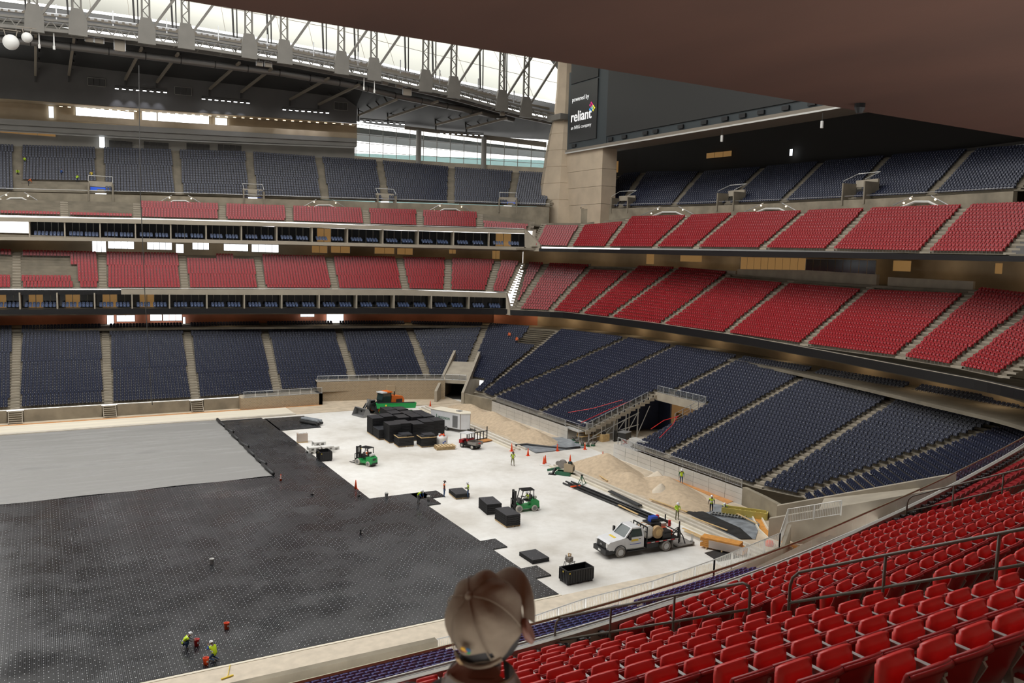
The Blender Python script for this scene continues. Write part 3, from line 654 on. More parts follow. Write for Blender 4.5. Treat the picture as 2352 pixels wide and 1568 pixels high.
# racks of floodlights in the bays
for i in range(len(VX)-1):
    x0, x1 = VX[i]+1.7, VX[i+1]-1.4
    if x1-x0 < 1: continue
    r = thing('light_rack', 'rack of floodlights on the roof truss, bay %d counted from the left' % (i+1) if False else 'rack of small floodlights on the roof truss, %s bay from the left' % ordinal(i), 'light rack', (0, 0, 0), group='floodlight racks on the truss')
    b = MB(); b.bar((x0, TY+.2, zch(x0)+3.0), (x1, TY+.2, zch(x1)+3.0), .14); b.bar(((x0+x1)/2, TY+.2, zch(x0)+2), ((x0+x1)/2, TY+.2, zch(x0)+4.6), .18)
    b.build('rail', 'galv', r)
    n = int((x1-x0)/.95)
    for k in range(n):
        x = x0+(k+.5)*(x1-x0)/n; b = MB(); b.box((x, TY-.1, zch(x)+2.75), (.62, .4, .26), rx=.3); b.build('floodlight', 'galv', r)
# membrane behind the truss
m_ = bpy.data.materials.new('roof_membrane'); m_.use_nodes = True; MATS['roof_membrane'] = m_; nt = m_.node_tree; nt.nodes.clear()
o_ = nt.nodes.new('ShaderNodeOutputMaterial'); tb = nt.nodes.new('ShaderNodeBsdfTranslucent'); tb.inputs[0].default_value = (0.80, 0.80, 0.73, 1); nt.links.new(tb.outputs[0], o_.inputs[0])
def zmem(X): return float(np.interp(X, [-40, 1.6, 18, 38.2, 54.8, 66.8, 80.7, 108, 125], [65.8, 66.8, 67.1, 66.6, 66.1, 64.9, 63.8, 61.9, 61]))
b = MB(); xm = list(np.arange(-45, 118, 4.0)); rows = [(172.0, 0), (176, 5.5), (181, 11), (188, 18), (197, 25), (208, 31)]
for (y0, d0), (y1, d1) in zip(rows[:-1], rows[1:]):
    for a, c in zip(xm[:-1], xm[1:]): b.add([(a, y0, zmem(a)+d0), (c, y0, zmem(c)+d0), (c, y1, zmem(c)+d1), (a, y1, zmem(a)+d1)], [(0, 1, 2, 3)])
mem = struct(b.build('ceiling_roof_membrane', 'roof_membrane', fix=False), 'white translucent roof membrane beyond the steel truss')
b = MB()
for (y0, d0) in rows[1:5]:
    for a, c in zip(xm[:-1], xm[1:]): b.bar((a, y0-.05, zmem(a)+d0), (c, y0-.05, zmem(c)+d0), .09, .09)
for x in VX:
    for (y0, d0), (y1, d1) in zip(rows[:-1], rows[1:]): b.bar((x+9, y0-.05, zmem(x+9)+d0), (x+9, y1-.05, zmem(x+9)+d1), .07, .07)
b.build('seam', 'strut', mem)
# fixed decks around the opening
_oc = offc(38.0)
def dko(x):
    y = float(np.interp(x, _oc[:70, 0], _oc[:70, 1])); return (x, min(y, 196), float(np.interp(x, [-45, 60, 63.6, 105, 118], [60, 57.5, 54.6, 52.9, 52])))
b = MB()
for a, c in zip(xm[:-1], xm[1:]):
    b.add([(a, 163, zch(a)+1.6), (c, 163, zch(c)+1.6), (c, 172.3, zmem(c)-.1), (a, 172.3, zmem(a)-.1), (a, 172.3, zmem(a)-.4), (c, 172.3, zmem(c)-.4)], [(0, 1, 5, 4)])
    b.add([(a, 165, zch(a)+1.2), (c, 165, zch(c)+1.2), (*dko(c),), (*dko(a),)], [(0, 1, 2, 3)])
struct(b.build('ceiling_far_deck', 'roof_deck', fix=False), 'dark metal roof deck over the far stand')
OX0, OX1, OY0, OY1, OZ = -80.0, 70.0, 38.0, 146.0, 82.0  # assumed opening out of view, sized to shape the light on the tiers
b = MB(); b.add([(OX1, OY0, OZ), (OX1, OY1, OZ), (150, 200, 56), (150, -40, 56)], [(0, 1, 2, 3)]); b.add([(OX1, OY1, OZ), (104, 160, 78), (124, 176, 62), (150, 200, 56)], [(0, 1, 2, 3)])
struct(b.build('ceiling_end_deck', 'roof_deck', fix=False), 'dark metal roof deck over the end zone stand')
b = MB(); b.add([(-150, -40, 66), (150, -40, 56), (OX1, OY0, OZ), (-150, OY0, OZ)], [(0, 1, 2, 3)]); struct(b.build('ceiling_near_deck', 'roof_deck', fix=False), 'dark roof deck over the near stand')
b = MB(); b.add([(-150, OY1, OZ), (OX1, OY1, OZ), (104, 161, 77.5), (-150, 161, 77.5)], [(0, 1, 2, 3)]); b.add([(-150, OY0, OZ), (OX0, OY0, OZ), (OX0, OY1, OZ), (-150, OY1, OZ)], [(0, 1, 2, 3)]); struct(b.build('ceiling_roof_edge', 'roof_deck', fix=False), 'dark unseen roof deck around an assumed roof opening')
b = MB(); b.add([(-150, -40, 0), (-150, 230, 0), (-150, 230, 90), (-150, -40, 90)], [(0, 1, 2, 3)]); b.add([(-150, 165, 50), (-45, 165, 58), (-45, 230, 70), (-150, 230, 70)], [(0, 1, 2, 3)])  # unseen enclosure, added to keep low sky light from leaking in
struct(b.build('wall_left', 'siding_light', fix=False), 'unseen plain wall closing the far opposite end of the stadium')
b = MB(); b.add([(-150, -38, -1), (150, -38, -1), (150, -38, 62), (-150, -38, 68)], [(0, 1, 2, 3)]); b.add([(-150, 228, -1), (-45, 228, -1), (-45, 228, 60), (-150, 228, 60)], [(0, 1, 2, 3)]); b.add([(150, -38, -1), (150, 200, -1), (150, 200, 60), (150, -38, 60)], [(0, 1, 2, 3)])
struct(b.build('wall_outer', 'siding', fix=False), 'outer wall of the stadium')
# duct, struts, hanging gear, spotlight bars
dk = thing('air_duct', 'large round grey air duct under the far roof deck', 'duct'); b = MB(); b.tube([(-30, 168, 58.4), (1.7, 168, 59.3), (41.8, 168, 59.5), (57.2, 168, 58.9), (65.9, 168, 57.9), (94.7, 168, 55.9)], .62, 14); b.build('pipe', 'duct', dk, smooth=True)
for x in np.arange(-24, 92, 6): z = float(np.interp(x, [-30, 1.7, 41.8, 57.2, 65.9, 94.7], [58.4, 59.3, 59.5, 58.9, 57.9, 55.9])); MB().cyl((x-.1, 168, z), .68, .2, 14, 'x').build('band', 'dark_steel', dk)
ST_ = [((0.8, 166.0, 60.5), (0.6, 185.6, 56.8)), ((6.5, 166.0, 60.3), (6.2, 185.3, 57.5)), ((17.2, 166.0, 60.3), (16.0, 184.6, 57.7)), ((23.3, 166.0, 60.2), (21.7, 184.1, 57.8)), ((34.1, 166.0, 60.0), (31.6, 183.0, 57.5)), ((40.1, 166.0, 59.7), (37.7, 182.3, 57.5)), ((51.3, 166.0, 59.3), (47.5, 181.0, 56.9)), ((57.6, 166.0, 58.8), (53.4, 180.2, 56.4)), ((65.7, 166.0, 56.8), (61.9, 179.0, 54.8)), ((75.1, 166.0, 57.5), (68.3, 177.9, 54.8)), ((85.7, 166.0, 56.2), (78.9, 175.6, 54.1)), ((92.0, 166.0, 55.7), (85.6, 173.6, 53.7))]
for i, (a, c) in enumerate(ST_):
    r = thing('roof_strut', 'slanting tan roof strut below the far truss, %s from the left' % ordinal(i), 'roof strut', group='roof struts'); b = MB(); b.bar(a, c, .42, .42); b.build('brace', 'strut', r)
    b = MB()
    for k in range(5):
        p = np.array(c)+(np.array(a)-np.array(c))*k/5; q = np.array(c)+(np.array(a)-np.array(c))*(k+1)/5; b.bar((p[0]+.6, p[1]+2, p[2]+1.5+.7*k), (q[0]+.6, q[1]+2, q[2]+.2), .2)
    b.bar((c[0]+.4, c[1]+1, c[2]-.2), (c[0]+.6, c[1]+2, c[2]+3), .3); b.bar(c, (c[0], c[1], c[2]-1.3), .3); b.build('rear_lacing', 'dark_steel', r)
for i, (a, c) in enumerate([((14.0, 183.3, 55.6), (23.4, 182.4, 55.8)), ((29.8, 181.7, 55.2), (39.1, 180.6, 55.2)), ((45.6, 179.8, 54.5), (55.2, 178.4, 54.6)), ((61.7, 177.5, 53.5), (71.5, 175.8, 53.5)), ((79.2, 174.0, 52.1), (88.6, 170.8, 52.1))]):
    r = thing('spotlight_bar', 'bar of white spotlights hung below the far roof, %s from the left' % ordinal(i), 'spotlight bar', group='spotlight bars'); a = np.array(a); c = np.array(c); b = MB(); b.bar(a+[0, 0, .5], c+[0, 0, .5], .2); b.build('rail', 'dark_steel', r)
    for k in range(8):
        q = a+(c-a)*(k+.3)/7.6; b = MB(); b.box(q+[0, 0, .12], (.75, .4, .28)); s_ = b.build('spotlight', 'dark_steel', r); b = MB(); b.box(q-[0, 0, .06], (.62, .34, .1)); b.build('lens', 'lamp_white', s_)
        if k % 2 == 0 and i < 3:
            l = bpy.data.lights.new('spot', 'SPOT'); l.energy = 500; l.spot_size = 1.0; l.spot_blend = .8; l.color = (.82, .86, 1); lo = bpy.data.objects.new('spotlight_lamp', l); COL.objects.link(lo)
            lo.location = [float(v) for v in q-[0, 0, .2]]; n_ = outn(q); lo.rotation_euler = Vector((float(n_[0])*.45, float(n_[1])*.45, -1)).to_track_quat('-Z', 'Y').to_euler()
for nm, q, r_, lb in (('radome', PYp(25, 97, 158), 1.18, 'large white globe hung under the truss at the left'), ('radome', PYp(62, 86, 158), .8, 'smaller white globe beside the large one')):
    r = thing(nm, lb, 'globe', q); b = MB(); b.lathe((0, 0, 0), [(r_*math.sin(t), -r_*math.cos(t)) for t in np.linspace(.05, 3.09, 12)], 18); b.build('globe', 'white_paint', r, smooth=True)
    b = MB(); b.bar((-r_*.6, 0, r_*.8), (-r_*.8, 0, r_+.7), .12); b.bar((r_*.6, 0, r_*.8), (r_*.8, 0, r_+.7), .12); b.bar((-1.4, 0, r_+.7), (1.4, 0, r_+.7), .12); b.build('bracket', 'strut', r)
for i, (x, y, w, h) in enumerate([(275, 106, 1.6, 2.4), (884, 190, 1.1, 1.0), (916, 197, 1.2, 1.2), (935, 212, 1.7, 1.8), (205, 92, 1.2, .9), (228, 95, 1.3, 1.0), (596, 148, 1.1, .9), (616, 150, 1.2, 1.0), (1154, 262, 1.0, .9)]):
    q = PYp(x, y, 161); r = thing('loudspeaker', 'grey loudspeaker hung under the roof truss, %s from the left' % ['third', 'sixth', 'seventh', 'eighth', 'first', 'second', 'fourth', 'fifth', 'ninth'][i], 'loudspeaker', q); b = MB(); b.box((0, 0, 0), (w, .6, h*.7)); b.build('cabinet', 'strut', r); b = MB(); b.bar((-w*.55, 0, -h*.3), (-w*.55, 0, h*.6), .1); b.bar((w*.55, 0, -h*.3), (w*.55, 0, h*.6), .1); b.bar((-w*.55, 0, h*.6), (w*.55, 0, h*.6), .1); b.bar((0, 0, h*.6), (0, 0, h*.6+1.6), .08); b.build('yoke', 'galv', r)
for i, (x, y) in enumerate([(90, 95), (124, 98), (836, 194), (860, 200)]):
    q = PYp(x, y, 160.5); r = thing('antenna', 'thin white rod antenna hung under the truss, %s from the left' % ordinal(i), 'antenna', q); b = MB(); b.cyl((0, 0, -.9), .1, 2.4, 8); b.build('rod', 'white_paint', r); b = MB(); b.cyl((0, 0, -1.1), .19, .6, 8); b.build('sleeve', 'white_paint', r)
# steel cable hanging before the far stand
q0, q1 = PYp(319, 150, 133), PYp(350, 930, 133); b = MB(); b.tube([q0, PYp(322, 430, 133), PYp(334, 700, 133), q1], .06, 5); tag(b.build('hanging_cable', 'dark_steel'), 'thin dark cable hanging in front of the far stand', 'cable')

# pylon ---------------------------------------------------------------------
pc = (102.9, 158.2)
prof = [(7.6, 28), (6.9, 34.0)]
for z in (37.6, 41.2, 44.8, 48.4, 52):
    r_ = float(np.interp(z, [34, 42, 50, 56, 66], [6.9, 5.6, 4.5, 3.3, 2.6])); prof += [(r_, z-.06), (r_-.08, z-.05), (r_-.08, z+.05), (r_, z+.06)]
prof += [(3.2, 56), (2.7, 62), (2.5, 78)]
b = MB(); b.lathe((pc[0], pc[1], 0), prof, 8, 1.0, 1.0); py = b.build('column_pylon', 'pylon'); struct(py, 'tall tapering octagonal concrete pylon in the corner carrying the roof truss')
b = MB()
for z0, z1 in ((28, 36.3), (36.36, 39.9), (39.96, 43.4), (43.46, 47.6)): b.b2((100.4, 140.9, z0), (104, 156, z1))
b.build('buttress', 'pylon', py)
b = MB(); b.box((pc[0]-2, pc[1]-1, 55.4), (4.6, 5.5, 1.2)); b.build('truss_bearing', 'truss_steel', py)

# scoreboard ------------------------------------------------------------------
sb = thing('scoreboard', 'huge dark video scoreboard above the end zone with a sponsor panel at its left', 'scoreboard')
b = MB(); b.b2((100.3, 42, 48.2), (104, 139.6, 70)); b.build('housing', 'screen_frame', sb)
b = MB(); b.b2((100.0, 43, 49.6), (100.3, 139.4, 69)); b.build('video_screen', 'screen', sb)
b = MB(); b.b2((100.2, 139.6, 48.2), (104, 153.9, 64.5)); b.build('side_housing', 'screen_frame', sb)
b = MB(); b.b2((99.95, 142.9, 49.6), (100.2, 152.9, 61.6)); b.build('sponsor_panel', 'screen_side', sb)
b = MB(); b.b2((99.98, 142.9, 61.9), (100.2, 152.9, 68)); b.build('upper_panel', 'screen', sb)
b = MB(); b.b2((99.8, 42, 47.5), (106, 153.9, 48.2)); b.build('soffit', 'strut', sb)
b = MB(); b.b2((99.7, 42, 47.4), (99.85, 153.9, 47.65)); b.build('edge_trim', 'alu', sb)
for y in (151, 138, 133.5, 127, 124, 117, 111, 106, 102, 98, 93, 88, 82, 76): b = MB(); b.b2((99.93, y-.7, 48.55), (100.25, y+.7, 49.2)); b.build('vent', 'black', sb)
def sign_text(parent, txt, x, y, w, m, bold=0.0, X=99.9):
    a = PXp(x, y, X); c = PXp(x+w, y, X); wid = abs(a[1]-c[1])
    cu = bpy.data.curves.new('lettering', 'FONT'); cu.body = txt; cu.size = 1; cu.extrude = .01; cu.offset = bold
    o = link('tmp', cu); bpy.context.view_layer.update(); s_ = wid/max(o.dimensions.x, .01)
    me = bpy.data.meshes.new_from_object(o.evaluated_get(bpy.context.evaluated_depsgraph_get())); bpy.data.objects.remove(o); me.materials.clear(); me.materials.append(MATS[m]); o = link('lettering', me, parent)
    M = Matrix(((0, 0, -1, a[0]), (-1, 0, 0, a[1]), (0, 1, 0, a[2]), (0, 0, 0, 1))); o.matrix_local = M @ Matrix.Diagonal((s_, s_, s_, 1)); return o
sign_text(sb, 'powered by', 1314, 234.5, 38, 'text_white', .006)
sign_text(sb, 'reliant', 1310.5, 281, 46.5, 'text_white', .012)
sign_text(sb, 'an NRG company', 1311, 298.5, 46, 'text_white', -.005)
for i, (x, y, c) in enumerate([(1358, 240.5, (.6, .02, .18)), (1357.5, 250.5, (.02, .30, .75)), (1362.5, 248, (.85, .75, .05)), (1360, 246, (.05, .35, .3))]):
    mat('mark_%d' % i, c, .5, emit=c, estr=.7); q = PXp(x, y, 99.9); b = MB(); s_ = .40 if i < 3 else .26
    for dy, dz in ((s_, 0), (-s_, 0), (0, s_), (0, -s_)): b.box((99.9, q[1]+dy, q[2]+dz), (.03, s_*.95, s_*.95), rx=math.pi/4)
    b.build('emblem', 'mark_%d' % i, sb)
# rail and lamps below the board
for i, (x, y) in enumerate([(1658, 318), (1888, 286)]):
    q = PXp(x, y, 98); b = MB(); b.cyl((0, 0, -.5), .22, 1.0, 10); r = thing('projector', 'small pale cylinder lamp hung below the scoreboard, %s' % ('left one' if i == 0 else 'right one'), 'lamp', q); b.build('can', 'white_paint', r); b = MB(); b.bar((0, 0, .5), (0, 0, 1.6), .06); b.build('hanger', 'dark_steel', r)
q = S(1814, 350, 37); q2 = S(1821, 350, 37)
window(1813, 1820, 343, 358, 37, 'day_window', 1, False, 'narrow bright doorway behind the end zone top deck')
window(1622, 1680, 352, 364, 37, 'warm_window', 3, False, 'warm lit room behind the end zone top deck')
window(1410, 1420, 370, 396, 36, 'warm_window', 1, False, 'lit doorway beside the pylon')
# ------------------------------------------------------------------ field level
def nodes(name): m = bpy.data.materials.new(name); m.use_nodes = True; MATS[name] = m; return m, m.node_tree, m.node_tree.nodes['Principled BSDF']
def N(nt, t, **kw):
    n = nt.nodes.new('ShaderNode'+t)
    for k, v in kw.items(): setattr(n, k, v)
    return n
def math_(nt, op, a, b=None, c=None):
    n = N(nt, 'Math', operation=op)
    for i, v in enumerate((a, b, c)):
        if v is None: continue
        if isinstance(v, (int, float)): n.inputs[i].default_value = v
        else: nt.links.new(v, n.inputs[i])
    return n.outputs[0]
def mixc(nt, fac, a, b):
    n = N(nt, 'Mix', data_type='RGBA')
    for i, v in ((0, fac), (6, a), (7, b)):
        if isinstance(v, tuple): n.inputs[i].default_value = (*v, 1)
        elif isinstance(v, (int, float)): n.inputs[i].default_value = v
        else: nt.links.new(v, n.inputs[i])
    return n.outputs[2]
def ramp(nt, fac, pts):
    n = N(nt, 'ValToRGB'); e = n.color_ramp.elements
    while len(e) < len(pts): e.new(.5)
    for i, (p, c) in enumerate(pts): e[i].position = p; e[i].color = (*c, 1) if isinstance(c, tuple) else (c, c, c, 1)
    nt.links.new(fac, n.inputs[0]); return n.outputs[0]
# white slab with dust and tyre marks
m, nt, b_ = nodes('slab_white'); tc = N(nt, 'TexCoord'); n1 = N(nt, 'TexNoise'); n1.inputs['Scale'].default_value = .12; n1.inputs['Detail'].default_value = 8; nt.links.new(tc.outputs['Object'], n1.inputs[0])
n2 = N(nt, 'TexNoise'); n2.inputs['Scale'].default_value = .9; n2.inputs['Detail'].default_value = 10; n2.inputs['Roughness'].default_value = .7; nt.links.new(tc.outputs['Object'], n2.inputs[0])
c1 = ramp(nt, n1.outputs[0], [(.35, (.60, .57, .52)), (.5, (.74, .72, .68)), (.65, (.80, .79, .76))]); c2 = ramp(nt, n2.outputs[0], [(.35, (.82, .80, .77)), (.6, (1, 1, 1))])
mm = N(nt, 'Mix', data_type='RGBA', blend_type='MULTIPLY'); mm.inputs[0].default_value = .55; nt.links.new(c1, mm.inputs[6]); nt.links.new(c2, mm.inputs[7]); nt.links.new(mm.outputs[2], b_.inputs['Base Color']); b_.inputs['Roughness'].default_value = .65
# black drainage trays: ribs along y, white pegs on a grid
PW, PL = 1.49, 2.24
m, nt, b_ = nodes('tray'); geo = N(nt, 'NewGeometry'); sep = N(nt, 'SeparateXYZ'); nt.links.new(geo.outputs['Position'], sep.inputs[0]); X, Y = sep.outputs[0], sep.outputs[1]
def cell(v, p, o=0.0): return math_(nt, 'FRACT', math_(nt, 'DIVIDE', math_(nt, 'ADD', v, o), p))
def peg(ox, oy, px, py, r):
    dx = math_(nt, 'MULTIPLY', math_(nt, 'SUBTRACT', cell(X, px, ox), .5), px); dy = math_(nt, 'MULTIPLY', math_(nt, 'SUBTRACT', cell(Y, py, oy), .5), py)
    return math_(nt, 'LESS_THAN', math_(nt, 'ADD', math_(nt, 'MULTIPLY', dx, dx), math_(nt, 'MULTIPLY', dy, dy)), r*r)
pegs = math_(nt, 'MAXIMUM', peg(.0, 0, .745, .373, .027), math_(nt, 'MAXIMUM', peg(.245, .1, .745, .745, .03), peg(.49, .45, .745, .745, .03)))
rib = cell(X, .106); ribm = math_(nt, 'LESS_THAN', math_(nt, 'ABSOLUTE', math_(nt, 'SUBTRACT', rib, .5)), .21)
jn = math_(nt, 'LESS_THAN', math_(nt, 'ABSOLUTE', math_(nt, 'SUBTRACT', cell(Y, PL), .5)), .006)
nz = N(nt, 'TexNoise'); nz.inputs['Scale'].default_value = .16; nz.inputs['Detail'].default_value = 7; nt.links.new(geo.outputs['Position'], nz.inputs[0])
oi = N(nt, 'Attribute'); oi.attribute_name = 'tone'
nz2 = N(nt, 'TexNoise'); nz2.inputs['Scale'].default_value = 1.7; nz2.inputs['Detail'].default_value = 4; nt.links.new(geo.outputs['Position'], nz2.inputs[0])
col = ramp(nt, nz.outputs[0], [(.33, (.026, .027, .031)), (.5, (.050, .053, .061)), (.66, (.12, .125, .135)), (.78, (.24, .24, .235))])  # pale dust patches in the colour, standing in for reflected sheen
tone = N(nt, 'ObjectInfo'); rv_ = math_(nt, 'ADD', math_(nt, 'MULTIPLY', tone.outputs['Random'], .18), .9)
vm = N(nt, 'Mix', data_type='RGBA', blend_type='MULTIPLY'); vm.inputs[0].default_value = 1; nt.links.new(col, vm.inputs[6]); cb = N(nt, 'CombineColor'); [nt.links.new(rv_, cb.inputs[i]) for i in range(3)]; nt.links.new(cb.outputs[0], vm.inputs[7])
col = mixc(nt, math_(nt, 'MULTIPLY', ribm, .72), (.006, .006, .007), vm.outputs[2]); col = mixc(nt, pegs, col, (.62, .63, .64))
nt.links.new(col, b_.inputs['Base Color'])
nz2.inputs['Scale'].default_value = .35; ro = ramp(nt, nz2.outputs[0], [(.3, .18), (.7, .36)]); nt.links.new(ro, b_.inputs['Roughness']); b_.inputs['Specular IOR Level'].default_value = .7
mat('tray_side', (.010, .010, .011), .5)
mat('sand', (.50, .39, .27), .95, var=.14, scale=2.2, bump=.5)
mat('sand_light', (.62, .54, .43), .95, var=.10, scale=1.5, bump=.3)
mat('tan_ground', (.52, .43, .32), .9, var=.16, scale=.8)
mat('plywood_white', (.72, .66, .54), .8, var=.08, scale=.5, stretch=(.2, 2, 1))
mat('clay', (.52, .24, .08), .9, var=.2, scale=2)
mat('kerb', (.55, .50, .42), .85, var=.12, scale=1)
mat('lumber', (.60, .42, .20), .75, var=.15, scale=3)
mat('liner_black', (.020, .020, .021), .5, var=.5, scale=1.5, bump=.6)
mat('liner_grey', (.22, .24, .26), .45, var=.35, scale=1.2, bump=.6)
b = MB(); b.b2((-150, 43, -.6), (63.6, 140, 0)); struct(b.build('floor', 'slab_white'), 'white dusty concrete slab of the stadium floor')
b = MB(); b.b2((63.6, 43, -.6), (95, 140, -.002)); struct(b.build('floor_service', 'kerb'), 'concrete service floor under the end stand')
# drainage trays ------------------------------------------------------------
b = MB(); b.b2((-60, 50.66, .0), (33.4, 79.9, .018)); b.b2((-60, 79.9, 0), (28.7, 125.9, .018)); fl = struct(b.build('floor_tray_field', 'tray_side'), 'field of black drainage trays laid over the slab')
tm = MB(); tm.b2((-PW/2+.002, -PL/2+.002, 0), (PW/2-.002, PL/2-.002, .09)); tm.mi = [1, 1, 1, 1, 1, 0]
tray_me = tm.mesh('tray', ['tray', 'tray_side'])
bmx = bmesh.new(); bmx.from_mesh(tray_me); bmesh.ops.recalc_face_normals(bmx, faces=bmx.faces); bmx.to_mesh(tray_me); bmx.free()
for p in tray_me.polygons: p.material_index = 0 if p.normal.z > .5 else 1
cells = []
ncol = int((33.55+58)/PW); nrow = int((126-50.6)/PL)
for j in range(nrow+1):
    for i in range(ncol):
        x = 33.55-(i+.5)*PW; y = 50.62+(j+.5)*PL
        if y > 125.5: continue
        if y > 80.0 and x > 28.85: continue
        if y > 92.3 and x < 21.6: continue          # under the tarp
        if x < -38: continue
        cells.append((x, y))
for y in np.arange(116.9, 125, PL):
    for i in range(4): cells.append((29.6+i*PW, float(y)))
for j in range(2): cells += [(34.3, 76.3+j*PL), (35.8, 78.5)][: 1+j]
cells += [(34.3, 78.6), (34.3, 62.4), (34.3, 55.2)]
def vis(c): q = RW.T @ (np.array([c[0], c[1], 0])-EYE); px = CX+FPX*q[0]/q[2]; py = CY+FPX*q[1]/q[2]; return q[2] if (-30 < px < 2380 and py < 1600) else 1e9
cells.sort(key=vis)
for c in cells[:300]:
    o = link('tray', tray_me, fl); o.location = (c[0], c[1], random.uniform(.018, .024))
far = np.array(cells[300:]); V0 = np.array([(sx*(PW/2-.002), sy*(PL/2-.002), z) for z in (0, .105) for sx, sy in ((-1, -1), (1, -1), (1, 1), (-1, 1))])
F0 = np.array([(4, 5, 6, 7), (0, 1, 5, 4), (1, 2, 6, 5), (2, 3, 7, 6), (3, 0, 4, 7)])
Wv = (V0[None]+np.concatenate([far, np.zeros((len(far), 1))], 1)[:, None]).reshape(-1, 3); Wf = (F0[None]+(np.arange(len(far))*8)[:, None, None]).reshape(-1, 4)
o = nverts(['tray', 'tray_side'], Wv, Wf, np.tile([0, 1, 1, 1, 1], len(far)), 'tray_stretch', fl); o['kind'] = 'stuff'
# tarp -----------------------------------------------------------------------
m, nt, b_ = nodes('tarp'); b_.inputs['Base Color'].default_value = (.255, .25, .24, 1); b_.inputs['Roughness'].default_value = .55
nx, ny = 300, 290; xs_t = np.r_[np.linspace(-42, -12.5, 30), np.linspace(-12, 22.2, nx-30)]; ys_t = np.linspace(92.3, 125.9, ny); XX, YY = np.meshgrid(xs_t, ys_t)
ZZ = np.full_like(XX, .14); rng = np.random.RandomState(3)
for _ in range(150):
    cx, cy = rng.uniform(-12, 21), rng.uniform(93, 125.5); L_ = rng.uniform(1.5, 6); a = rng.uniform(-.10, .16); w = rng.uniform(.10, .17); h = rng.uniform(.06, .20)
    u = (XX-cx)*math.cos(a)+(YY-cy)*math.sin(a); v = -(XX-cx)*math.sin(a)+(YY-cy)*math.cos(a); ZZ += h*np.exp(-(u/L_)**2)*np.exp(-(v/w)**2)
ZZ += .03*np.sin(XX*.7+YY*.4)*np.sin(YY*.9)
Vt = np.stack([XX, YY, ZZ], 2).reshape(-1, 3); ii = np.arange(nx*ny).reshape(ny, nx); Ft = np.stack([ii[:-1, :-1], ii[:-1, 1:], ii[1:, 1:], ii[1:, :-1]], 2).reshape(-1, 4)
o = nverts(['tarp'], Vt, Ft, np.zeros(len(Ft)), 'ground_tarp'); o.data.polygons.foreach_set('use_smooth', [True]*len(Ft)); tag(o, 'large grey wrinkled tarpaulin spread over the trays at the left', 'tarpaulin')
for k in range(7):
    y0 = 125.8-k*4.72; b = MB(); b.tube([(22.3+(.25 if k % 2 else 0), y0, .3), (22.25, y0-2.4, .33), (22.35+(.25 if k % 2 else 0), y0-5.0, .3)], .2, 10)
    tag(b.build('sandbag_tube', 'liner_black', smooth=True), 'black roll weighing down the tarpaulin edge, %s counted from the far wall' % ordinal(k), 'weight roll', 'rolls along the tarpaulin edge')
# borders ---------------------------------------------------------------------
b = MB(); b.b2((-60, 127.2, 0), (34, 132.4, .12)); struct(b.build('floor_far_border', 'plywood_white'), 'pale boarded border strip along the far wall')
b = MB(); b.b2((-60, 132.4, 0), (40, 133.4, .08)); struct(b.build('floor_clay_strip', 'clay'), 'orange clay strip at the foot of the far wall')
b = MB(); b.b2((-60, 133.4, 0), (27, 134.8, .06)); struct(b.build('floor_far_dirt', 'tan_ground'), 'dusty ground at the foot of the far wall')
b = MB(); b.b2((-60, 126.2, 0), (34, 127.1, .2)); struct(b.build('trim_kerb_far', 'kerb'), 'low kerb along the far edge of the trays')
b = MB(); b.b2((34, 126.5, 0), (62.6, 138, .07)); struct(b.build('floor_corner_dirt', 'tan_ground'), 'tan sandy ground in front of the brick wall')
b = MB(); b.b2((56, 92, 0), (63.4, 126.4, .05)); b.b2((55, 46, 0), (63.4, 84, .05)); struct(b.build('floor_end_dirt', 'tan_ground'), 'tan sandy ground along the end wall')
b = MB(); b.b2((-60, 44, 0), (49, 50.35, .10)); struct(b.build('floor_near_border', 'sand_light'), 'pale sand border strip along the near sideline')
b = MB(); b.b2((-60, 50.3, 0), (33.6, 50.52, .13)); struct(b.build('trim_kerb_near', 'plywood_white'), 'pale kerb along the near edge of the trays')
for i, (x, y0, y1) in enumerate([(53.6, 92.6, 124), (54.3, 92.4, 124.4), (55.2, 92.2, 125), (53.4, 49, 83.5), (54.1, 49, 83.6), (54.9, 49, 83.2)]):
    b = MB(); b.b2((x-.14, y0, 0), (x+.14, y1, .22)); tag(b.build('kerb_beam', 'kerb' if i % 3 else 'plywood_white'), 'long pale kerb beam along the end line, %s of three %s the vehicle entrance' % (('inner', 'middle', 'outer')[i % 3], 'beyond' if i < 3 else 'before'), 'kerb')
# sand mounds -----------------------------------------------------------------
def mound(name, x0, x1, y0, y1, peaks, m, label, z0=.04):
    nx, ny = 46, 90; xs, ys = np.linspace(x0, x1, nx), np.linspace(y0, y1, ny); X_, Y_ = np.meshgrid(xs, ys); Z_ = np.zeros_like(X_); rg = np.random.RandomState(int(abs(y0)))
    for cx, cy, rx, ry, h in peaks: Z_ = np.maximum(Z_, h*np.clip(1-np.sqrt(((X_-cx)/rx)**2+((Y_-cy)/ry)**2), 0, 1))
    for _ in range(3): Z_[1:-1, 1:-1] = (Z_[1:-1, 1:-1]*2+Z_[2:, 1:-1]+Z_[:-2, 1:-1]+Z_[1:-1, 2:]+Z_[1:-1, :-2])/6
    Z_ += rg.uniform(-.03, .03, Z_.shape)*(Z_ > .05); Z_ += z0-.02
    ii = np.arange(nx*ny).reshape(ny, nx); F_ = np.stack([ii[:-1, :-1], ii[:-1, 1:], ii[1:, 1:], ii[1:, :-1]], 2).reshape(-1, 4); Vv = np.stack([X_, Y_, Z_], 2).reshape(-1, 3)
    keep = (Vv[F_][:, :, 2] > z0).any(1); o = nverts([m], Vv, F_[keep], np.zeros(keep.sum()), name); o.data.polygons.foreach_set('use_smooth', [True]*int(keep.sum())); return tag(o, label, 'sand mound')
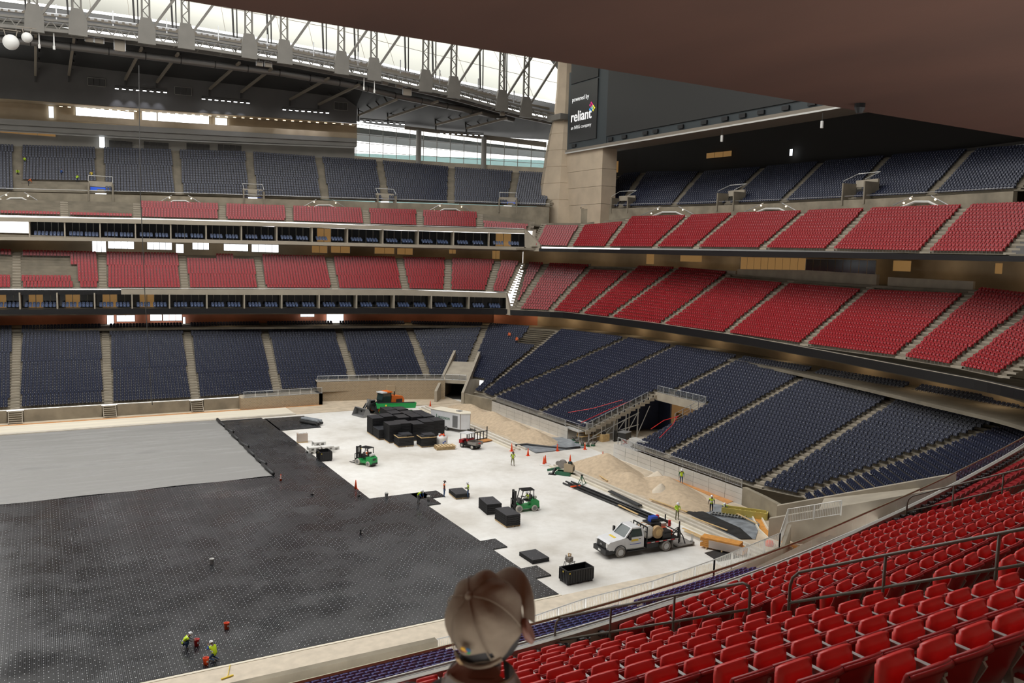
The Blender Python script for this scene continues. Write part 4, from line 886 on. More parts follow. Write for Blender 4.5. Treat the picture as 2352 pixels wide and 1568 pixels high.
mound('sand_mound', 55.8, 62.6, 92, 124, [(60, 118, 2.6, 7, 1.5), (59.8, 110, 3, 7, 1.7), (59.4, 103, 3, 6, 1.6), (59.2, 97, 2.9, 4.6, 1.6)], 'sand', 'long tan sand mound beside the white trailer')
mound('sand_mound', 55.0, 62.4, 60.5, 84, [(58.6, 79, 3.6, 5.5, 2.3), (57.6, 73, 2.6, 5, 1.5), (59.8, 69.5, 3.0, 5.5, 1.7), (58.2, 65.5, 3.0, 4.5, 1.0)], 'sand', 'broad tan sand mound in front of the end wall')
mound('sand_mound', 57.0, 61.6, 66.5, 74, [(60.2, 71.5, 1.4, 2.6, 1.75), (58.2, 68.5, 1.3, 1.3, 1.35)], 'sand_light', 'paler patch of dumped sand on the broad mound')
mound('sand_mound', 57, 63.5, 46, 56, [(61, 50.5, 1.8, 2.2, .5), (59.5, 48.5, 2.5, 2, .35)], 'sand_light', 'low pale sand heap below the near corner wall')
def patch(name, px, m, label, cat, z=.07, th=.03):
    q = [P(x, y, 0) for x, y in px]; b = MB(); n = len(q); b.add([(p[0], p[1], z) for p in q]+[(p[0], p[1], z+th) for p in q], [tuple(range(n))[::-1], tuple(range(n, 2*n))]+[(i, (i+1) % n, n+(i+1) % n, n+i) for i in range(n)]); return tag(b.build(name, m), label, cat)
patch('liner_sheet', [(1195, 1022), (1235, 1007), (1300, 1005), (1345, 1028), (1230, 1041)], 'liner_grey', 'grey-blue liner sheet at the tip of the long mound', 'liner sheet')
b = MB(); b.tube([P(1184, 1022, .15), P(1210, 1020, .2), P(1240, 1024, .15), P(1300, 1030, .12), P(1332, 1027, .12)], .16, 8); tag(b.build('liner_roll', 'liner_black', smooth=True), 'black liner roll crumpled along the sheet edge', 'liner roll')
patch('liner_sheet', [(1325, 1062), (1395, 1052), (1340, 1080)], 'liner_black', 'dark liner sheet behind the broad sand mound', 'liner sheet', .06)
patch('liner_sheet', [(1560, 1170), (1640, 1158), (1700, 1170), (1745, 1205), (1735, 1240), (1690, 1238)], 'liner_grey', 'grey liner sheet where the two workers stand', 'liner sheet')
patch('liner_sheet', [(1562, 1172), (1600, 1170), (1700, 1215), (1728, 1240), (1700, 1240)], 'liner_black', 'black geotextile strip beside the kerb beams', 'liner sheet', .11)
patch('liner_sheet', [(1618, 1270), (1650, 1262), (1700, 1280), (1650, 1290)], 'liner_black', 'black mat under the wrapped lumber', 'mat', .01)
patch('clay_path', [(1520, 1090), (1540, 1085), (1690, 1150), (1670, 1158)], 'clay', 'strip of orange clay along the end wall', 'clay strip', .06)
# ------------------------------------------------------------------ walls of the field
m, nt, b_ = nodes('brick'); tc = N(nt, 'TexCoord'); sp = N(nt, 'SeparateXYZ'); nt.links.new(tc.outputs['Object'], sp.inputs[0]); cb = N(nt, 'CombineXYZ'); nt.links.new(sp.outputs[0], cb.inputs[0]); nt.links.new(sp.outputs[2], cb.inputs[1])
br = N(nt, 'TexBrick'); nt.links.new(cb.outputs[0], br.inputs['Vector']); br.inputs['Color1'].default_value = (.36, .27, .17, 1); br.inputs['Color2'].default_value = (.30, .23, .15, 1); br.inputs['Mortar'].default_value = (.46, .39, .29, 1); br.inputs['Scale'].default_value = 1; br.inputs['Brick Width'].default_value = .42; br.inputs['Row Height'].default_value = .21; br.inputs['Mortar Size'].default_value = .02
nt.links.new(br.outputs[0], b_.inputs['Base Color']); b_.inputs['Roughness'].default_value = .85
b = MB(); b.wall([(-60, 135.0, 0, 1.75), (-4.4, 134.9, 0, 1.75)], .7); b.wall([(-2.3, 134.9, 0, 1.75), (7.6, 134.8, 0, 1.75)], .7); b.wall([(9.7, 134.8, 0, 1.75), (19.8, 134.6, 0, 1.75)], .7); b.wall([(21.9, 134.6, 0, 1.75), (27.4, 134.4, 0, 1.75)], .7); b.wall([(-60, 135.6, 0, 1.6), (27.4, 135.2, 0, 1.6)], .3)
struct(b.build('wall_far', 'concrete_wall'), 'stained concrete wall below the far lower seats')
for i, x in enumerate((-3.35, 8.65, 20.85)):
    r = thing('field_stair', 'short metal stair at the foot of a far aisle, %s from the left' % ordinal(i), 'stairs', (x, 134.6, 0))
    for s in (-1, 1): b = MB(); b.bar((s*.85, -.9, .1), (s*.85, .7, 1.7), .08, .2); b.build('stringer', 'concrete_light', r)
    for k in range(6): b = MB(); b.box((0, -.75+k*.25, .25+k*.26), (1.7, .28, .06)); b.build('tread', 'concrete_light', r)
bw1 = [P(560, 945), P(735, 925)]; bw2 = [np.array([40.2, 136.2, 0]), np.array([50.5, 134.3, 0]), np.array([61.2, 130.4, 0])]
b = MB(); b.wall([(27.5, 132.9, 0, 1.9), (40.2, 132.9, 0, 1.9)], .6); b.wall([(40.2, 132.9, 0, 1.9), (40.2, 136.2, 0, 1.9)], .6); b.wall([(27.5, 135, 0, 1.9), (27.5, 132.9, 0, 1.9)], -.3); struct(b.build('wall_brick_low', 'brick'), 'low brick wall with railing below the far seats')
zt2 = 3.35
b = MB(); b.wall([(40.2, 136.0, 0, zt2), (50.5, 134.1, 0, zt2), (61.2, 130.4, 0, zt2)], .6); struct(b.build('wall_brick_tall', 'brick'), 'tall brick wall left of the corner tunnel')
b = MB(); b.wall([(40.2, 136.2, zt2-.02, zt2), (50.5, 134.3, zt2-.02, zt2), (61.2, 130.6, zt2-.02, zt2)], 3.0); b.wall([(27.5, 133.2, 1.88, 1.9), (40.2, 133.2, 1.88, 1.9)], 3.2); struct(b.build('floor_brick_ledge', 'concrete_light'), 'concrete ledge behind the brick wall railings')
def railing(pts, label, cat='railing', h=1.0, step=1.7, glass=True, m='galv', name='railing', bars=False, r_=.035):
    """railing along a 3D polyline: posts, rails and infill panels as parts"""
    r = thing(name, label, cat); pts = [np.array(p, float) for p in pts]; b = MB()
    top = [p+[0, 0, h] for p in pts]; b.tube(top, r_, 6); b.tube([p+[0, 0, .12] for p in pts], r_*.8, 6)
    if not glass and not bars: b.tube([p+[0, 0, h*.5] for p in pts], r_*.8, 6)
    b.build('rail', m, r)
    for a, c in zip(pts[:-1], pts[1:]):
        L = np.linalg.norm(c-a); n = max(1, int(round(L/step)))
        for k in range(n):
            p0 = a+(c-a)*k/n; p1 = a+(c-a)*(k+1)/n
            b = MB(); b.bar(p0, p0+[0, 0, h], r_*2.2); b.build('post', m, r)
            if glass: b = MB(); q0 = p0+(p1-p0)*.06; q1 = p0+(p1-p0)*.94; b.quad(q0+[0, 0, .16], q1+[0, 0, .16], q1+[0, 0, h-.08], q0+[0, 0, h-.08]); b.build('panel', 'rail_glass', r, fix=False)
            if bars:
                b = MB(); nb = int(np.linalg.norm(p1-p0)/.14)
                for j in range(1, nb): q = p0+(p1-p0)*j/nb; b.bar(q+[0, 0, .12], q+[0, 0, h], .028)
                b.build('bar_panel', m, r)
    b = MB(); b.bar(pts[-1], pts[-1]+[0, 0, h], r_*2.2); b.build('post', m, r)
    return r
mat('rail_glass', (.10, .11, .12), .2, alpha=.55)
mat('rail_clear', (.55, .62, .60), .1, alpha=.16)
railing([(27.6, 133.0, 1.9), (40.1, 133.0, 1.9)], 'metal railing with dark panels on the low brick wall')
railing([(40.3, 136.2, zt2), (50.5, 134.3, zt2), (61.0, 130.7, zt2)], 'metal railing with dark panels on the tall brick wall')
b = MB(); q = P(938, 905); b.b2((51.6, 133.1, 1.15), (53.0, 133.75, 2.5)); struct(b.build('trim_wall_panel', 'cream'), 'pale square panel on the tall brick wall')
# corner tunnel ----------------------------------------------------------------
tdir = np.array([.61, .79]); tn = np.array([-.79, .61])
def tunnel(o0, d, nl, w, label, far_):
    """two raking side walls, roof step and dark passage"""
    a = np.array(o0); c = a+nl*w; b = MB(); ln = 15
    for q in (a, c): b.wall([(*q, -.1, 1.95), (*(q+d*ln), -.1, 7.3)], .45 if far_ else -.45)
    struct(b.build('wall_tunnel', 'concrete_light'), 'raking concrete side walls of the '+label)
    b = MB(); q0, q1 = a+d*4.2, c+d*4.2; b.add([(*q0, 2.75), (*q1, 2.75), (*q1, 3.35), (*q0, 3.35), (*(q0+d*8), 5.6), (*(q1+d*8), 5.6), (*(q0+d*8), 2.75), (*(q1+d*8), 2.75)], [(0, 1, 2, 3), (3, 2, 5, 4), (0, 6, 7, 1)])
    struct(b.build('ceiling_tunnel', 'concrete_light', fix=False), 'concrete slab over the '+label)
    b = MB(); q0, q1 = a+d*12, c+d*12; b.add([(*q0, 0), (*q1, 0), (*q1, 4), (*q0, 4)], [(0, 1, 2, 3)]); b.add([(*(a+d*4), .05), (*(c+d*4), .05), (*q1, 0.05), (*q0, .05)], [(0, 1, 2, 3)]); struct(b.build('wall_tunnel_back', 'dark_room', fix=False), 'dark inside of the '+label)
tunnel((62.4, 125.4), tdir, tn, 4.7, 'far corner tunnel', True)
railing([np.array([*(np.array([62.4, 125.4])+tdir*4.3+tn*.5), 3.3]), np.array([*(np.array([62.4, 125.4])+tdir*4.3+tn*4.2), 3.3])], 'short railing over the mouth of the far tunnel', step=1.2)
ndir = np.array([.56, -.83]); nn2 = np.array([-.83, -.56])
tunnel((62.1, 55.7), ndir, nn2, 4.6, 'near corner tunnel', False)
# end wall ------------------------------------------------------------------------
b = MB(); b.wall([(62.5, 125.6, 0, 1.75), (62.9, 120, 0, 1.95), (63.5, 117.4, 0, 1.95)], .5); struct(b.build('wall_end_corner', 'concrete_wall'), 'curved concrete wall right of the corner tunnel')
def alu_wall(p0, p1, z, label):
    r = struct(link('wall_end', None), label); d = np.array(p1)-np.array(p0); L = np.linalg.norm(d); n = max(1, int(round(L/2.45)))
    for k in range(n):
        a = np.array(p0)+d*(k/n)+d/L*.02; c = np.array(p0)+d*((k+1)/n)-d/L*.02
        for j in range(3): b = MB(); h0, h1 = z*j/3+.01, z*(j+1)/3-.01; b.wall([(*a, h0, h1), (*c, h0, h1)], .12); b.build('wall_panel', 'alu', r)
    return r
alu_wall((63.5, 117.4), (63.6, 95.2), 1.75, 'pale aluminium panel wall beyond the vehicle entrance')
alu_wall((63.7, 84.6), (63.5, 61.8), 1.75, 'pale aluminium panel wall before the vehicle entrance')
b = MB(); b.wall([(63.5, 61.8, 0, 1.95), (62.9, 58.6, 0, 1.95), (62.1, 55.7, 0, 1.95)], .5); struct(b.build('wall_near_corner', 'concrete_wall'), 'stained concrete wall at the near corner')
railing([(63.9, 116.5, 1.75), (64.0, 96.5, 1.75)], 'light crowd railing on the end wall beyond the entrance', glass=False, bars=True, h=.85, step=2.4, r_=.025)
railing([(64.0, 83.4, 1.75), (63.8, 62.2, 1.75)], 'light crowd railing on the end wall before the entrance', glass=False, bars=True, h=.85, step=2.4, r_=.025)
# vehicle entrance under the end seats ------------------------------------------------
def zr(x): return 1.7+(x-64.8)*9.3/26.05
b = MB(); b.wall([(73.6, 97.3, 0, 5.0), (80.6, 96.2, 0, 5.0)], -.3); b.wall([(80.6, 96.2, 0, 5.6), (80.7, 93.4, 0, 5.6)], -.3); struct(b.build('wall_navy', 'navy_wall'), 'navy painted wall inside the vehicle entrance')
for nm, x, y0, y1, z0, z1, m in (('white_panel', 75.3, 0, .9, 1.5, 2.9, 'white_paint'), ('grey_panel', 76.6, 0, .7, 1.6, 2.9, 'strut'), ('sign_plate', 78.2, 0, .5, 1.7, 2.2, 'white_paint')):
    yy = 97.3-(x-73.6)*.157-.08; b = MB(); b.b2((x, yy-.08, z0), (x+y1, yy, z1)); tag(b.build(nm, m), {'white_panel': 'white electrical cabinet on the navy wall', 'grey_panel': 'brown panel beside the white cabinet', 'sign_plate': 'small white notice on the navy wall'}[nm], 'wall panel')
r = struct(thing('door_1', 'brown door in the navy wall of the vehicle entrance', None, (79.5, 96.25, 0), -.155)); r.pop('category', None); b = MB(); b.b2((-.55, -.12, 0), (.55, -.02, 2.5)); b.build('door_leaf', 'strut', r); b = MB(); b.b2((-.05, -.15, 1.4), (.4, -.12, 2.3)); b.build('door_window', 'lumber', r)
b = MB(); b.b2((80.4, 82, 4.9), (81.2, 97, 5.7)); struct(b.build('trim_lintel', 'strut'), 'steel lintel over the vehicle entrance')
b = MB(); b.b2((90, 80, 0), (90.3, 98, 6)); b.b2((81, 98, 0), (90, 98.3, 6)); b.b2((81, 80, 0), (90, 80.3, 6)); b.b2((81, 80, 5.7), (90, 98, 6)); struct(b.build('wall_service_bay', 'cream'), 'cream walls of the service bay behind the entrance')
lamp((86, 90, 5.2), 500)
b = MB(); b.b2((83.5, 86, 0), (83.7, 95.6, 2.4)); r = tag(b.build('plywood_hoarding', 'lumber'), 'yellow plywood hoarding inside the service bay', 'hoarding')
r = thing('lumber_pallet', 'stacked sheets of brown timber inside the service bay', 'timber stack', (81.6, 88.5, 0))
for k in range(6): b = MB(); b.box((0, 0, .2+k*.22), (2.4, 4.6, .18), rz=random.uniform(-.05, .05)); b.build('timber_sheet', 'lumber' if k % 2 else 'clay', r)
b = MB(); b.b2((75, 83, .001), (81, 97, .05)); struct(b.build('floor_entrance', 'concrete_light'), 'pale concrete floor of the vehicle entrance')
# stepped edge of the seating beside the opening, with truss legs
r = thing('stand_frame', 'exposed steel truss under the stepped seating edge at the vehicle entrance', 'steel frame')
for k in range(KV):
    x = 64.8+k*.84; b = MB(); b.b2((x, VL-.15, zr(x)-.5), (x+.86, VL, zr(x)+.02)); b.build('step_riser', 'concrete_light', r)
for k in range(5): x = 65.4+k*2.1; b = MB(); b.bar((x, VL, 0.0), (x, VL, zr(x)-.4), .14); b.bar((x, VL, .3), (x+2.1, VL, max(.4, zr(x)-.5)), .09); b.bar((x, VL+2, 0), (x, VL+2, zr(x)-.4), .14); b.build('leg_frame', 'galv', r)
b = MB()
for x0, x1, f in ((65.4, 74, .25), (66, 74, .6)): b.bar((x0, VL, .2+f), (x1, VL, zr(x1)*f+.6), .1)
b.build('brace', 'galv', r)
railing([(64.9+k*.84*2.5, VL-.05, zr(64.9+k*.84*2.5)) for k in range(6)], 'sloping rail along the stepped seating edge', step=1.3, h=1.0)
railing([(77.2, VL-.05, 6.3), (77.2, VR+.05, 6.3)], 'railing across the top of the vehicle entrance', step=1.3)
railing([(77.2, VR, 6.3), (72.0, VR, 4.4)], 'railing down the right edge of the vehicle entrance', step=1.5, glass=False)
b = MB(); b.b2((77.0, VR-.2, 5.2), (77.5, VL+.2, 6.3)); b.build; struct(b.build('wall_entrance_header', 'concrete_light'), 'concrete header above the vehicle entrance')
b = MB()
for x0, x1 in ((64.8, 77.2),): b.add([(x0, VR-.02, 0), (x1, VR-.02, 0), (x1, VR-.02, zr(x1)), (x0, VR-.02, zr(x0))], [(0, 1, 2, 3)])
struct(b.build('wall_entrance_side', 'concrete_wall', fix=False), 'concrete flank of the right hand seats at the entrance')
for i, (y0, y1, lb) in enumerate(((92.9, 96.4, 'beyond'), (80.5, 84.2, 'before'))):
    r = thing('aluminium_platform', 'small aluminium platform with guard rails just %s the vehicle entrance' % lb, 'platform', (65.2, (y0+y1)/2, 0)); w = y1-y0
    b = MB(); b.b2((-1.3, -w/2, 1.45), (1.3, w/2, 1.62)); b.build('deck', 'alu', r)
    b = MB(); b.b2((.2, -w/2, 1.62), (1.3, w/2-.6, 2.5)); b.build('upper_step', 'alu', r)
    for sx in (-1.2, 1.2):
        for sy in (-w/2+.1, w/2-.1): b = MB(); b.bar((sx, sy, 0), (sx, sy, 2.6), .08); b.build('post', 'galv', r)
    b = MB(); b.tube([(-1.2, w/2-.1, 2.6), (-1.2, -w/2+.1, 2.6), (1.2, -w/2+.1, 2.6)], .035, 6); b.tube([(-1.2, w/2-.1, 2.1), (-1.2, -w/2+.1, 2.1)], .03, 6); b.build('guard_rail', 'galv', r)
# near wall and crowd barriers ---------------------------------------------------------
b = MB(); b.wall([(-30, 45.6, 0, 1.5), (21.0, 45.6, 0, 1.5)], -.5); b.wall([(23.6, 45.6, 0, 1.3), (26, 44.4, 0, 1.3)], -.5); struct(b.build('wall_near', 'concrete_wall'), 'concrete wall below the near lower seats')
for k, x in enumerate(np.arange(11.4, 21.4, .78)):
    b = MB(); b.box((x, 45.45, 1.3), (.16, .25, .22)); tag(b.build('wall_bracket', 'galv'), 'small metal cup bracket on top of the near concrete wall', 'bracket', 'cup brackets along the near wall')
for pts, lb in (([(21.1, 45.4, .1), (23.5, 45.4, .1)], 'short barrier closing the gap in the near wall'), ([(27.0, 44.1, .85), (32, 45.0, .85), (38.2, 45.4, .85), (45.4, 46.7, .85)], 'long crowd barrier in front of the near blue seats'), ([(45.4, 46.7, .85), (55, 48.9, .9)], 'barrier near the kerb end of the near blue seats'), ([(55, 48.9, .9), (58.2, 51.0, 2.0), (61.0, 47.6, 3.4)], 'white mesh barrier rising to the near corner')):
    railing(pts, lb, 'barrier', h=1.35, step=2.5, glass=False, bars=True, r_=.045, m='alu')
b = MB(); b.wall([(24.2, 44.0, 0, .9), (32, 44.9, 0, .9), (38.2, 45.3, 0, .9), (45.4, 46.6, 0, .9), (55, 48.8, 0, 1.0), (58.2, 50.9, 0, 2.0)], -.3); struct(b.build('wall_near_curb', 'concrete_light'), 'low wall under the near crowd barriers')
# seats of the near lower stand: the nearest ones singly, the rest as a mass
NEARP = []
for i in (16, 17, 18, 19, 20):
    a, c = T1[i], T1[i+1]; NEARP += section(a[0], c[0], a[1], c[1], N1, {16: 8, 17: 5}.get(i, 0), 14)
# ------------------------------------------------------------------ machines and materials on the floor
mat('orange_paint', (.78, .16, .015), .4); mat('green_paint', (.015, .30, .07), .4); mat('dark_green', (.02, .12, .06), .5)
mat('tyre', (.016, .016, .017), .8); mat('tyre_white', (.50, .47, .42), .8); mat('rim_white', (.62, .62, .62), .4); mat('rim_orange', (.7, .15, .02), .5)
mat('cab_glass', (.03, .05, .05), .08, spec=.7); mat('black_metal', (.012, .012, .013), .45); mat('grey_metal', (.25, .25, .25), .45, metal=.4)
mat('white_body', (.72, .72, .73), .35, var=.05, scale=1.5); mat('red_paint', (.40, .012, .02), .4); mat('bright_red', (.65, .02, .02), .4)
mat('tray_stack', (.016, .016, .018), .5); mat('pallet_wood', (.55, .40, .22), .8, var=.12, scale=4); mat('carton', (.50, .30, .14), .8); mat('film', (.75, .73, .70), .25, alpha=.45)
mat('white_plastic', (.72, .71, .68), .5); mat('yellow', (.75, .55, .05), .5); mat('blue_paint', (.02, .07, .42), .4); mat('cone', (.90, .09, .015), .5); mat('tank', (.62, .60, .55), .4); mat('brown_hose', (.42, .28, .14), .7)
mat('dusty', (.24, .22, .20), .8, var=.2, scale=3); mat('orange_wood', (.62, .28, .06), .7, var=.15, scale=3); mat('yellow_form', (.55, .45, .12), .6, var=.1, scale=2)
def bld(r, name, m, fn, smooth=False):
    b = MB(); fn(b); return b.build(name, m, r, smooth=smooth)
def wheel(r, x, y, rad, w, tm='tyre', rm='grey_metal', name='wheel'):
    """axle along y"""
    b = MB(); pr = [(rad*.62, -w/2), (rad*.9, -w/2), (rad, -w*.32), (rad, w*.32), (rad*.9, w/2), (rad*.62, w/2)]
    n = 20; vs = []; 
    for q, t in pr:
        for k in range(n): a = 2*math.pi*k/n; vs.append((x+q*math.cos(a), y+t, rad+q*math.sin(a)))
    fs = [(i*n+k, i*n+(k+1) % n, (i+1)*n+(k+1) % n, (i+1)*n+k) for i in range(5) for k in range(n)]
    b.add(vs, fs); o = b.build(name, tm, r)
    b = MB(); b.cyl((x, y-w*.42, rad), rad*.62, w*.84, 16, 'y'); b.cyl((x, y-w*.5, rad), rad*.22, w, 10, 'y'); b.build('rim', rm, o); return o
def yaw(a, c): d = np.array(c)-np.array(a); return math.atan2(d[1], d[0])
# wheel loader: +x is the bucket end
ld = thing('wheel_loader', 'orange and black wheel loader with its bucket lowered beyond the tray stacks', 'loader', (47.2, 123.0, 0), math.radians(196))
for x in (1.7, -1.6):
    for y in (-1.05, 1.05): wheel(ld, x, y, .82, .6, 'tyre', 'rim_orange')
bld(ld, 'chassis', 'black_metal', lambda b: (b.b2((-2.4, -.6, .6), (2.2, .6, 1.3)), b.b2((1.0, -.75, 1.1), (2.6, .75, 1.7))))
h = bld(ld, 'engine_hood', 'orange_paint', lambda b: b.prism([(-3.3, 1.1), (-3.35, 2.0), (-3.0, 2.5), (-.9, 2.75), (-.7, 1.2)], 'y', -.78, .78))
bld(ld, 'grille', 'black_metal', lambda b: (b.b2((-2.9, .76, 1.4), (-1.7, .83, 2.1)), b.b2((-2.9, -.83, 1.4), (-1.7, -.76, 2.1))))
bld(ld, 'exhaust', 'black_metal', lambda b: (b.cyl((-1.7, .3, 2.6), .09, .7, 8), b.cyl((-1.3, -.3, 2.6), .13, .3, 8)))
c = bld(ld, 'cab', 'cab_glass', lambda b: b.prism([(-.75, 1.5), (.85, 1.5), (1.05, 2.2), (.75, 3.25), (-.7, 3.25)], 'y', -.72, .72))
bld(ld, 'cab_roof', 'orange_paint', lambda b: b.b2((-.95, -.82, 3.25), (.1, .82, 3.45))); bld(ld, 'cab_visor', 'white_body', lambda b: b.b2((.1, -.82, 3.25), (1.0, .82, 3.43)))
for x, y in ((.8, .7), (.8, -.7), (-.7, .72), (-.7, -.72)): bld(ld, 'cab_post', 'black_metal', lambda b: b.bar((x, y, 1.5), (x, y, 3.25), .1))
bld(ld, 'fender', 'black_metal', lambda b: [b.prism([(1.7+.95*math.cos(t), .82+.95*math.sin(t)) for t in np.linspace(.2, 2.9, 8)]+[(1.7+.86*math.cos(t), .82+.86*math.sin(t)) for t in np.linspace(2.9, .2, 8)], 'y', y-.32, y+.32) for y in (-1.05, 1.05)])
for y in (-.55, .55): bld(ld, 'lift_arm', 'black_metal', lambda b: (b.bar((1.5, y, 2.0), (3.0, y, 1.6), .2, .4), b.bar((3.0, y, 1.7), (4.0, y, .5), .2, .4)))
bld(ld, 'hydraulic_cylinder', 'grey_metal', lambda b: (b.tube([(1.8, 0, 2.2), (3.1, 0, 2.3)], .1), b.tube([(3.1, 0, 2.3), (3.9, 0, 1.0)], .08), b.b2((2.9, -.3, 1.5), (3.2, .3, 2.5))))
bld(ld, 'bucket', 'grey_metal', lambda b: b.prism([(3.95, .05), (5.2, .03), (5.2, .09), (4.1, .2), (3.95, .7), (4.3, 1.15), (4.6, 1.25), (4.55, 1.32), (4.2, 1.25), (3.82, .75)], 'y', -1.45, 1.45))
for y in (-1.48, 1.43): bld(ld, 'bucket_side', 'grey_metal', lambda b: b.prism([(3.9, .05), (5.2, .03), (4.6, 1.3), (4.1, 1.2), (3.85, .7)], 'y', y, y+.05))
# green implement
gi = thing('box_implement', 'long green box implement standing between the loader and the tray stacks', 'implement', (48.2, 120.6, 0), math.radians(166))
bld(gi, 'hopper', 'green_paint', lambda b: b.prism([(-3.0, 1.15), (3.0, 1.15), (3.15, 1.95), (-3.15, 1.95)], 'y', -.5, .5)); bld(gi, 'hopper_mouth', 'black_metal', lambda b: b.b2((-2.95, -.42, 1.93), (2.95, .42, 1.97)))
bld(gi, 'frame', 'green_paint', lambda b: (b.bar((.8, .55, 1.2), (1.6, .9, .15), .2, .2), b.bar((-.2, .55, 1.2), (.2, .95, .15), .2, .2), b.b2((-.4, .5, 1.4), (1.2, .7, 1.75)), b.b2((-2.6, -.4, .45), (2.6, .4, .7))))
for x in (-1.9, 1.9): wheel(gi, x, .0, .38, .3, 'tyre', 'rim_white')
bld(gi, 'decal', 'yellow', lambda b: b.b2((1.5, .5, 1.5), (1.75, .53, 1.75))); bld(gi, 'axle', 'grey_metal', lambda b: b.cyl((-2.4, 0, .38), .07, 4.8, 8, 'x'))
# stacks of trays on pallets ------------------------------------------------------------
def tray_stack(x, y, w, l, h, rz, label, pallet=True, z=0.0, group='stacked drainage trays', loose=0):
    r = thing('tray_stack', label, 'tray stack', (x, y, z), rz, group); n = max(2, int(round(h/.2)))
    z0 = .13 if pallet else 0
    if pallet:
        for k in (-1, 0, 1): bld(r, 'pallet_runner', 'pallet_wood', lambda b: b.box((k*(w/2-.06), 0, .05), (.1, l, .1)))
        bld(r, 'pallet_deck', 'pallet_wood', lambda b: b.box((0, 0, .115), (w+.04, l+.04, .03)))
    for k in range(n):
        b = MB(); zz = z0+h*k/n; b.box((0, 0, zz+h/n*.5), (w-.04, l-.04, h/n*.86)); nx_ = int(w/.12); ny_ = int(l/.12)
        for i in range(nx_+1):
            for s in (-1, 1): b.box((-w/2+i*w/nx_, s*(l/2-.01), zz+h/n*.46), (.035, .03, h/n*.9))
        for i in range(ny_+1):
            for s in (-1, 1): b.box((s*(w/2-.01), -l/2+i*l/ny_, zz+h/n*.46), (.03, .035, h/n*.9))
        b.build('tray_layer', 'tray_stack', r)
    b = MB(); b.box((0, 0, z0+h+.006), (w, l, .02)); b.build('top_tray', 'tray_top', r)
    return r
m, nt, b_ = nodes('tray_top'); tc = N(nt, 'TexCoord'); vo = N(nt, 'TexVoronoi'); vo.inputs['Scale'].default_value = 2.6; nt.links.new(tc.outputs['Object'], vo.inputs[0]); nt.links.new(mixc(nt, math_(nt, 'LESS_THAN', vo.outputs['Distance'], .085), (.035, .037, .043), (.6, .6, .62)), b_.inputs['Base Color']); b_.inputs['Roughness'].default_value = .35
TS = [(40.5, 109.0, 2.3, 'back left corner of the cluster'), (42.3, 109.6, 2.3, 'second along the back left of the cluster'), (40.4, 106.3, 1.25, 'low one on the left side of the cluster'),
      (44.5, 114.5, 2.25, 'farthest one of the cluster, left'), (46.2, 114.0, 2.25, 'farthest one of the cluster, right'), (44.3, 111.6, 2.25, 'behind the middle of the cluster, left'), (46.1, 111.0, 2.2, 'behind the middle of the cluster, right'), (44.2, 108.6, 2.2, 'middle of the cluster, left'), (46.0, 108.2, 2.25, 'middle of the cluster, right'), (47.8, 110.6, 2.2, 'right rear of the cluster'),
      (41.0, 103.9, 2.35, 'tall one at the front left of the cluster'), (42.7, 104.4, 2.3, 'tall one second along the front'), (44.4, 103.9, 2.15, 'tall one behind the strapped stacks'), (46.2, 104.6, 2.2, 'tall one right of the front middle'), (47.9, 104.9, 2.2, 'tall one at the right end beside the trailer'), (47.7, 107.8, 2.25, 'right side of the cluster')]
for x, y, h, lb in TS: tray_stack(x, y, 1.6, 2.5, h, math.radians(-2+random.uniform(-1.5, 1.5)), 'tall black tray stack on a pallet, '+lb)
for x, y, lb in ((41.5, 100.9, 'left one before the cluster'), (44.2, 99.6, 'right one before the cluster')):
    r = tray_stack(x, y, 2.1, 1.9, 1.15, math.radians(-4), 'low tray stack topped by loose trays, '+lb)
    bld(r, 'board', 'lumber', lambda b: (b.box((0, -.97, 1.3), (2.15, .06, .09)), b.box((-1.07, 0, 1.3), (.06, 1.9, .09))))
    bld(r, 'loose_tray', 'tray_top', lambda b: (b.box((.2, .1, 1.5), (1.5, 1.5, .18)), b.box((-.4, -.3, 1.42), (1.0, 1.1, .1))))
tray_stack(38.0, 77.0, 1.5, 2.2, .42, math.radians(-6), 'low black tray stack beside the worker in blue jeans')
tray_stack(38.6, 71.2, 1.5, 2.5, 1.05, math.radians(-8), 'waist-high black tray stack left of the forklift driver', False)
tray_stack(38.3, 67.1, 1.45, 2.5, 1.05, math.radians(-3), 'waist-high black tray stack in front of the forklift mast')
tray_stack(35.8, 58.0, 1.6, 2.2, .34, 0, 'flat black tray stack lying right of the capped man', False)
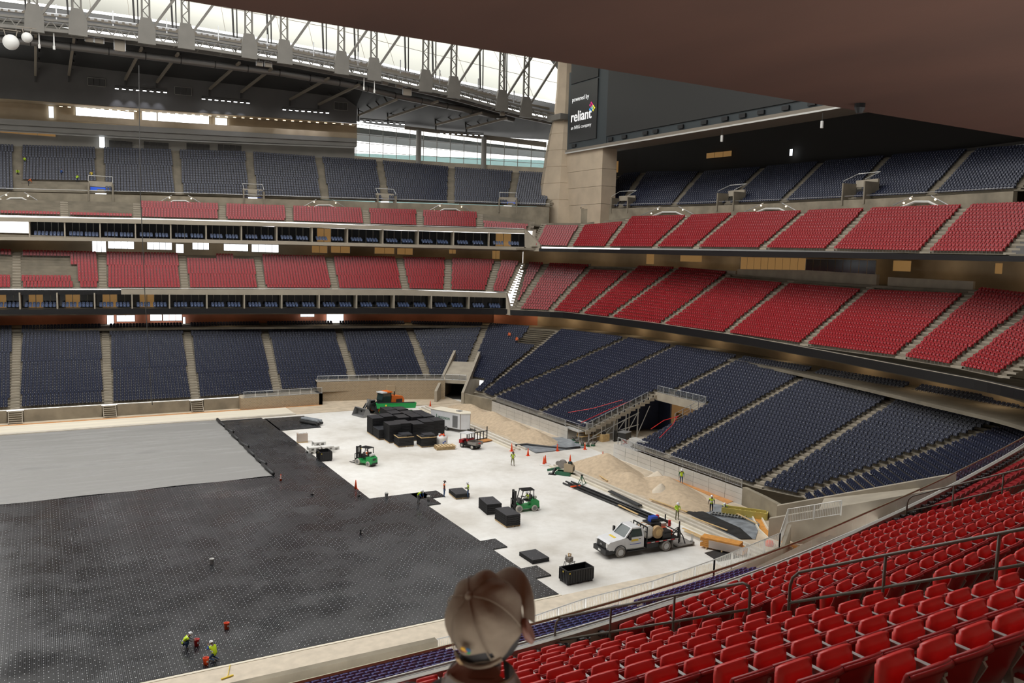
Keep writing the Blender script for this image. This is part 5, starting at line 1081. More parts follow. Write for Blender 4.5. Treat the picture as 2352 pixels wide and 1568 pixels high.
# crates
def crate(x, y, w, l, h, rz, label):
    r = thing('pallet_box', label, 'crate', (x, y, 0), rz)
    for nm, c, d in (('side_panel', (0, -l/2, .16+h/2), (w, .05, h)), ('side_panel', (0, l/2, .16+h/2), (w, .05, h)), ('end_panel', (-w/2, 0, .16+h/2), (.05, l, h)), ('end_panel', (w/2, 0, .16+h/2), (.05, l, h))):
        b = MB(); b.box(c, d); k = int(max(d[0], d[1])/.22)
        for i in range(k+1):
            o = -max(d[0], d[1])/2+i*max(d[0], d[1])/k
            b.box((c[0]+(o if d[0] > d[1] else (-.04 if c[0] < 0 else .04)), c[1]+(o if d[1] > d[0] else (-.04 if c[1] < 0 else .04)), c[2]-.03), (.05, .05, h*.9))
        b.build(nm, 'tray_stack', r)
    bld(r, 'base', 'tray_stack', lambda b: (b.box((0, 0, .12), (w, l, .06)), [b.box((sx*w*.42, sy*l*.42, .05), (w*.14, l*.14, .1)) for sx in (-1, 0, 1) for sy in (-1, 1)]))
    bld(r, 'rim', 'black_metal', lambda b: (b.box((0, -l/2, .16+h), (w+.1, .1, .06)), b.box((0, l/2, .16+h), (w+.1, .1, .06)), b.box((-w/2, 0, .16+h), (.1, l, .06)), b.box((w/2, 0, .16+h), (.1, l, .06))))
    bld(r, 'latch', 'yellow', lambda b: (b.box((-w/2+.15, -l/2-.06, h), (.1, .03, .12)), b.box((-w/2-.06, 0, h), (.03, .1, .12))))
crate(36.35, 52.45, 2.4, 1.15, .95, 0, 'large open black plastic crate in front of the white truck')
crate(29.75, 97.6, 1.4, 1.7, .95, math.radians(-2), 'open black plastic crate beside the white plastic pallets')
# trailer
tl = thing('cargo_trailer', 'white enclosed cargo trailer with green lettering beside the sand mound', 'trailer', (51.6, 107.6, 0), math.radians(-66))
bld(tl, 'body', 'white_body', lambda b: b.prism([(-3.0, -1.1), (2.6, -1.1), (3.5, 0), (2.6, 1.1), (-3.0, 1.1)], 'z', .5, 2.75)); bld(tl, 'roof', 'plywood_white', lambda b: b.prism([(-3.05, -1.15), (2.65, -1.15), (3.6, 0), (2.65, 1.15), (-3.05, 1.15)], 'z', 2.75, 2.83))
bld(tl, 'roof_vent', 'grey_metal', lambda b: b.box((1.3, .2, 2.86), (.7, .7, .08))); bld(tl, 'door', 'grey_metal', lambda b: b.b2((1.2, -1.16, .7), (2.1, -1.1, 2.4))); bld(tl, 'corner_trim', 'strut', lambda b: [b.bar((2.6, s*1.1, .5), (2.6, s*1.1, 2.75), .07) for s in (-1, 1)])
for y in (-1.0, 1.0):
    for x in (-.9, 0): wheel(tl, x, y, .34, .22)
bld(tl, 'tongue', 'black_metal', lambda b: (b.bar((3.3, .3, .5), (4.6, 0, .5), .1), b.bar((3.3, -.3, .5), (4.6, 0, .5), .1), b.cyl((4.4, 0, 0), .05, .9, 8)))
def flat_text(parent, txt, M, width, m, bold=.0):
    cu = bpy.data.curves.new('lettering', 'FONT'); cu.body = txt; cu.size = 1; cu.extrude = .004; cu.offset = bold
    o = bpy.data.objects.new('lettering', cu); COL.objects.link(o); bpy.context.view_layer.update(); s_ = width/max(o.dimensions.x, .01)
    me = bpy.data.meshes.new_from_object(o.evaluated_get(bpy.context.evaluated_depsgraph_get())); bpy.data.objects.remove(o); me.materials.clear(); me.materials.append(MATS[m])
    o = link('lettering', me, parent); o.matrix_local = M @ Matrix.Diagonal((s_, s_, s_, 1)); return o
SIDE_R = lambda x, y, z: Matrix(((1, 0, 0, x), (0, 0, -1, y), (0, 1, 0, z), (0, 0, 0, 1)))     # reads along +x seen from -y
flat_text(tl, 'PRECISION', SIDE_R(-1.6, -1.115, 1.62), 2.2, 'dark_green', .02); bld(tl, 'emblem', 'dark_green', lambda b: b.b2((-1.95, -1.12, 1.3), (-1.85, -1.1, 2.2)))
# utility cart: +x front
uc = thing('utility_cart', 'red utility cart with a white roof and dump bed beside the trailer', 'utility cart', (49.0, 96.2, 0), math.radians(112))
for x in (-.85, .95):
    for y in (-.6, .6): wheel(uc, x, y, .33, .26, 'tyre', 'tyre_white')
bld(uc, 'chassis', 'black_metal', lambda b: b.b2((-1.3, -.5, .3), (1.4, .5, .55))); bld(uc, 'bed', 'dusty', lambda b: (b.b2((-1.5, -.7, .62), (-.1, .7, .68)), b.b2((-1.5, -.72, .62), (-.1, -.67, 1.0)), b.b2((-1.5, .67, .62), (-.1, .72, 1.0)), b.b2((-1.55, -.7, .62), (-1.48, .7, 1.0)), b.b2((-.12, -.7, .62), (-.06, .7, 1.05))))
bld(uc, 'body', 'red_paint', lambda b: (b.b2((.9, -.62, .5), (1.5, .62, 1.0)), b.b2((-.06, -.68, .95), (.12, .68, 1.25)))); bld(uc, 'seat', 'black_metal', lambda b: (b.b2((.1, -.6, .6), (.6, .6, .85)), b.b2((.02, -.6, .85), (.15, .6, 1.3))))
for x in (.05, 1.2):
    for y in (-.6, .6): bld(uc, 'roof_post', 'black_metal', lambda b: b.bar((x, y, .9), (x, y, 1.9), .05))
bld(uc, 'roof', 'white_body', lambda b: b.b2((-.1, -.72, 1.9), (1.35, .72, 1.98))); bld(uc, 'steering_wheel', 'black_metal', lambda b: b.lathe((.85, .3, 1.1), [(.16, 0), (.2, .02), (.16, .04)], 12)); bld(uc, 'tail_plate', 'bright_red', lambda b: b.b2((-1.57, -.2, .8), (-1.55, .2, .93)))
# steel rack behind the cart
rk = thing('steel_rack', 'black steel loading rack lying behind the utility cart', 'rack', (51.7, 98.6, 0), math.radians(14))
bld(rk, 'deck', 'clay', lambda b: b.b2((-1.7, -.6, .1), (1.7, .6, .2)))
for x in (-1.6, -1.1, -.6, -.1, .4, 1.0, 1.65): bld(rk, 'upright', 'black_metal', lambda b: b.bar((x, .5, .1), (x, .5, 1.35 if x < 1.6 else 1.9), .1))
bld(rk, 'rail', 'black_metal', lambda b: (b.bar((-1.7, .5, 1.3), (1.7, .5, 1.3), .1), b.bar((-1.7, .5, .3), (1.7, .5, .3), .1)))
# white bag, pallets, carton, tool clutter
wb = thing('bulk_bag', 'white bulk bag with orange hoses on top beside the tray stacks', 'bulk bag', (46.3, 99.3, 0), -.05)
bld(wb, 'bag', 'white_plastic', lambda b: b.lathe((0, 0, 0), [(.72, 0), (.8, .3), (.78, .9), (.7, 1.15)], 8), True); bld(wb, 'blue_mark', 'blue_paint', lambda b: b.box((.0, -.76, .5), (.5, .04, .15), ry=-.6)); bld(wb, 'hose', 'cone', lambda b: b.tube([(-.4, 0, 1.2), (0, .3, 1.35), (.4, 0, 1.22), (.1, -.3, 1.3), (.3, .2, 1.4)], .08, 6)); bld(wb, 'bottle', 'white_plastic', lambda b: b.cyl((-.3, .2, 1.15), .15, .35, 10))
pl = thing('pallet_pile', 'pile of loose timber pallets in front of the white bulk bag', 'pallet pile', (45.6, 97.0, 0), -.15)
for k in range(3):
    z = k*.16
    for i in range(6): bld(pl, 'plank', 'pallet_wood', lambda b: b.box((-1.1+i*.44+k*.07, 0, z+.13), (.3, 1.5, .03), rz=k*.04))
    for i in (-1, 0, 1): bld(pl, 'runner', 'pallet_wood', lambda b: b.box((0, i*.65, z+.06), (2.5, .08, .1), rz=k*.04))
ct = thing('wrapped_carton', 'brown cartons wrapped in clear film near the tray edge', 'carton', (29.9, 107.9, 0), -.1)
for x, z in ((-.32, .15), (.32, .15), (-.32, .65), (.32, .65)): bld(ct, 'box', 'carton' if z < .5 else 'carton', lambda b: b.box((x, 0, z+.24), (.62, .95, .48)))
bld(ct, 'film', 'film', lambda b: b.box((0, 0, .68), (1.32, 1.0, 1.05))); bld(ct, 'white_top', 'white_plastic', lambda b: (b.box((-.2, 0, 1.22), (.6, .7, .12)), b.box((.35, .1, 1.2), (.4, .5, .1)))); bld(ct, 'pallet', 'pallet_wood', lambda b: b.box((0, 0, .07), (1.35, 1.05, .14)))
for i, (x, y, z, rz) in enumerate([(29.5, 101.6, 0, .1), (29.6, 101.5, .42, .0), (31.2, 101.2, 0, -.05), (31.2, 101.3, .42, .1), (30.5, 102.9, 0, .2), (30.5, 102.6, .42, -.1), (30.5, 102.4, .84, .02), (32.2, 102.4, 0, .3)]):
    r = thing('plastic_pallet', 'white plastic pallet box in the pile by the tray edge, %s' % ['bottom left', 'upper left', 'bottom right', 'upper right', 'bottom rear', 'second layer rear', 'topmost', 'rightmost'][i], 'pallet', (x, y, z), rz, 'white plastic pallet pile')
    bld(r, 'deck', 'white_plastic', lambda b: b.box((0, 0, .34), (1.5, 1.15, .1))); bld(r, 'skirt', 'white_plastic', lambda b: [b.box((sx*.62, sy*.48, .15), (.26, .2, .3)) for sx in (-1, 0, 1) for sy in (-1, 1)]+[b.box((0, sy*.52, .27), (1.5, .06, .1)) for sy in (-1, 1)])
# forklifts: +x is the fork end
def forklift(x, y, rz, label):
    r = thing('forklift', label, 'forklift', (x, y, 0), rz)
    for wx, rd in ((.85, .36), (-.8, .31)):
        for wy in (-.5, .5): wheel(r, wx, wy, rd, .28, 'tyre_white', 'grey_metal')
    bld(r, 'body', 'green_paint', lambda b: (b.prism([(-.6, .3), (.95, .3), (.95, .72), (.45, .8), (.2, .55), (-.6, .62)], 'y', -.5, .5),))
    bld(r, 'counterweight', 'green_paint', lambda b: b.prism([(-1.35, .35), (-.5, .25), (-.45, 1.12), (-.9, 1.2), (-1.3, 1.0)], 'y', -.54, .54)); bld(r, 'rear_bumper', 'black_metal', lambda b: (b.b2((-1.38, -.5, .2), (-.6, .5, .42)), b.b2((-1.36, -.25, .72), (-1.31, .25, .92))))
    bld(r, 'seat', 'black_metal', lambda b: (b.b2((-.55, -.28, .95), (0, .28, 1.1)), b.b2((-.62, -.28, 1.05), (-.48, .28, 1.6)))); bld(r, 'gas_tank', 'white_plastic', lambda b: b.cyl((-.95, -.35, 1.35), .16, .7, 12, 'y'))
    bld(r, 'dash', 'black_metal', lambda b: (b.b2((.5, -.4, .75), (.75, .4, 1.25)), b.tube([(.55, 0, 1.2), (.35, 0, 1.42)], .03, 6))); bld(r, 'steering_wheel', 'black_metal', lambda b: b.lathe((.33, 0, 1.43), [(.15, 0), (.18, .02), (.15, .04)], 12))
    for px, tx in ((.75, .45), (-.75, -.7)):
        for py in (-.48, .48): bld(r, 'guard_post', 'black_metal', lambda b: b.bar((px, py, .9), (tx, py, 2.12), .07))
    bld(r, 'overhead_guard', 'black_metal', lambda b: [b.bar((-.75, yy, 2.15), (.5, yy, 2.15), .06) for yy in np.linspace(-.48, .48, 6)]+[b.bar((xx, -.5, 2.15), (xx, .5, 2.15), .07) for xx in (-.75, .5)])
    for py in (-.3, .3): bld(r, 'mast_rail', 'black_metal', lambda b: b.b2((1.1, py-.07, .08), (1.3, py+.07, 2.15)))
    bld(r, 'mast_cross', 'black_metal', lambda b: (b.b2((1.12, -.35, 1.95), (1.28, .35, 2.1)), b.b2((1.12, -.3, 1.2), (1.25, .3, 1.35)), b.cyl((1.2, 0, .3), .06, 1.6, 8)))
    bld(r, 'carriage', 'black_metal', lambda b: [b.b2((1.32, -.5, z), (1.38, .5, z+.07)) for z in (.3, .6, 1.2)]+[b.b2((1.32, yy-.03, .3), (1.38, yy+.03, 1.25)) for yy in (-.48, -.2, .2, .48)])
    for py in (-.28, .28): bld(r, 'fork', 'black_metal', lambda b: (b.b2((1.38, py-.06, .06), (2.4, py+.06, .1)), b.b2((1.36, py-.06, .06), (1.42, py+.06, .6))))
    bld(r, 'lamp', 'yellow', lambda b: b.b2((1.05, -.35, 1.7), (1.1, -.22, 1.9))); return r
FK1 = forklift(33.55, 93.3, math.radians(118), 'green forklift seen from behind in the middle of the white slab')
FK2 = forklift(41.9, 69.9, math.radians(172), 'green forklift with a driver facing the black tray stacks')
# traffic cones
def cone(x, y, s, label, stripes=False, base='cone', g='orange traffic cones'):
    r = thing('traffic_cone', label, 'traffic cone', (x, y, 0), 0, g); q = s/.9
    bld(r, 'base', base, lambda b: b.box((0, 0, .02*q), (.4*q, .4*q, .04*q))); bld(r, 'body', 'cone', lambda b: b.lathe((0, 0, .04*q), [(.15*q, 0), (.03*q, .86*q), (.025*q, .87*q)], 14), True)
    if stripes: bld(r, 'collar', 'white_plastic', lambda b: (b.lathe((0, 0, .36*q), [(.114*q, 0), (.092*q, .14*q)], 14), b.lathe((0, 0, .6*q), [(.08*q, 0), (.062*q, .1*q)], 14)))
cone(22.6, 90.1, .85, 'orange cone with white collars at the tarpaulin corner', True, 'white_plastic'); cone(29.0, 83.8, 1.05, 'plain orange cone on the tray edge by the white slab'); cone(56.2, 125.4, .95, 'orange cone behind the white trailer near the tunnel')
cone(53.1, 92.4, 1.0, 'orange cone with dark collar just behind the walking worker'); cone(53.8, 89.4, 1.0, 'orange cone nearest right of the walking worker'); cone(58.7, 90.1, .95, 'orange cone standing on the grey liner sheet'); cone(62.6, 89.4, .95, 'orange cone by the heaped tools at the entrance'); cone(53.2, 84.6, 1.05, 'left of two orange cones on a white base'); cone(53.6, 84.9, 1.1, 'right of two orange cones on a white base'); cone(56.8, 84.2, 1.0, 'orange cone at the tip of the broad mound'); cone(62.2, 84.8, .8, 'small orange cone against the entrance kerb')
b = MB(); b.lathe((53.35, 84.6, 0), [(.7, 0), (.72, .08), (.6, .12), (.1, .13)], 20); tag(b.build('round_base', 'white_plastic'), 'round white base under two orange cones', 'base')
# buckets
def bucket(x, y, m, label, rz=0, s=1.0, z=.11):
    r = thing('bucket', label, 'bucket', (x, y, z), rz); bld(r, 'pail', m, lambda b: b.lathe((0, 0, 0), [(.13*s, 0), (.155*s, .36*s), (.165*s, .37*s), (.165*s, .4*s), (.145*s, .4*s), (.12*s, .05*s)], 14), True); bld(r, 'handle', 'grey_metal', lambda b: b.tube([(.16*s*math.cos(t), .03, .38*s+.12*s*math.sin(t)*.6) for t in np.linspace(0, math.pi, 7)], .008, 5)); bld(r, 'print', 'white_plastic' if m != 'white_plastic' else 'grey_metal', lambda b: b.box((.05*s, -.15*s, .22*s), (.08*s, .01, .1*s)))
bucket(30.8, 79.4, 'white_plastic', 'white bucket on the tray edge left of the bending worker', s=1.2); bucket(34.3, 76.6, 'white_plastic', 'white bucket at the feet of the bending worker', s=1.2); bucket(11.5, 67.9, 'white_plastic', 'white bucket alone in the middle of the trays', s=1.15)
bucket(10.3, 55.5, 'cone', 'orange bucket standing alone behind the crouching workers', s=1.15); bucket(8.25, 51.1, 'cone', 'orange bucket beside the kneeling worker', s=1.15); bucket(8.15, 53.9, 'bright_red', 'red bucket in front of the crouching worker', s=1.15); bucket(48.1, 101.7, 'cone', 'small orange bucket by the shovels at the tray stacks', z=0)
for i, (x, y) in enumerate([(717, 1137), (825, 1140), (828, 1228)]):
    q = P(x, y, .1); r = thing('hand_tool', 'small dark tool left on the trays, %s' % ['far left one', 'one at the slab corner', 'upright one in the middle'][i], 'tool', q); bld(r, 'grip', 'black_metal', lambda b: b.box((0, 0, .1), (.35, .12, .12) if i < 2 else (.1, .1, .75), rz=.4)); bld(r, 'head', 'dusty', lambda b: b.box((.15, .02, .16), (.12, .16, .1), rz=.4))
sq = thing('broom', 'yellow floor squeegee lying on the near sand strip', 'broom', (9.1, 48.9, .12), .25); bld(sq, 'handle', 'yellow', lambda b: b.tube([(0, 0, .03), (.75, 1.25, .05)], .025, 6)); bld(sq, 'head', 'yellow', lambda b: b.box((-.02, 0, .04), (.75, .1, .06)))
pr_ = thing('pipe_rolls', 'bundle of rolled black membrane lying on the far trays', 'roll bundle', (34.2, 118.6, .12), math.radians(-62))
for y, z in ((-.5, .22), (0, .22), (.5, .22), (-.25, .58), (.3, .58)): bld(pr_, 'roll', 'liner_grey' if z > .5 else 'liner_black', lambda b: b.cyl((-1.7, y, z), .22, 3.4, 10, 'x'))
# dust-grey drill rig, stand, pipes and timber -----------------------------------------------
dr = thing('drill_rig', 'small green and cream directional drill rig beside the broad sand mound', 'drill rig', (53.0, 79.8, 0), math.radians(-50))
for y in (-.45, .45): bld(dr, 'track', 'dark_green', lambda b: b.prism([(-.8, .02), (.8, .02), (1.0, .22), (.8, .42), (-.8, .42), (-1.0, .22)], 'y', y-.14, y+.14))
bld(dr, 'engine_cover', 'cream', lambda b: b.prism([(.1, .45), (1.15, .45), (1.2, 1.1), (.9, 1.4), (.1, 1.4)], 'y', -.42, .42)); bld(dr, 'grille', 'black_metal', lambda b: b.b2((1.16, -.3, .6), (1.22, .3, 1.05))); bld(dr, 'drill_frame', 'dark_green', lambda b: (b.bar((-2.0, 0, .3), (.6, 0, 1.1), .3, .25), b.bar((-1.2, .3, .2), (-.4, .3, 1.0), .12)))
bld(dr, 'hose_reel', 'dusty', lambda b: (b.cyl((-.2, -.25, 1.25), .5, .5, 14, 'y'), b.cyl((-.75, -.15, 1.3), .25, .3, 12, 'y'))); bld(dr, 'lamp_hood', 'cab_glass', lambda b: b.lathe((.75, 0, 1.4), [(.3, 0), (.25, .2), (.05, .28)], 12)); bld(dr, 'foot_plate', 'black_metal', lambda b: (b.box((-1.2, -.7, .05), (.9, .35, .1)), b.bar((-1.2, -.6, .1), (-1.0, -.2, .7), .2)))
sh = thing('pipe_stand', 'green folding pipe stand beside the black pipes', 'stand', (52.6, 75.5, 0), .6)
for s in (-1, 1): bld(sh, 'leg', 'dark_green', lambda b: (b.bar((s*.55, -.3, 0), (0, 0, 1.0), .06), b.bar((s*.55, .3, 0), (0, 0, 1.0), .06)))
bld(sh, 'spreader', 'dark_green', lambda b: (b.bar((-.55, -.3, .04), (.55, -.3, .04), .04), b.bar((-.55, .3, .04), (.55, .3, .04), .04))); bld(sh, 'roller', 'black_metal', lambda b: b.box((0, 0, 1.03), (.2, .22, .12)))
for i in range(5):
    a = np.array([50.7+i*.26, 76.4-i*.15, .11+(.2 if i in (1, 3) else 0)]); c = np.array([51.5+i*.24, 60.5-i*.1, a[2]]); b = MB(); b.tube([a, (a+c)/2, c], .1, 8); tag(b.build('black_pipe', 'liner_black', smooth=True), 'long black plastic pipe lying on the slab behind the truck', 'pipe', 'black pipes on the slab')
b = MB(); b.box((50.95, 74.2, .3), (1.3, .2, .1), rz=-.1); tag(b.build('pipe_strap', 'cone'), 'orange strap tied round the black pipes', 'strap')
for i in range(3): b = MB(); b.tube([(53.0+i*.2, 71.0, .32), (52.7+i*.2, 65.4, .32)], .09, 8); tag(b.build('black_pipe', 'liner_black'), 'short black pipe resting on the kerb beams', 'pipe', 'short pipes on the kerb')
for i, (a, c, lb) in enumerate([((1492, 1152), (1578, 1182), 'across the sand mound toe'), ((1340, 1072), (1395, 1110), 'beside the drill rig'), ((1420, 1166), (1465, 1188), 'beside the black pipes'), ((1568, 1220), (1628, 1246), 'left of the wrapped lumber, upper'), ((1572, 1226), (1632, 1252), 'left of the wrapped lumber, lower'), ((1590, 1195), (1670, 1225), 'along the black geotextile'), ((1690, 1185), (1740, 1210), 'by the form box')]):
    p, q = P(*a, 0), P(*c, 0); b = MB(); b.bar(p+[0, 0, .32], q+[0, 0, .32], .18, .07); tag(b.build('timber_plank', 'lumber'), 'loose timber plank '+lb, 'plank')
lm = thing('lumber_bundle', 'bundle of orange-brown lumber under torn clear film near the truck', 'lumber bundle', (52.0, 52.4, .03), math.radians(-62))
for k in range(5):
    for j in range(4): bld(lm, 'beam', 'orange_wood', lambda b: b.box((random.uniform(-.05, .05) if k < 3 else -.25, -.42+j*.28, .22+k*.17), (3.5 if k > 1 else 3.9, .26, .15)))
bld(lm, 'skid', 'pallet_wood', lambda b: [b.box((x, 0, .06), (.12, 1.3, .12)) for x in (-1.4, 0, 1.4)]); bld(lm, 'film', 'film', lambda b: (b.box((.3, -.6, .5), (3.0, .03, .7), rx=.1), b.box((1.85, 0, .5), (.03, 1.1, .7), ry=.2)))
ff = thing('form_box', 'yellow steel formwork trough behind the kneeling worker', 'formwork', (61.0, 58.9, .05), math.radians(-52))
for y in (-.5, .5): bld(ff, 'side', 'yellow_form', lambda b: b.box((0, y, .35), (4.4, .1, .7)))
for k in range(9): bld(ff, 'rib', 'yellow_form', lambda b: b.box((-2+k*.5, -.0, .25), (.09, 1.0, .45)))
bld(ff, 'end', 'yellow_form', lambda b: b.box((2.2, 0, .35), (.1, 1.1, .7)))
rb = thing('rebar_cage', 'row of short rods laid out before the kneeling worker', 'rebar', (59.2, 59.3, .12), math.radians(-52)); bld(rb, 'spine', 'black_metal', lambda b: (b.bar((-1.7, -.35, .1), (1.7, -.35, .1), .08), b.bar((-1.7, .35, .1), (1.7, .35, .1), .08)))
for k in range(11): bld(rb, 'rod', 'galv', lambda b: b.tube([(-1.6+k*.32, -.45, .18), (-1.6+k*.32, .3, .18)], .06, 6))
for pts, lb, m in (([(1735, 1185), (1752, 1218), (1775, 1240), (1830, 1262)], 'plank-edged channel bending below the near corner wall', 'lumber'),):
    q = [P(*p, 0) for p in pts]; r = thing('timber_channel', lb, 'channel')
    for s in (-.55, .55):
        bld(r, 'edge_board', 'plywood_white', lambda b: [b.bar(a+[s, 0, .15], c+[s, 0, .15], .12, .3) for a, c in zip(q[:-1], q[1:])])
    bld(r, 'bed', 'orange_wood', lambda b: [b.bar(a+[0, 0, .06], c+[0, 0, .06], 1.0, .06) for a, c in zip(q[:-1], q[1:])])
b = MB(); b.lathe(P(1767, 1254, 0), [(.35, 0), (.42, .25), (.3, .5), (.1, .55)], 10); tag(b.build('safety_net_roll', 'cone', smooth=True), 'crumpled orange safety netting by the near barrier', 'netting')
# petrol engine unit by the crate
en = thing('portable_pump', 'small engine pump on a stand behind the large black crate', 'pump', (37.3, 54.9, 0), .3); bld(en, 'engine', 'dusty', lambda b: (b.box((0, 0, .75), (.5, .4, .4)), b.cyl((-.1, -.25, .8), .2, .5, 10, 'y'))); bld(en, 'frame', 'grey_metal', lambda b: [b.bar((x, y, 0), (x*.8, y*.8, .6), .05) for x in (-.4, .4) for y in (-.3, .3)]+[b.bar((-.45, 0, .1), (-.45, 0, 1.25), .05), b.bar((-.4, -.3, .55), (.4, -.3, .55), .05)]); bld(en, 'hose', 'brown_hose', lambda b: b.tube([(.1, 0, .95), (.3, .1, 1.1), (.1, .2, 1.15), (-.1, 0, 1.0)], .06, 6))
# clutter by the entrance
cl = thing('plywood_crate', 'open plywood crate with a motor on it by the vehicle entrance', 'crate', P(1385, 1012, 0), .1); bld(cl, 'box', 'lumber', lambda b: b.box((0, 0, .5), (1.3, 1.2, 1.0))); bld(cl, 'motor', 'black_metal', lambda b: (b.lathe((0, 0, 1.0), [(.4, 0), (.35, .25), (.1, .4)], 10),)); bld(cl, 'slat', 'lumber', lambda b: [b.box((sx*.66, 0, .5), (.04, 1.2, .12)) for sx in (-1, 1)])
wbn = thing('work_bench', 'long timber work bench stacked with yellow sheets by the entrance', 'bench', P(1350, 1012, 0), .15); bld(wbn, 'top', 'lumber', lambda b: b.box((0, 0, .8), (3.4, 1.0, .12)))
for x in (-1.5, 1.5): bld(wbn, 'trestle', 'dusty', lambda b: (b.bar((x, -.4, 0), (x, -.3, .75), .1), b.bar((x, .4, 0), (x, .3, .75), .1)))
bld(wbn, 'sheet', 'lumber', lambda b: b.box((-.3, .45, 1.2), (2.6, .08, .8), rx=.25)); bld(wbn, 'tool', 'dusty', lambda b: (b.box((-1.2, 0, 1.0), (.5, .4, .3)), b.cyl((.6, 0, .86), .2, .3, 10), b.box((1.2, .1, .95), (.4, .3, .2))))
for i, (x, y) in enumerate([(1325, 1018), (1338, 1024), (1350, 1025), (1362, 1024), (1318, 1012)]):
    q = P(x, y, 0); r = thing('power_tool', 'dusty green compactor tool in the heap by the entrance cone, %s' % ['leftmost', 'second', 'third', 'rightmost', 'rear one'][i], 'tool', q, i*.7, 'tools by the entrance'); bld(r, 'base', 'dark_green', lambda b: b.box((0, 0, .12), (.5, .4, .2))); bld(r, 'engine', 'dusty', lambda b: b.box((0, 0, .4), (.35, .3, .35))); bld(r, 'handle', 'black_metal', lambda b: b.tube([(-.2, -.15, .3), (-.7, -.15, .9), (-.7, .15, .9), (-.2, .15, .3)], .03, 6))
for i, (x, y) in enumerate([(1413, 1013), (1422, 1012)]): q = P(x, y, 0); r = thing('rubber_post', 'black upright post by the plywood crate, %s' % ('left' if i == 0 else 'right'), 'post', q); bld(r, 'foot', 'black_metal', lambda b: b.box((0, 0, .04), (.6, .4, .08))); bld(r, 'post', 'black_metal', lambda b: b.box((0, 0, .8), (.32 if i == 0 else .5, .3, 1.5)))
bl_ = P(1440, 1030, 0); lf = thing('scissor_lift', 'small orange scissor lift with a black canopy at the entrance', 'lift', (bl_[0]-.4, bl_[1]+.3, 0), .4)
bld(lf, 'chassis', 'bright_red', lambda b: b.box((0, 0, .35), (1.8, .8, .3))); [wheel(lf, x, y, .2, .15) for x in (-.7, .7) for y in (-.4, .4)]; bld(lf, 'scissor_arm', 'bright_red', lambda b: (b.bar((-.7, -.3, .5), (.7, -.3, 1.3), .1), b.bar((.7, -.3, .5), (-.7, -.3, 1.3), .1))); bld(lf, 'canopy', 'black_metal', lambda b: b.box((.2, 0, 1.75), (1.5, 1.2, .9))); bld(lf, 'canopy_top', 'grey_metal', lambda b: b.box((.2, 0, 2.23), (1.6, 1.3, .06))); bld(lf, 'coil', 'yellow', lambda b: b.lathe((-.8, -.3, .5), [(.25, 0), (.3, .06), (.25, .12)], 12))
# flags of red line along the entrance steps
for i, pts in enumerate([[(1305, 947), (1360, 938), (1430, 918)], [(1335, 970), (1400, 940), (1450, 920)], [(1495, 985), (1525, 965), (1560, 955)], [(1515, 1005), (1545, 975), (1555, 958)]]):
    b = MB(); q = []
    for x, y in pts:
        r_ = ray(x, y); k = 9.3/26.05; t = (1.7+.9-64.8*k-EYE[2])/(r_[2]-k*r_[0]); q.append(EYE+r_*t)
    b.tube(q, .05, 5); tag(b.build('barrier_tape', 'bright_red'), 'red barrier tape over the seats at the entrance, %s' % ['upper left run', 'lower left run', 'run to the yellow post', 'right run'][i], 'tape')
# truck: +x front ---------------------------------------------------------------------------
TK = thing('flatbed_truck', 'white flatbed service truck with tank, hose reel and black side rack', 'truck', (45.0, 55.85, 0), math.radians(180+ -4))
def trk(n, m, fn, p=None): b = MB(); fn(b); return b.build(n, m, p or TK)
for x in (2.35, -2.3):
    for y in (-.98, .98): wheel(TK, x, y, .46, .30 if x > 0 else .56, 'dusty', 'rim_white')
hood = trk('cab_body', 'white_body', lambda b: (b.prism([(1.0, .65), (3.55, .65), (3.6, 1.25), (3.35, 1.42), (1.95, 1.62), (1.0, 1.62)], 'y', -.98, .98), b.prism([(-.05, .65), (1.85, .65), (1.85, 1.62), (-.05, 1.62)], 'y', -.99, .99)))
trk('cab_roof', 'white_body', lambda b: b.prism([(-.05, 1.6), (.12, 2.3), (.35, 2.4), (1.05, 2.4), (1.15, 2.34), (.95, 2.28), (.1, 2.26), (.02, 1.6)], 'y', -.82, .82))
trk('windshield', 'cab_glass', lambda b: b.add([(1.85, -.86, 1.63), (1.85, .86, 1.63), (1.14, .74, 2.33), (1.14, -.74, 2.33)], [(0, 1, 2, 3)]))
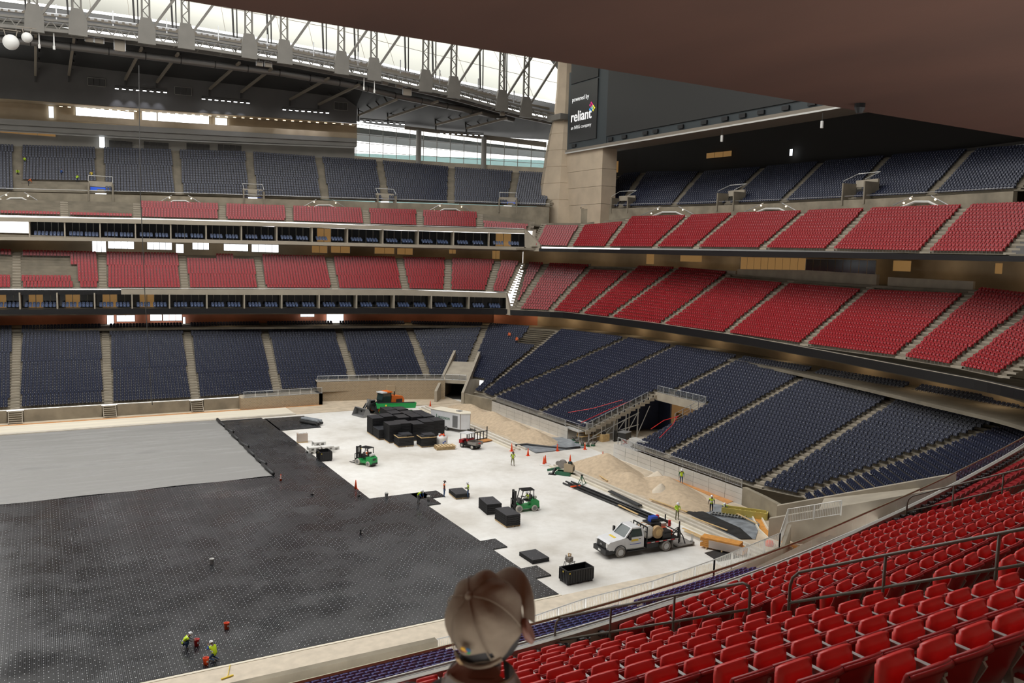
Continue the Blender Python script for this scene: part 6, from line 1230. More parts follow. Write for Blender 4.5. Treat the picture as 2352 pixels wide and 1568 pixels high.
for s in (-1, 1):
    trk('side_window', 'cab_glass', lambda b: b.add([(.12, s*.965, 1.64), (1.55, s*.965, 1.64), (1.02, s*.83, 2.27), (.18, s*.83, 2.27)], [(0, 1, 2, 3)]))
    trk('pillar', 'white_body', lambda b: (b.bar((1.85, s*.9, 1.6), (1.12, s*.78, 2.36), .12), b.bar((0, s*.93, 1.6), (.1, s*.82, 2.3), .16), b.bar((.1, s*.83, 2.33), (1.12, s*.8, 2.36), .1)))
    d = trk('door', 'white_body', lambda b: b.b2((.12, s*.985-.01, .72), (1.5, s*.985+.02, 1.6))); trk('door_handle', 'black_metal', lambda b: b.b2((.3, s*1.005, 1.4), (.5, s*1.03, 1.45)), d)
    trk('door_sign', 'yellow', lambda b: b.b2((.55, s*1.0-.01, 1.26), (1.25, s*1.0+.012, 1.44)), d); trk('door_stripe', 'blue_paint', lambda b: b.b2((.25, s*1.0-.01, 1.0), (1.4, s*1.0+.012, 1.05)), d)
    trk('mirror', 'black_metal', lambda b: (b.b2((1.55, s*1.1-.08, 1.6), (1.68, s*1.3+.05 if s > 0 else s*1.3-.05, 1.68)), b.b2((1.52, s*1.28-.12, 1.55), (1.66, s*1.28+.12, 2.0))))
    trk('fender', 'black_metal', lambda b: b.prism([(2.35+.62*math.cos(t), .48+.6*math.sin(t)) for t in np.linspace(-.1, 3.24, 10)]+[(2.35+.53*math.cos(t), .48+.52*math.sin(t)) for t in np.linspace(3.24, -.1, 10)], 'y', s*.92-.1, s*.92+.1))
    trk('running_board', 'black_metal', lambda b: b.b2((-.1, s*.98-.12, .42), (1.7, s*.98+.12, .5)))
    trk('headlight', 'white_plastic', lambda b: b.b2((3.48, s*.82-.13, .95), (3.63, s*.82+.13, 1.3)))
trk('grille', 'black_metal', lambda b: b.b2((3.55, -.68, .82), (3.66, .68, 1.3))); trk('badge', 'grey_metal', lambda b: b.lathe((0, 0, 0), [(.14, 0), (.14, .03)], 14, 1.2, .6).xf(Matrix.Translation((3.66, 0, 1.06)) @ Matrix.Rotation(math.pi/2, 4, 'Y') @ Matrix.Rotation(math.pi/2, 4, 'Z'))); trk('bumper', 'black_metal', lambda b: (b.b2((3.5, -1.0, .38), (3.82, 1.0, .78)), b.b2((3.1, -1.0, .4), (3.5, -.75, .7)), b.b2((3.1, .75, .4), (3.5, 1.0, .7)))); trk('licence_plate', 'white_plastic', lambda b: b.b2((3.82, -.18, .5), (3.84, .18, .66))); trk('hood_sign', 'yellow', lambda b: b.box((2.5, -.1, 1.55), (.22, .9, .02), ry=.13))
trk('frame', 'black_metal', lambda b: (b.b2((-3.6, -.45, .45), (3.3, .45, .7)),)); trk('flatbed', 'black_metal', lambda b: b.b2((-3.75, -1.15, .92), (-.2, 1.15, 1.06)))
for s in (-1, 1):
    for k in range(8): trk('reflector', 'bright_red' if k % 2 else 'white_plastic', lambda b: b.b2((-3.6+k*.42, s*1.15-.01, .95), (-3.25+k*.42, s*1.15+.012, 1.03)))
    trk('tool_box', 'black_metal', lambda b: b.b2((-1.5, s*.75-.35, .5), (-.3, s*.75+.35, .92))); trk('mud_flap', 'dusty', lambda b: b.b2((-3.0, s*.95-.28, .25), (-2.96, s*.95+.28, .9)))
    trk('side_rack', 'black_metal', lambda b: (b.bar((-.3, s*1.05, 1.0), (-.3, s*1.05, 2.35), .08), b.bar((-3.6, s*1.05, 1.0), (-3.6, s*1.05, 2.0), .08), b.bar((-3.6, s*1.05, 1.55), (-2.2, s*1.05, 1.55), .07)))
trk('head_rack', 'black_metal', lambda b: (b.bar((-.3, -1.05, 2.35), (-.3, 1.05, 2.35), .09), b.bar((-.3, -1.05, 1.9), (-.3, 1.05, 1.9), .06), [b.bar((-.3, y, 1.0), (-.3, y, 2.35), .06) for y in (-.5, 0, .5)]))
trk('water_tank', 'tank', lambda b: b.tube([(-.75, -.85, 1.75), (-.75, -.7, 1.75), (-.75, .7, 1.75), (-.75, .85, 1.75)], [.35, .58, .58, .35], 16)); trk('tank_strap', 'clay', lambda b: [b.lathe((0, 0, 0), [(.6, -.03), (.6, .03)], 18).xf(Matrix.Translation((-.75, y, 1.75)) @ Matrix.Rotation(math.pi/2, 4, 'X'), len(b.v)-36) for y in (-.3, .35)])
trk('hose_reel', 'brown_hose', lambda b: (b.cyl((-1.55, .62, 1.72), .55, .35, 20, 'y'),)); trk('reel_hub', 'lumber', lambda b: (b.cyl((-1.55, .93, 1.72), .32, .08, 16, 'y'), b.cyl((-1.55, .55, 1.72), .1, .5, 8, 'y')))
trk('pump_box', 'black_metal', lambda b: (b.b2((-2.3, -1.0, 1.06), (-1.2, .3, 2.3)), b.b2((-2.9, .1, 1.06), (-2.0, 1.0, 1.75)))); trk('engine', 'blue_paint', lambda b: (b.box((-1.9, -.4, 2.62), (.7, .55, .25)), b.box((-1.6, -.4, 2.45), (.2, .5, .3)))); trk('engine_block', 'black_metal', lambda b: (b.box((-1.95, -.4, 2.4), (.8, .6, .3)), b.cyl((-2.3, -.7, 2.45), .14, .5, 10, 'y'))); trk('fuel_can', 'bright_red', lambda b: b.box((-2.5, -.6, 2.55), (.25, .2, .35)))
trk('tail_rack', 'black_metal', lambda b: (b.bar((-3.72, 1.05, .5), (-3.72, 1.05, 2.5), .09), b.bar((-3.72, -1.05, .5), (-3.72, -1.05, 2.5), .09), b.bar((-3.72, -1.05, 1.5), (-3.72, 1.05, 1.5), .07))); trk('tail_ramp', 'dusty', lambda b: (b.box((-4.6, 0, .18), (1.8, 1.9, .08), ry=.06), b.b2((-5.6, .5, .05), (-5.4, .9, .35))))
trk('hose', 'black_metal', lambda b: (b.tube([(-3.3, .7, 1.2), (-3.9, .8, 1.9), (-4.3, .5, 1.2), (-4.4, .3, .3)], .05, 6), b.tube([(-3.5, .2, 1.2), (-4.0, .4, 1.7), (-4.5, .6, .9), (-4.7, .7, .25)], .05, 6))); trk('gear', 'cone', lambda b: (b.box((-3.1, -.4, 1.35), (.4, .4, .5)), b.box((-3.3, .3, 1.3), (.3, .3, .4)))); trk('extinguisher', 'bright_red', lambda b: b.cyl((-4.1, -.9, 1.4), .13, .55, 10)); trk('gear_crate', 'tank', lambda b: (b.box((-3.2, -.75, 1.75), (.6, .45, .3)), b.box((-2.8, .5, 1.3), (.4, .4, .4)))); trk('step_bracket', 'galv', lambda b: (b.tube([(-5.5, .55, .1), (-5.5, .55, 1.0), (-5.5, .75, 1.0), (-5.5, .75, .1)], .03, 6),))
# ------------------------------------------------------------------ people
mat('skin', (.30, .16, .10), .6); mat('skin_dark', (.10, .05, .035), .6); mat('hivis_yellow', (.62, .85, .02), .6); mat('hivis_orange', (.90, .16, .02), .6); mat('denim', (.035, .075, .17), .8); mat('dark_trousers', (.02, .022, .03), .8); mat('khaki', (.20, .19, .11), .8); mat('grey_cloth', (.16, .16, .16), .8)
mat('hat_white', (.80, .80, .82), .35); mat('hat_dark', (.10, .07, .06), .4); mat('boot', (.10, .08, .06), .8); mat('reflective', (.70, .72, .72), .3); mat('blue_shirt', (.03, .10, .35), .8); mat('lime_shirt', (.50, .78, .03), .7); mat('black_cloth', (.012, .012, .014), .8); mat('green_cloth', (.02, .14, .05), .8)
POSES = {
 'stand': dict(pelvis=(0, 0, .95), spine=(0, 0, 1.14), chest=(0, 0, 1.34), neck=(.01, 0, 1.50), head=(.03, 0, 1.61), top=(.02, 0, 1.70), sh=(0, .19, 1.42), el=(-.03, .27, 1.15), wr=(.06, .27, .92), ha=(.09, .26, .85), hip=(0, .10, .90), kn=(.02, .11, .50), an=(-.03, .11, .10), toe=(.14, .13, .04)),
 'hands': dict(pelvis=(0, 0, .95), spine=(0, 0, 1.14), chest=(.02, 0, 1.34), neck=(.04, 0, 1.50), head=(.08, 0, 1.60), top=(.07, 0, 1.69), sh=(0, .19, 1.42), el=(.02, .28, 1.14), wr=(.27, .16, 1.10), ha=(.33, .10, 1.10), hip=(0, .10, .90), kn=(.03, .12, .50), an=(-.03, .13, .10), toe=(.14, .15, .04)),
 'bend': dict(pelvis=(-.08, 0, .92), spine=(.04, 0, 1.08), chest=(.22, 0, 1.22), neck=(.36, 0, 1.32), head=(.46, 0, 1.38), top=(.50, 0, 1.45), sh=(.26, .19, 1.27), el=(.36, .24, 1.02), wr=(.46, .16, .84), ha=(.50, .12, .78), hip=(-.06, .10, .88), kn=(.02, .12, .50), an=(-.05, .13, .10), toe=(.12, .15, .04)),
 'crouch': dict(pelvis=(-.25, 0, .32), spine=(-.16, 0, .50), chest=(.02, 0, .70), neck=(.16, 0, .82), head=(.26, 0, .88), top=(.29, 0, .96), sh=(.06, .19, .76), el=(.26, .24, .56), wr=(.46, .12, .50), ha=(.52, .08, .48), hip=(-.2, .11, .32), kn=(.18, .17, .50), an=(-.02, .15, .10), toe=(.15, .17, .04)),
 'kneel': dict(pelvis=(-.18, 0, .42), spine=(-.10, 0, .60), chest=(.02, 0, .80), neck=(.10, 0, .94), head=(.17, 0, 1.02), top=(.18, 0, 1.11), sh=(.04, .19, .87), el=(.20, .26, .70), wr=(.36, .14, .80), ha=(.38, .10, .88), hip=(-.16, .11, .40), kn=(.20, .14, .10), an=(-.30, .14, .12), toe=(-.42, .14, .05)),
 'sit': dict(pelvis=(-.25, 0, 1.12), spine=(-.27, 0, 1.30), chest=(-.25, 0, 1.50), neck=(-.22, 0, 1.64), head=(-.18, 0, 1.74), top=(-.19, 0, 1.83), sh=(-.25, .19, 1.56), el=(-.10, .26, 1.32), wr=(.15, .16, 1.36), ha=(.24, .12, 1.40), hip=(-.2, .11, 1.10), kn=(.2, .13, 1.14), an=(.28, .13, .76), toe=(.44, .14, .72)),
}
RAD = dict(pelvis=.15, spine=.135, chest=.155, neck=.058, head=.098, top=.062, sh=.075, el=.05, wr=.036, ha=.042, hip=.095, kn=.066, an=.045, toe=.042)
def body_mesh(J, sub=1, walk=0.0, reach=None):
    """one continuous skin: joints -> mesh, plus the bone of every face"""
    pts, idx, rad, edges, bones = [], {}, [], [], []
    def add(k, p, r): idx[k] = len(pts); pts.append(p); rad.append(r)
    for k in ('pelvis', 'spine', 'chest', 'neck', 'head', 'top'): add(k, J[k], RAD[k])
    add('nose', (J['head'][0]+.11, 0, J['head'][2]-.01), .02)
    E_ = [('pelvis', 'spine', 'torso'), ('spine', 'chest', 'torso'), ('chest', 'neck', 'neck'), ('neck', 'head', 'head'), ('head', 'top', 'head'), ('head', 'nose', 'head')]
    for s, S_ in ((1, 'L'), (-1, 'R')):
        for k in ('sh', 'el', 'wr', 'ha', 'hip', 'kn', 'an', 'toe'):
            x, y, z = J[k]
            if k == 'kn': x += walk*s*.13
            if k in ('an', 'toe'): x += walk*s*.24; z += (.06 if s*walk < 0 and k == 'an' else 0)
            if reach and S_ == 'R' and k in reach: x, y, z = reach[k]
            add(k+S_, (x, y*s, z), RAD[k])
        E_ += [('chest', 'sh'+S_, 'torso'), ('sh'+S_, 'el'+S_, 'uarm'), ('el'+S_, 'wr'+S_, 'farm'), ('wr'+S_, 'ha'+S_, 'hand'), ('pelvis', 'hip'+S_, 'leg'), ('hip'+S_, 'kn'+S_, 'leg'), ('kn'+S_, 'an'+S_, 'leg'), ('an'+S_, 'toe'+S_, 'boot')]
        w, h = np.array(pts[idx['wr'+S_]]), np.array(pts[idx['ha'+S_]]); d = h-w; d = d/np.linalg.norm(d); sd = np.cross(d, (0, 0, 1.0)); sd = sd/(np.linalg.norm(sd)+1e-6); up = np.cross(sd, d)
        for f, (o, ln) in enumerate(((-.03, .07), (-.01, .085), (.01, .08), (.03, .06))):
            a = h+d*.035+sd*o; add('f%d%s' % (f, S_), tuple(a), .011); add('g%d%s' % (f, S_), tuple(a+d*ln*.6-up*.025), .009); E_ += [('ha'+S_, 'f%d%s' % (f, S_), 'hand'), ('f%d%s' % (f, S_), 'g%d%s' % (f, S_), 'hand')]
        add('t'+S_, tuple(h+sd*.05*s+d*.02), .012); E_.append(('ha'+S_, 't'+S_, 'hand'))
    me = bpy.data.meshes.new('body'); me.from_pydata(pts, [(idx[a], idx[b]) for a, b, _ in E_], []); o = bpy.data.objects.new('tmp', me); COL.objects.link(o)
    m1 = o.modifiers.new('s', 'SKIN'); m1.branch_smoothing = .6; m1.use_smooth_shade = True
    for i, v in enumerate(me.skin_vertices[0].data): v.radius = (rad[i], rad[i]*(1.0 if i > 2 else .82)); v.use_root = (i == 0)
    m2 = o.modifiers.new('u', 'SUBSURF'); m2.levels = sub; m2.render_levels = sub
    bpy.context.view_layer.update(); out = bpy.data.meshes.new_from_object(o.evaluated_get(bpy.context.evaluated_depsgraph_get())); bpy.data.objects.remove(o)
    A = np.array([pts[idx[a]] for a, b, _ in E_]); B = np.array([pts[idx[b]] for a, b, _ in E_]); co = np.zeros(len(out.polygons)*3); out.polygons.foreach_get('center', co); co = co.reshape(-1, 3)
    AB = B-A; t = np.clip(((co[:, None]-A[None])*AB[None]).sum(2)/((AB**2).sum(1)+1e-9), 0, 1); D = np.linalg.norm(co[:, None]-(A[None]+t[..., None]*AB[None]), axis=2); D = D-np.array([.5*(rad[idx[a]]+rad[idx[b]]) for a, b, _ in E_])[None]; k = D.argmin(1)
    return out, [E_[i][2] for i in k], t[np.arange(len(k)), k], [E_[i][0] for i in k], co
CACHE = {}
def person(loc, rz, label, pose='stand', shirt='grey_cloth', vest='hivis_yellow', trousers='denim', hat='hat_white', skin='skin', group=None, sc=1.0, walk=0.0, parent=None, sleeves=True):
    key = (pose, walk)
    if key not in CACHE: CACHE[key] = body_mesh(POSES[pose], 1, walk)
    me0, bn, tt, st, co = CACHE[key]; me = me0.copy(); me.materials.clear(); names = [shirt, skin, trousers, 'boot']
    for n in names: me.materials.append(MATS[n])
    mp = {'torso': 0, 'uarm': 0, 'farm': 0 if sleeves else 1, 'neck': 1, 'head': 1, 'hand': 1, 'leg': 2, 'boot': 3}; me.polygons.foreach_set('material_index', [mp[b] for b in bn])
    r = thing('person', label, 'person', loc, rz, group); r.scale = (sc, sc, sc); link('body', me, r); J = POSES[pose]
    if vest:
        sel = [i for i, b in enumerate(bn) if b == 'torso']; bm = bmesh.new(); bm.from_mesh(me0); bm.faces.ensure_lookup_table(); keep = set(sel)
        bmesh.ops.delete(bm, geom=[f for f in bm.faces if f.index not in keep], context='FACES'); bm.normal_update()
        for v in bm.verts: v.co += v.normal*.018
        vm = bpy.data.meshes.new('vest'); bm.to_mesh(vm); bm.free(); vm.materials.clear(); vm.materials.append(MATS[vest]); vm.materials.append(MATS['reflective'])
        p, q = np.array(J['pelvis']), np.array(J['chest']); ax = (q-p)/np.linalg.norm(q-p); L = np.linalg.norm(q-p)
        for f in vm.polygons:
            u = float(np.dot(np.array(f.center)-p, ax)/L); f.material_index = 1 if .42 < u < .56 or (u > .85 and abs(abs(f.center[1])-.11) < .025) else 0
        link('vest', vm, r)
    hx, hz = J['head'][0], J['head'][2]; tx, tz = J['top'][0], J['top'][2]; ang = math.atan2((J['head'][0]-J['neck'][0]), (J['head'][2]-J['neck'][2]))
    if hat:
        b = MB(); b.lathe((0, 0, 0), [(.155, 0), (.16, .012), (.128, .02), (.125, .07), (.10, .12), (.05, .148), (.01, .152)], 16, 1.12, .95); b.add([(.1, -.1, .0), (.24, -.07, -.02), (.24, .07, -.02), (.1, .1, .0)], [(0, 1, 2, 3)]); b.xf(Matrix.Translation((hx, 0, hz+.035)) @ Matrix.Rotation(ang*.8, 4, 'Y')); b.build('hard_hat', hat, r, smooth=True)
    return r
R_ = math.radians
person((32.9, 75.9, .11), R_(-60), 'worker in yellow vest and grey trousers bending over the trays beside a white bucket', 'bend', 'blue_shirt', 'hivis_yellow', 'grey_cloth')
person((36.4, 77.3, 0), R_(-15), 'worker in orange and yellow vest and dark helmet facing the low tray stack', 'stand', 'black_cloth', 'hivis_orange', 'denim', 'hat_dark', 'skin_dark')
person((38.5, 75.9, 0), R_(150), 'worker in yellow vest and blue jeans beside the low tray stack', 'hands', 'black_cloth', 'hivis_yellow', 'denim')
person((49.5, 85.8, 0), R_(-105), 'worker in yellow vest and olive trousers walking past the orange cones', 'hands', 'khaki', 'hivis_yellow', 'khaki', 'hat_dark', walk=.8)
person((62.9, 70.6, .08), R_(-120), 'worker in yellow vest standing at the end wall above the sand', 'stand', 'green_cloth', 'hivis_yellow', 'denim')
person((58.6, 61.1, .1), R_(50), 'worker in yellow vest and dark trousers standing on the grey liner', 'stand', 'black_cloth', 'hivis_yellow', 'dark_trousers')
person((59.9, 60.5, .1), R_(-150), 'worker in yellow vest crouching by the yellow formwork', 'crouch', 'grey_cloth', 'hivis_yellow', 'grey_cloth')
person((53.5, 60.4, .22), R_(-110), 'worker in lime shirt standing on the kerb beams behind the truck', 'hands', 'lime_shirt', None, 'khaki')
person((7.5, 53.8, .11), R_(-5), 'worker in yellow vest crouching beside a red bucket on the trays', 'crouch', 'grey_cloth', 'hivis_yellow', 'denim')
person((8.75, 51.55, .11), R_(115), 'worker in yellow vest and blue shirt kneeling beside an orange bucket', 'kneel', 'blue_shirt', 'hivis_yellow', 'denim')
person((41.9, 69.9, 0), R_(172), 'forklift driver in yellow vest seated in the green forklift', 'sit', 'grey_cloth', 'hivis_yellow', 'dark_trousers')
person((33.55, 93.3, 0), R_(118), 'driver in orange vest seated in the forklift seen from behind', 'sit', 'black_cloth', 'hivis_orange', 'dark_trousers', 'hat_dark')
# crew among the seats
def on_rake(line, f, n): z = line[0]+(line[1]-line[0])*f; return (float(z[0]), float(z[1]), float(line[0][2]+(line[1][2]-line[0][2])*math.floor(f*n)/n))
q = T1[8][0]+(T1[8][1]-T1[8][0])*.83; q2 = T1[9][0]+(T1[9][1]-T1[9][0])*.86
for f, lb, u in ((.62, 'right hand one in the cleared seats above the far tunnel', .74), (.45, 'left hand one in the cleared seats above the far tunnel', .80)):
    a, c = T1[8], T1[9]; L_ = a[0]+(a[1]-a[0])*u; Rr = c[0]+(c[1]-c[0])*u; p = L_+(Rr-L_)*f; person((p[0], p[1], 1.7+9.3*math.floor(u*N1)/N1), R_(-150), 'worker in orange vest, '+lb, 'stand', 'hivis_orange', 'hivis_orange', 'dark_trousers', 'hat_dark')
for i, (x, y, sh_, lb) in enumerate([(41, 402, 'lime_shirt', 'in lime shirt on the aisle at the far left'), (57, 375, 'lime_shirt', 'in lime shirt highest in the far left block'), (66, 422, 'hivis_orange', 'in orange among the removed seats'), (141, 403, 'blue_shirt', 'in blue in the middle of the far left block'), (177, 414, 'lime_shirt', 'in lime shirt below the far left block'), (210, 408, 'yellow', 'in yellow by the bright stair portal')]):
    off_ = 17+15.5*(440-y)/104; p = S(x, y+3, off_); person((p[0], p[1], p[2]-.2), R_(-90+i*40), 'distant top deck worker '+lb, 'hands' if i % 2 else 'bend', sh_, None, 'dark_trousers', None)
# ------------------------------------------------------------------ near mezzanine, where the photographer stands
mat('red_vinyl', (.60, .028, .024), .34, spec=.5); mat('red_shell', (.30, .008, .010), .38); mat('seat_grey', (.38, .39, .38), .45, metal=.2); mat('cup_red', (.40, .01, .01), .45); mat('rail_paint', (.105, .095, .075), .4); mat('ledge_metal', (.42, .41, .37), .5, metal=.2); mat('cup_grey', (.10, .105, .11), .5)
mat('soffit', (.095, .043, .028), .9, var=.16, scale=.9, bump=.15, stretch=(1, .5, 1)); mat('near_glass', (.35, .42, .38), .05, alpha=.22); mat('rail_cap', (.30, .28, .18), .4, metal=.4)
row_d = np.array([.24, -.97])*.85
def nline(x, y, n=14, d=row_d): return (V3(x+.1, y+.66, 17.25), V3(x+.1+d[0]*n, y+.66+d[1]*n, 17.25+.42*n))
NL = [nline(66, 31.4, d=np.array([.5, -.7])), nline(52, 24.6, d=np.array([.36, -.77])), nline(37.6, 18.9, d=np.array([.3, -.79])), nline(23.4, 15.25, d=np.array([.27, -.805])), nline(9.2, 12.72), nline(-5.2, 12.6, d=np.array([.02, -.85])), nline(-20, 12.6, d=np.array([-.02, -.85]))]
terrace('floor_near_terrace', NL, 14, 'stepped concrete terrace of the near mezzanine')
for i, l in enumerate(NL[1:6]): st = MB(); aisle_steps(st, l[0], l[1], 14, 1.1); struct(st.build('floor_aisle_steps', 'concrete', fix=False), 'concrete steps of a near mezzanine aisle')
# the seat and its parts: +y towards the field
def seat_parts():
    sh = MB(); W = 13; vs = []; hs = [(.30, -.10), (.42, -.14), (.58, -.19), (.72, -.225), (.80, -.245), (.83, -.262), (.82, -.285), (.79, -.29)]
    for z, y in hs:
        for i in range(W):
            u = -1+2*i/(W-1); vs.append((u*.257, y+.075*u*u, z-(.05*u*u if z > .7 else 0)))
    m = len(vs); vs += [(x, y-.02, z-.01) for x, y, z in vs]; fs = []
    for r_ in range(len(hs)-1):
        for i in range(W-1): a = r_*W+i; fs += [(a, a+1, a+W+1, a+W), (m+a+W, m+a+W+1, m+a+1, m+a)]
    for i in range(W-1): a = (len(hs)-1)*W+i; fs += [(a, a+1, m+a+1, m+a), (i, m+i, m+i+1, i+1)]
    for r_ in range(len(hs)-1):
        for e in (0, W-1): a = r_*W+e; fs.append((a, a+W, m+a+W, m+a))
    sh.add(vs, fs)
    def puff(w, h, t, c, tilt, bulge=1.0):
        b = MB(); nx_, nz_ = 7, 6; V_ = []
        for s in (1, -1):
            for j in range(nz_):
                for i in range(nx_):
                    u = -1+2*i/(nx_-1); v = -1+2*j/(nz_-1); q = (1-abs(u)**6)*(1-abs(v)**6); su = math.copysign(abs(u)**.9, u); V_.append((su*w/2*(1-.06*v**4), s*t/2*(.25+.75*q**.45)*bulge, v*h/2*(1-.05*u**4)))
        F_ = []; n1 = nx_*nz_
        for s in (0, 1):
            for j in range(nz_-1):
                for i in range(nx_-1): a = s*n1+j*nx_+i; F_.append((a, a+1, a+nx_+1, a+nx_) if s == 0 else (a+nx_, a+nx_+1, a+1, a))
        per = [i for i in range(nx_)]+[j*nx_+nx_-1 for j in range(1, nz_)]+[(nz_-1)*nx_+i for i in range(nx_-2, -1, -1)]+[j*nx_ for j in range(nz_-2, 0, -1)]
        for a, c_ in zip(per, per[1:]+per[:1]): F_.append((a, c_, n1+c_, n1+a))
        b.add(V_, F_); b.xf(Matrix.Translation(c) @ Matrix.Rotation(tilt, 4, 'X')); return b
    cu = puff(.38, .30, .07, (0, -.165, .63), .25); pan = puff(.42, .40, .15, (0, .055, .555), -.06)
    stn = MB(); stn.prism([(-.20, 0), (-.06, 0), (-.03, .42), (.13, .58), (.15, .63), (-.16, .63), (-.20, .58), (-.12, .40)], 'x', .228, .258); stn.box((.236, -.02, .645), (.045, .34, .03))
    cup = MB(); cup.lathe((.0, 0, 0), [(.038, 0), (.046, .11), (.052, .115), (.052, .13), (.042, .13), (.034, .01)], 12); cup.xf(Matrix.Translation((.19, -.32, .30))); cup.box((.19, -.235, .40), (.05, .10, .03))
    return [('back_shell', sh, 'red_shell'), ('back_cushion', cu, 'red_vinyl'), ('seat_pad', pan, 'red_vinyl'), ('arm_standard', stn, 'seat_grey'), ('cup_holder', cup, 'cup_red')]
SP = []
for nm, b, m in seat_parts():
    me = b.mesh(nm, m, True); bm = bmesh.new(); bm.from_mesh(me); bmesh.ops.recalc_face_normals(bm, faces=bm.faces); bm.to_mesh(me); bm.free()
    if nm == 'arm_standard': me.polygons.foreach_set('use_smooth', [False]*len(me.polygons))
    SP.append((nm, me))
def px_of(q): c = RW.T @ (np.array(q[:3])-EYE); return (CX+FPX*c[0]/c[2], CY+FPX*c[1]/c[2], c[2])
near = []
for i, sec in enumerate(range(len(NL)-1)):
    a, c = NL[i], NL[i+1]
    for p in section(a[0], c[0], a[1], c[1], 14, inset=.60): near.append((*p, i))
near = [p for p in near if not (p[0] < 5.0 and p[1] < 6.5) and not (p[1] < 2.9 and p[0] < 12)]
def inview(p): x, y, z = px_of((p[0], p[1], p[2]+.7)); return z > .5 and -20 < x < 2420 and 0 < y < 1660
vis_ = sorted([p for p in near if inview(p)], key=lambda p: np.linalg.norm(np.array(p[:3])-EYE)); rest = [p for p in near if not inview(p)]
SECN = {3: 'beyond the near handrails', 4: 'before the near handrails', 2: 'beyond the second near aisle', 1: 'beyond the third near aisle', 0: 'beyond the fourth near aisle', 5: 'left of the man'}
for p in vis_[:300]:
    k = int(round((p[2]-17.25)/.42)); r = thing('stadium_seat', 'red folding seat %s, %s row from the ledge' % (SECN[p[4]], ordinal(min(k, 13))), 'seat', (p[0], p[1], p[2]), p[3], 'red seats of the near mezzanine')
    for nm, me in SP: link(nm, me, r)
block('red_seat_block', [p[:4] for p in vis_[300:]+rest], 'red_seat', 'mass of smaller red seats farther along the near mezzanine')
# blue seats of the near lower stand: the largest singly
Vt_, Ft_, Mt_ = TPL; nme = bpy.data.meshes.new('navy_seat'); nme.from_pydata([tuple(v) for v in Vt_], [], [tuple(int(i) for i in f) for f in Ft_])
for m in ('navy_seat_lit', 'standard', 'seat_highlight'): nme.materials.append(MATS[m])
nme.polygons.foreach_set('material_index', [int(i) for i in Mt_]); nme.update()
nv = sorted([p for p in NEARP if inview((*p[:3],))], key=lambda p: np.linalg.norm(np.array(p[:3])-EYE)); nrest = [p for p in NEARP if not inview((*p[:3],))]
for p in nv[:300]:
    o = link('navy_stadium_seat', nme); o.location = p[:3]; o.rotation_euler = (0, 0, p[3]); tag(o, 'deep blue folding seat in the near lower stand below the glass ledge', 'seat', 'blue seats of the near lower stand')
block('navy_seat_block', nv[300:]+nrest, 'navy_seat_lit', 'mass of blue seats of the near lower stand farther from the glass ledge')
# front ledge, cups, glass and handrails
FR = catmull([(-20, 12.75), (-5.2, 12.75), (2, 12.8), (7.7, 12.97), (12.1, 13.35), (16.1, 13.95), (20.8, 15.02), (27.6, 16.72), (37.6, 19.6), (45, 22.2), (52, 25.3), (66, 32.2)], 6)
FR = FR+np.array([.2, .27])
_tt = np.gradient(FR, axis=0); _tt /= np.linalg.norm(_tt, axis=1)[:, None]; FN = np.stack([-_tt[:, 1], _tt[:, 0]], 1)      # towards the field
def fr_strip(name, o0, z0, o1, z1, m, label, parent=None):
    b = MB(); A = FR+FN*(o0 if np.isscalar(o0) else o0[:, None]); B = FR+FN*(o1 if np.isscalar(o1) else o1[:, None])
    for i in range(len(FR)-1): b.quad((*A[i], z0), (*A[i+1], z0), (*B[i+1], z1), (*B[i], z1))
    o = b.build(name, m, parent, fix=False); return struct(o, label) if parent is None else o
fr_strip('wall_near_kerb', -.02, 17.2, -.02, 17.55, 'concrete_wall', 'stained concrete kerb in front of the first near row'); fr_strip('floor_near_gutter', -.02, 17.55, .08, 17.57, 'concrete_wall', 'concrete gutter at the near ledge')
fr_strip('wall_near_ledge', .08, 17.57, .08, 17.85, 'ledge_metal', 'pale metal ledge along the front of the near mezzanine'); fr_strip('trim_near_ledge', .08, 17.85, .20, 17.85, 'ledge_metal', 'top of the near metal ledge')
bw_ = np.interp(FR[:, 0], [-20, 8, 12, 15, 18, 60], [1.0, .92, .7, .38, .24, .22]); wo_ = np.interp(FR[:, 0], [-20, 8, 13, 17, 22, 60], [1.05, 1.0, .95, .85, .72, .6])
fr_strip('trim_near_ribbon', .20, 17.38, bw_, 17.36, 'ribbon', 'black ribbon board top outside the near glass'); fr_strip('wall_near_ribbon', bw_, 17.36, bw_, 16.0, 'ribbon', 'black face of the near ribbon board')
b = MB(); b.tube([(p[0]+n_[0]*w, p[1]+n_[1]*w, 17.43) for p, n_, w in zip(FR, FN, wo_)], .035, 6); struct(b.build('trim_near_white_rail', 'white_paint'), 'thin white rail outside the near glass')
gr = thing('glass_railing', 'low tinted glass railing with an olive cap along the near ledge', 'railing')
for i in range(0, len(FR)-1):
    a, c = FR[i]+FN[i]*.15, FR[i+1]+FN[i+1]*.15; e = (c-a)*.006; b = MB(); b.quad((*(a+e), 17.85), (*(c-e), 17.85), (*(c-e), 18.26), (*(a+e), 18.26)); b.build('glass_panel', 'near_glass', gr, fix=False)
b = MB(); b.tube([(*(p+n_*.15), 18.27) for p, n_ in zip(FR, FN)], .028, 6); b.build('cap_rail', 'rail_cap', gr)
seg = np.cumsum(np.r_[0, np.linalg.norm(np.diff(FR, axis=0), axis=1)]); cupb = None
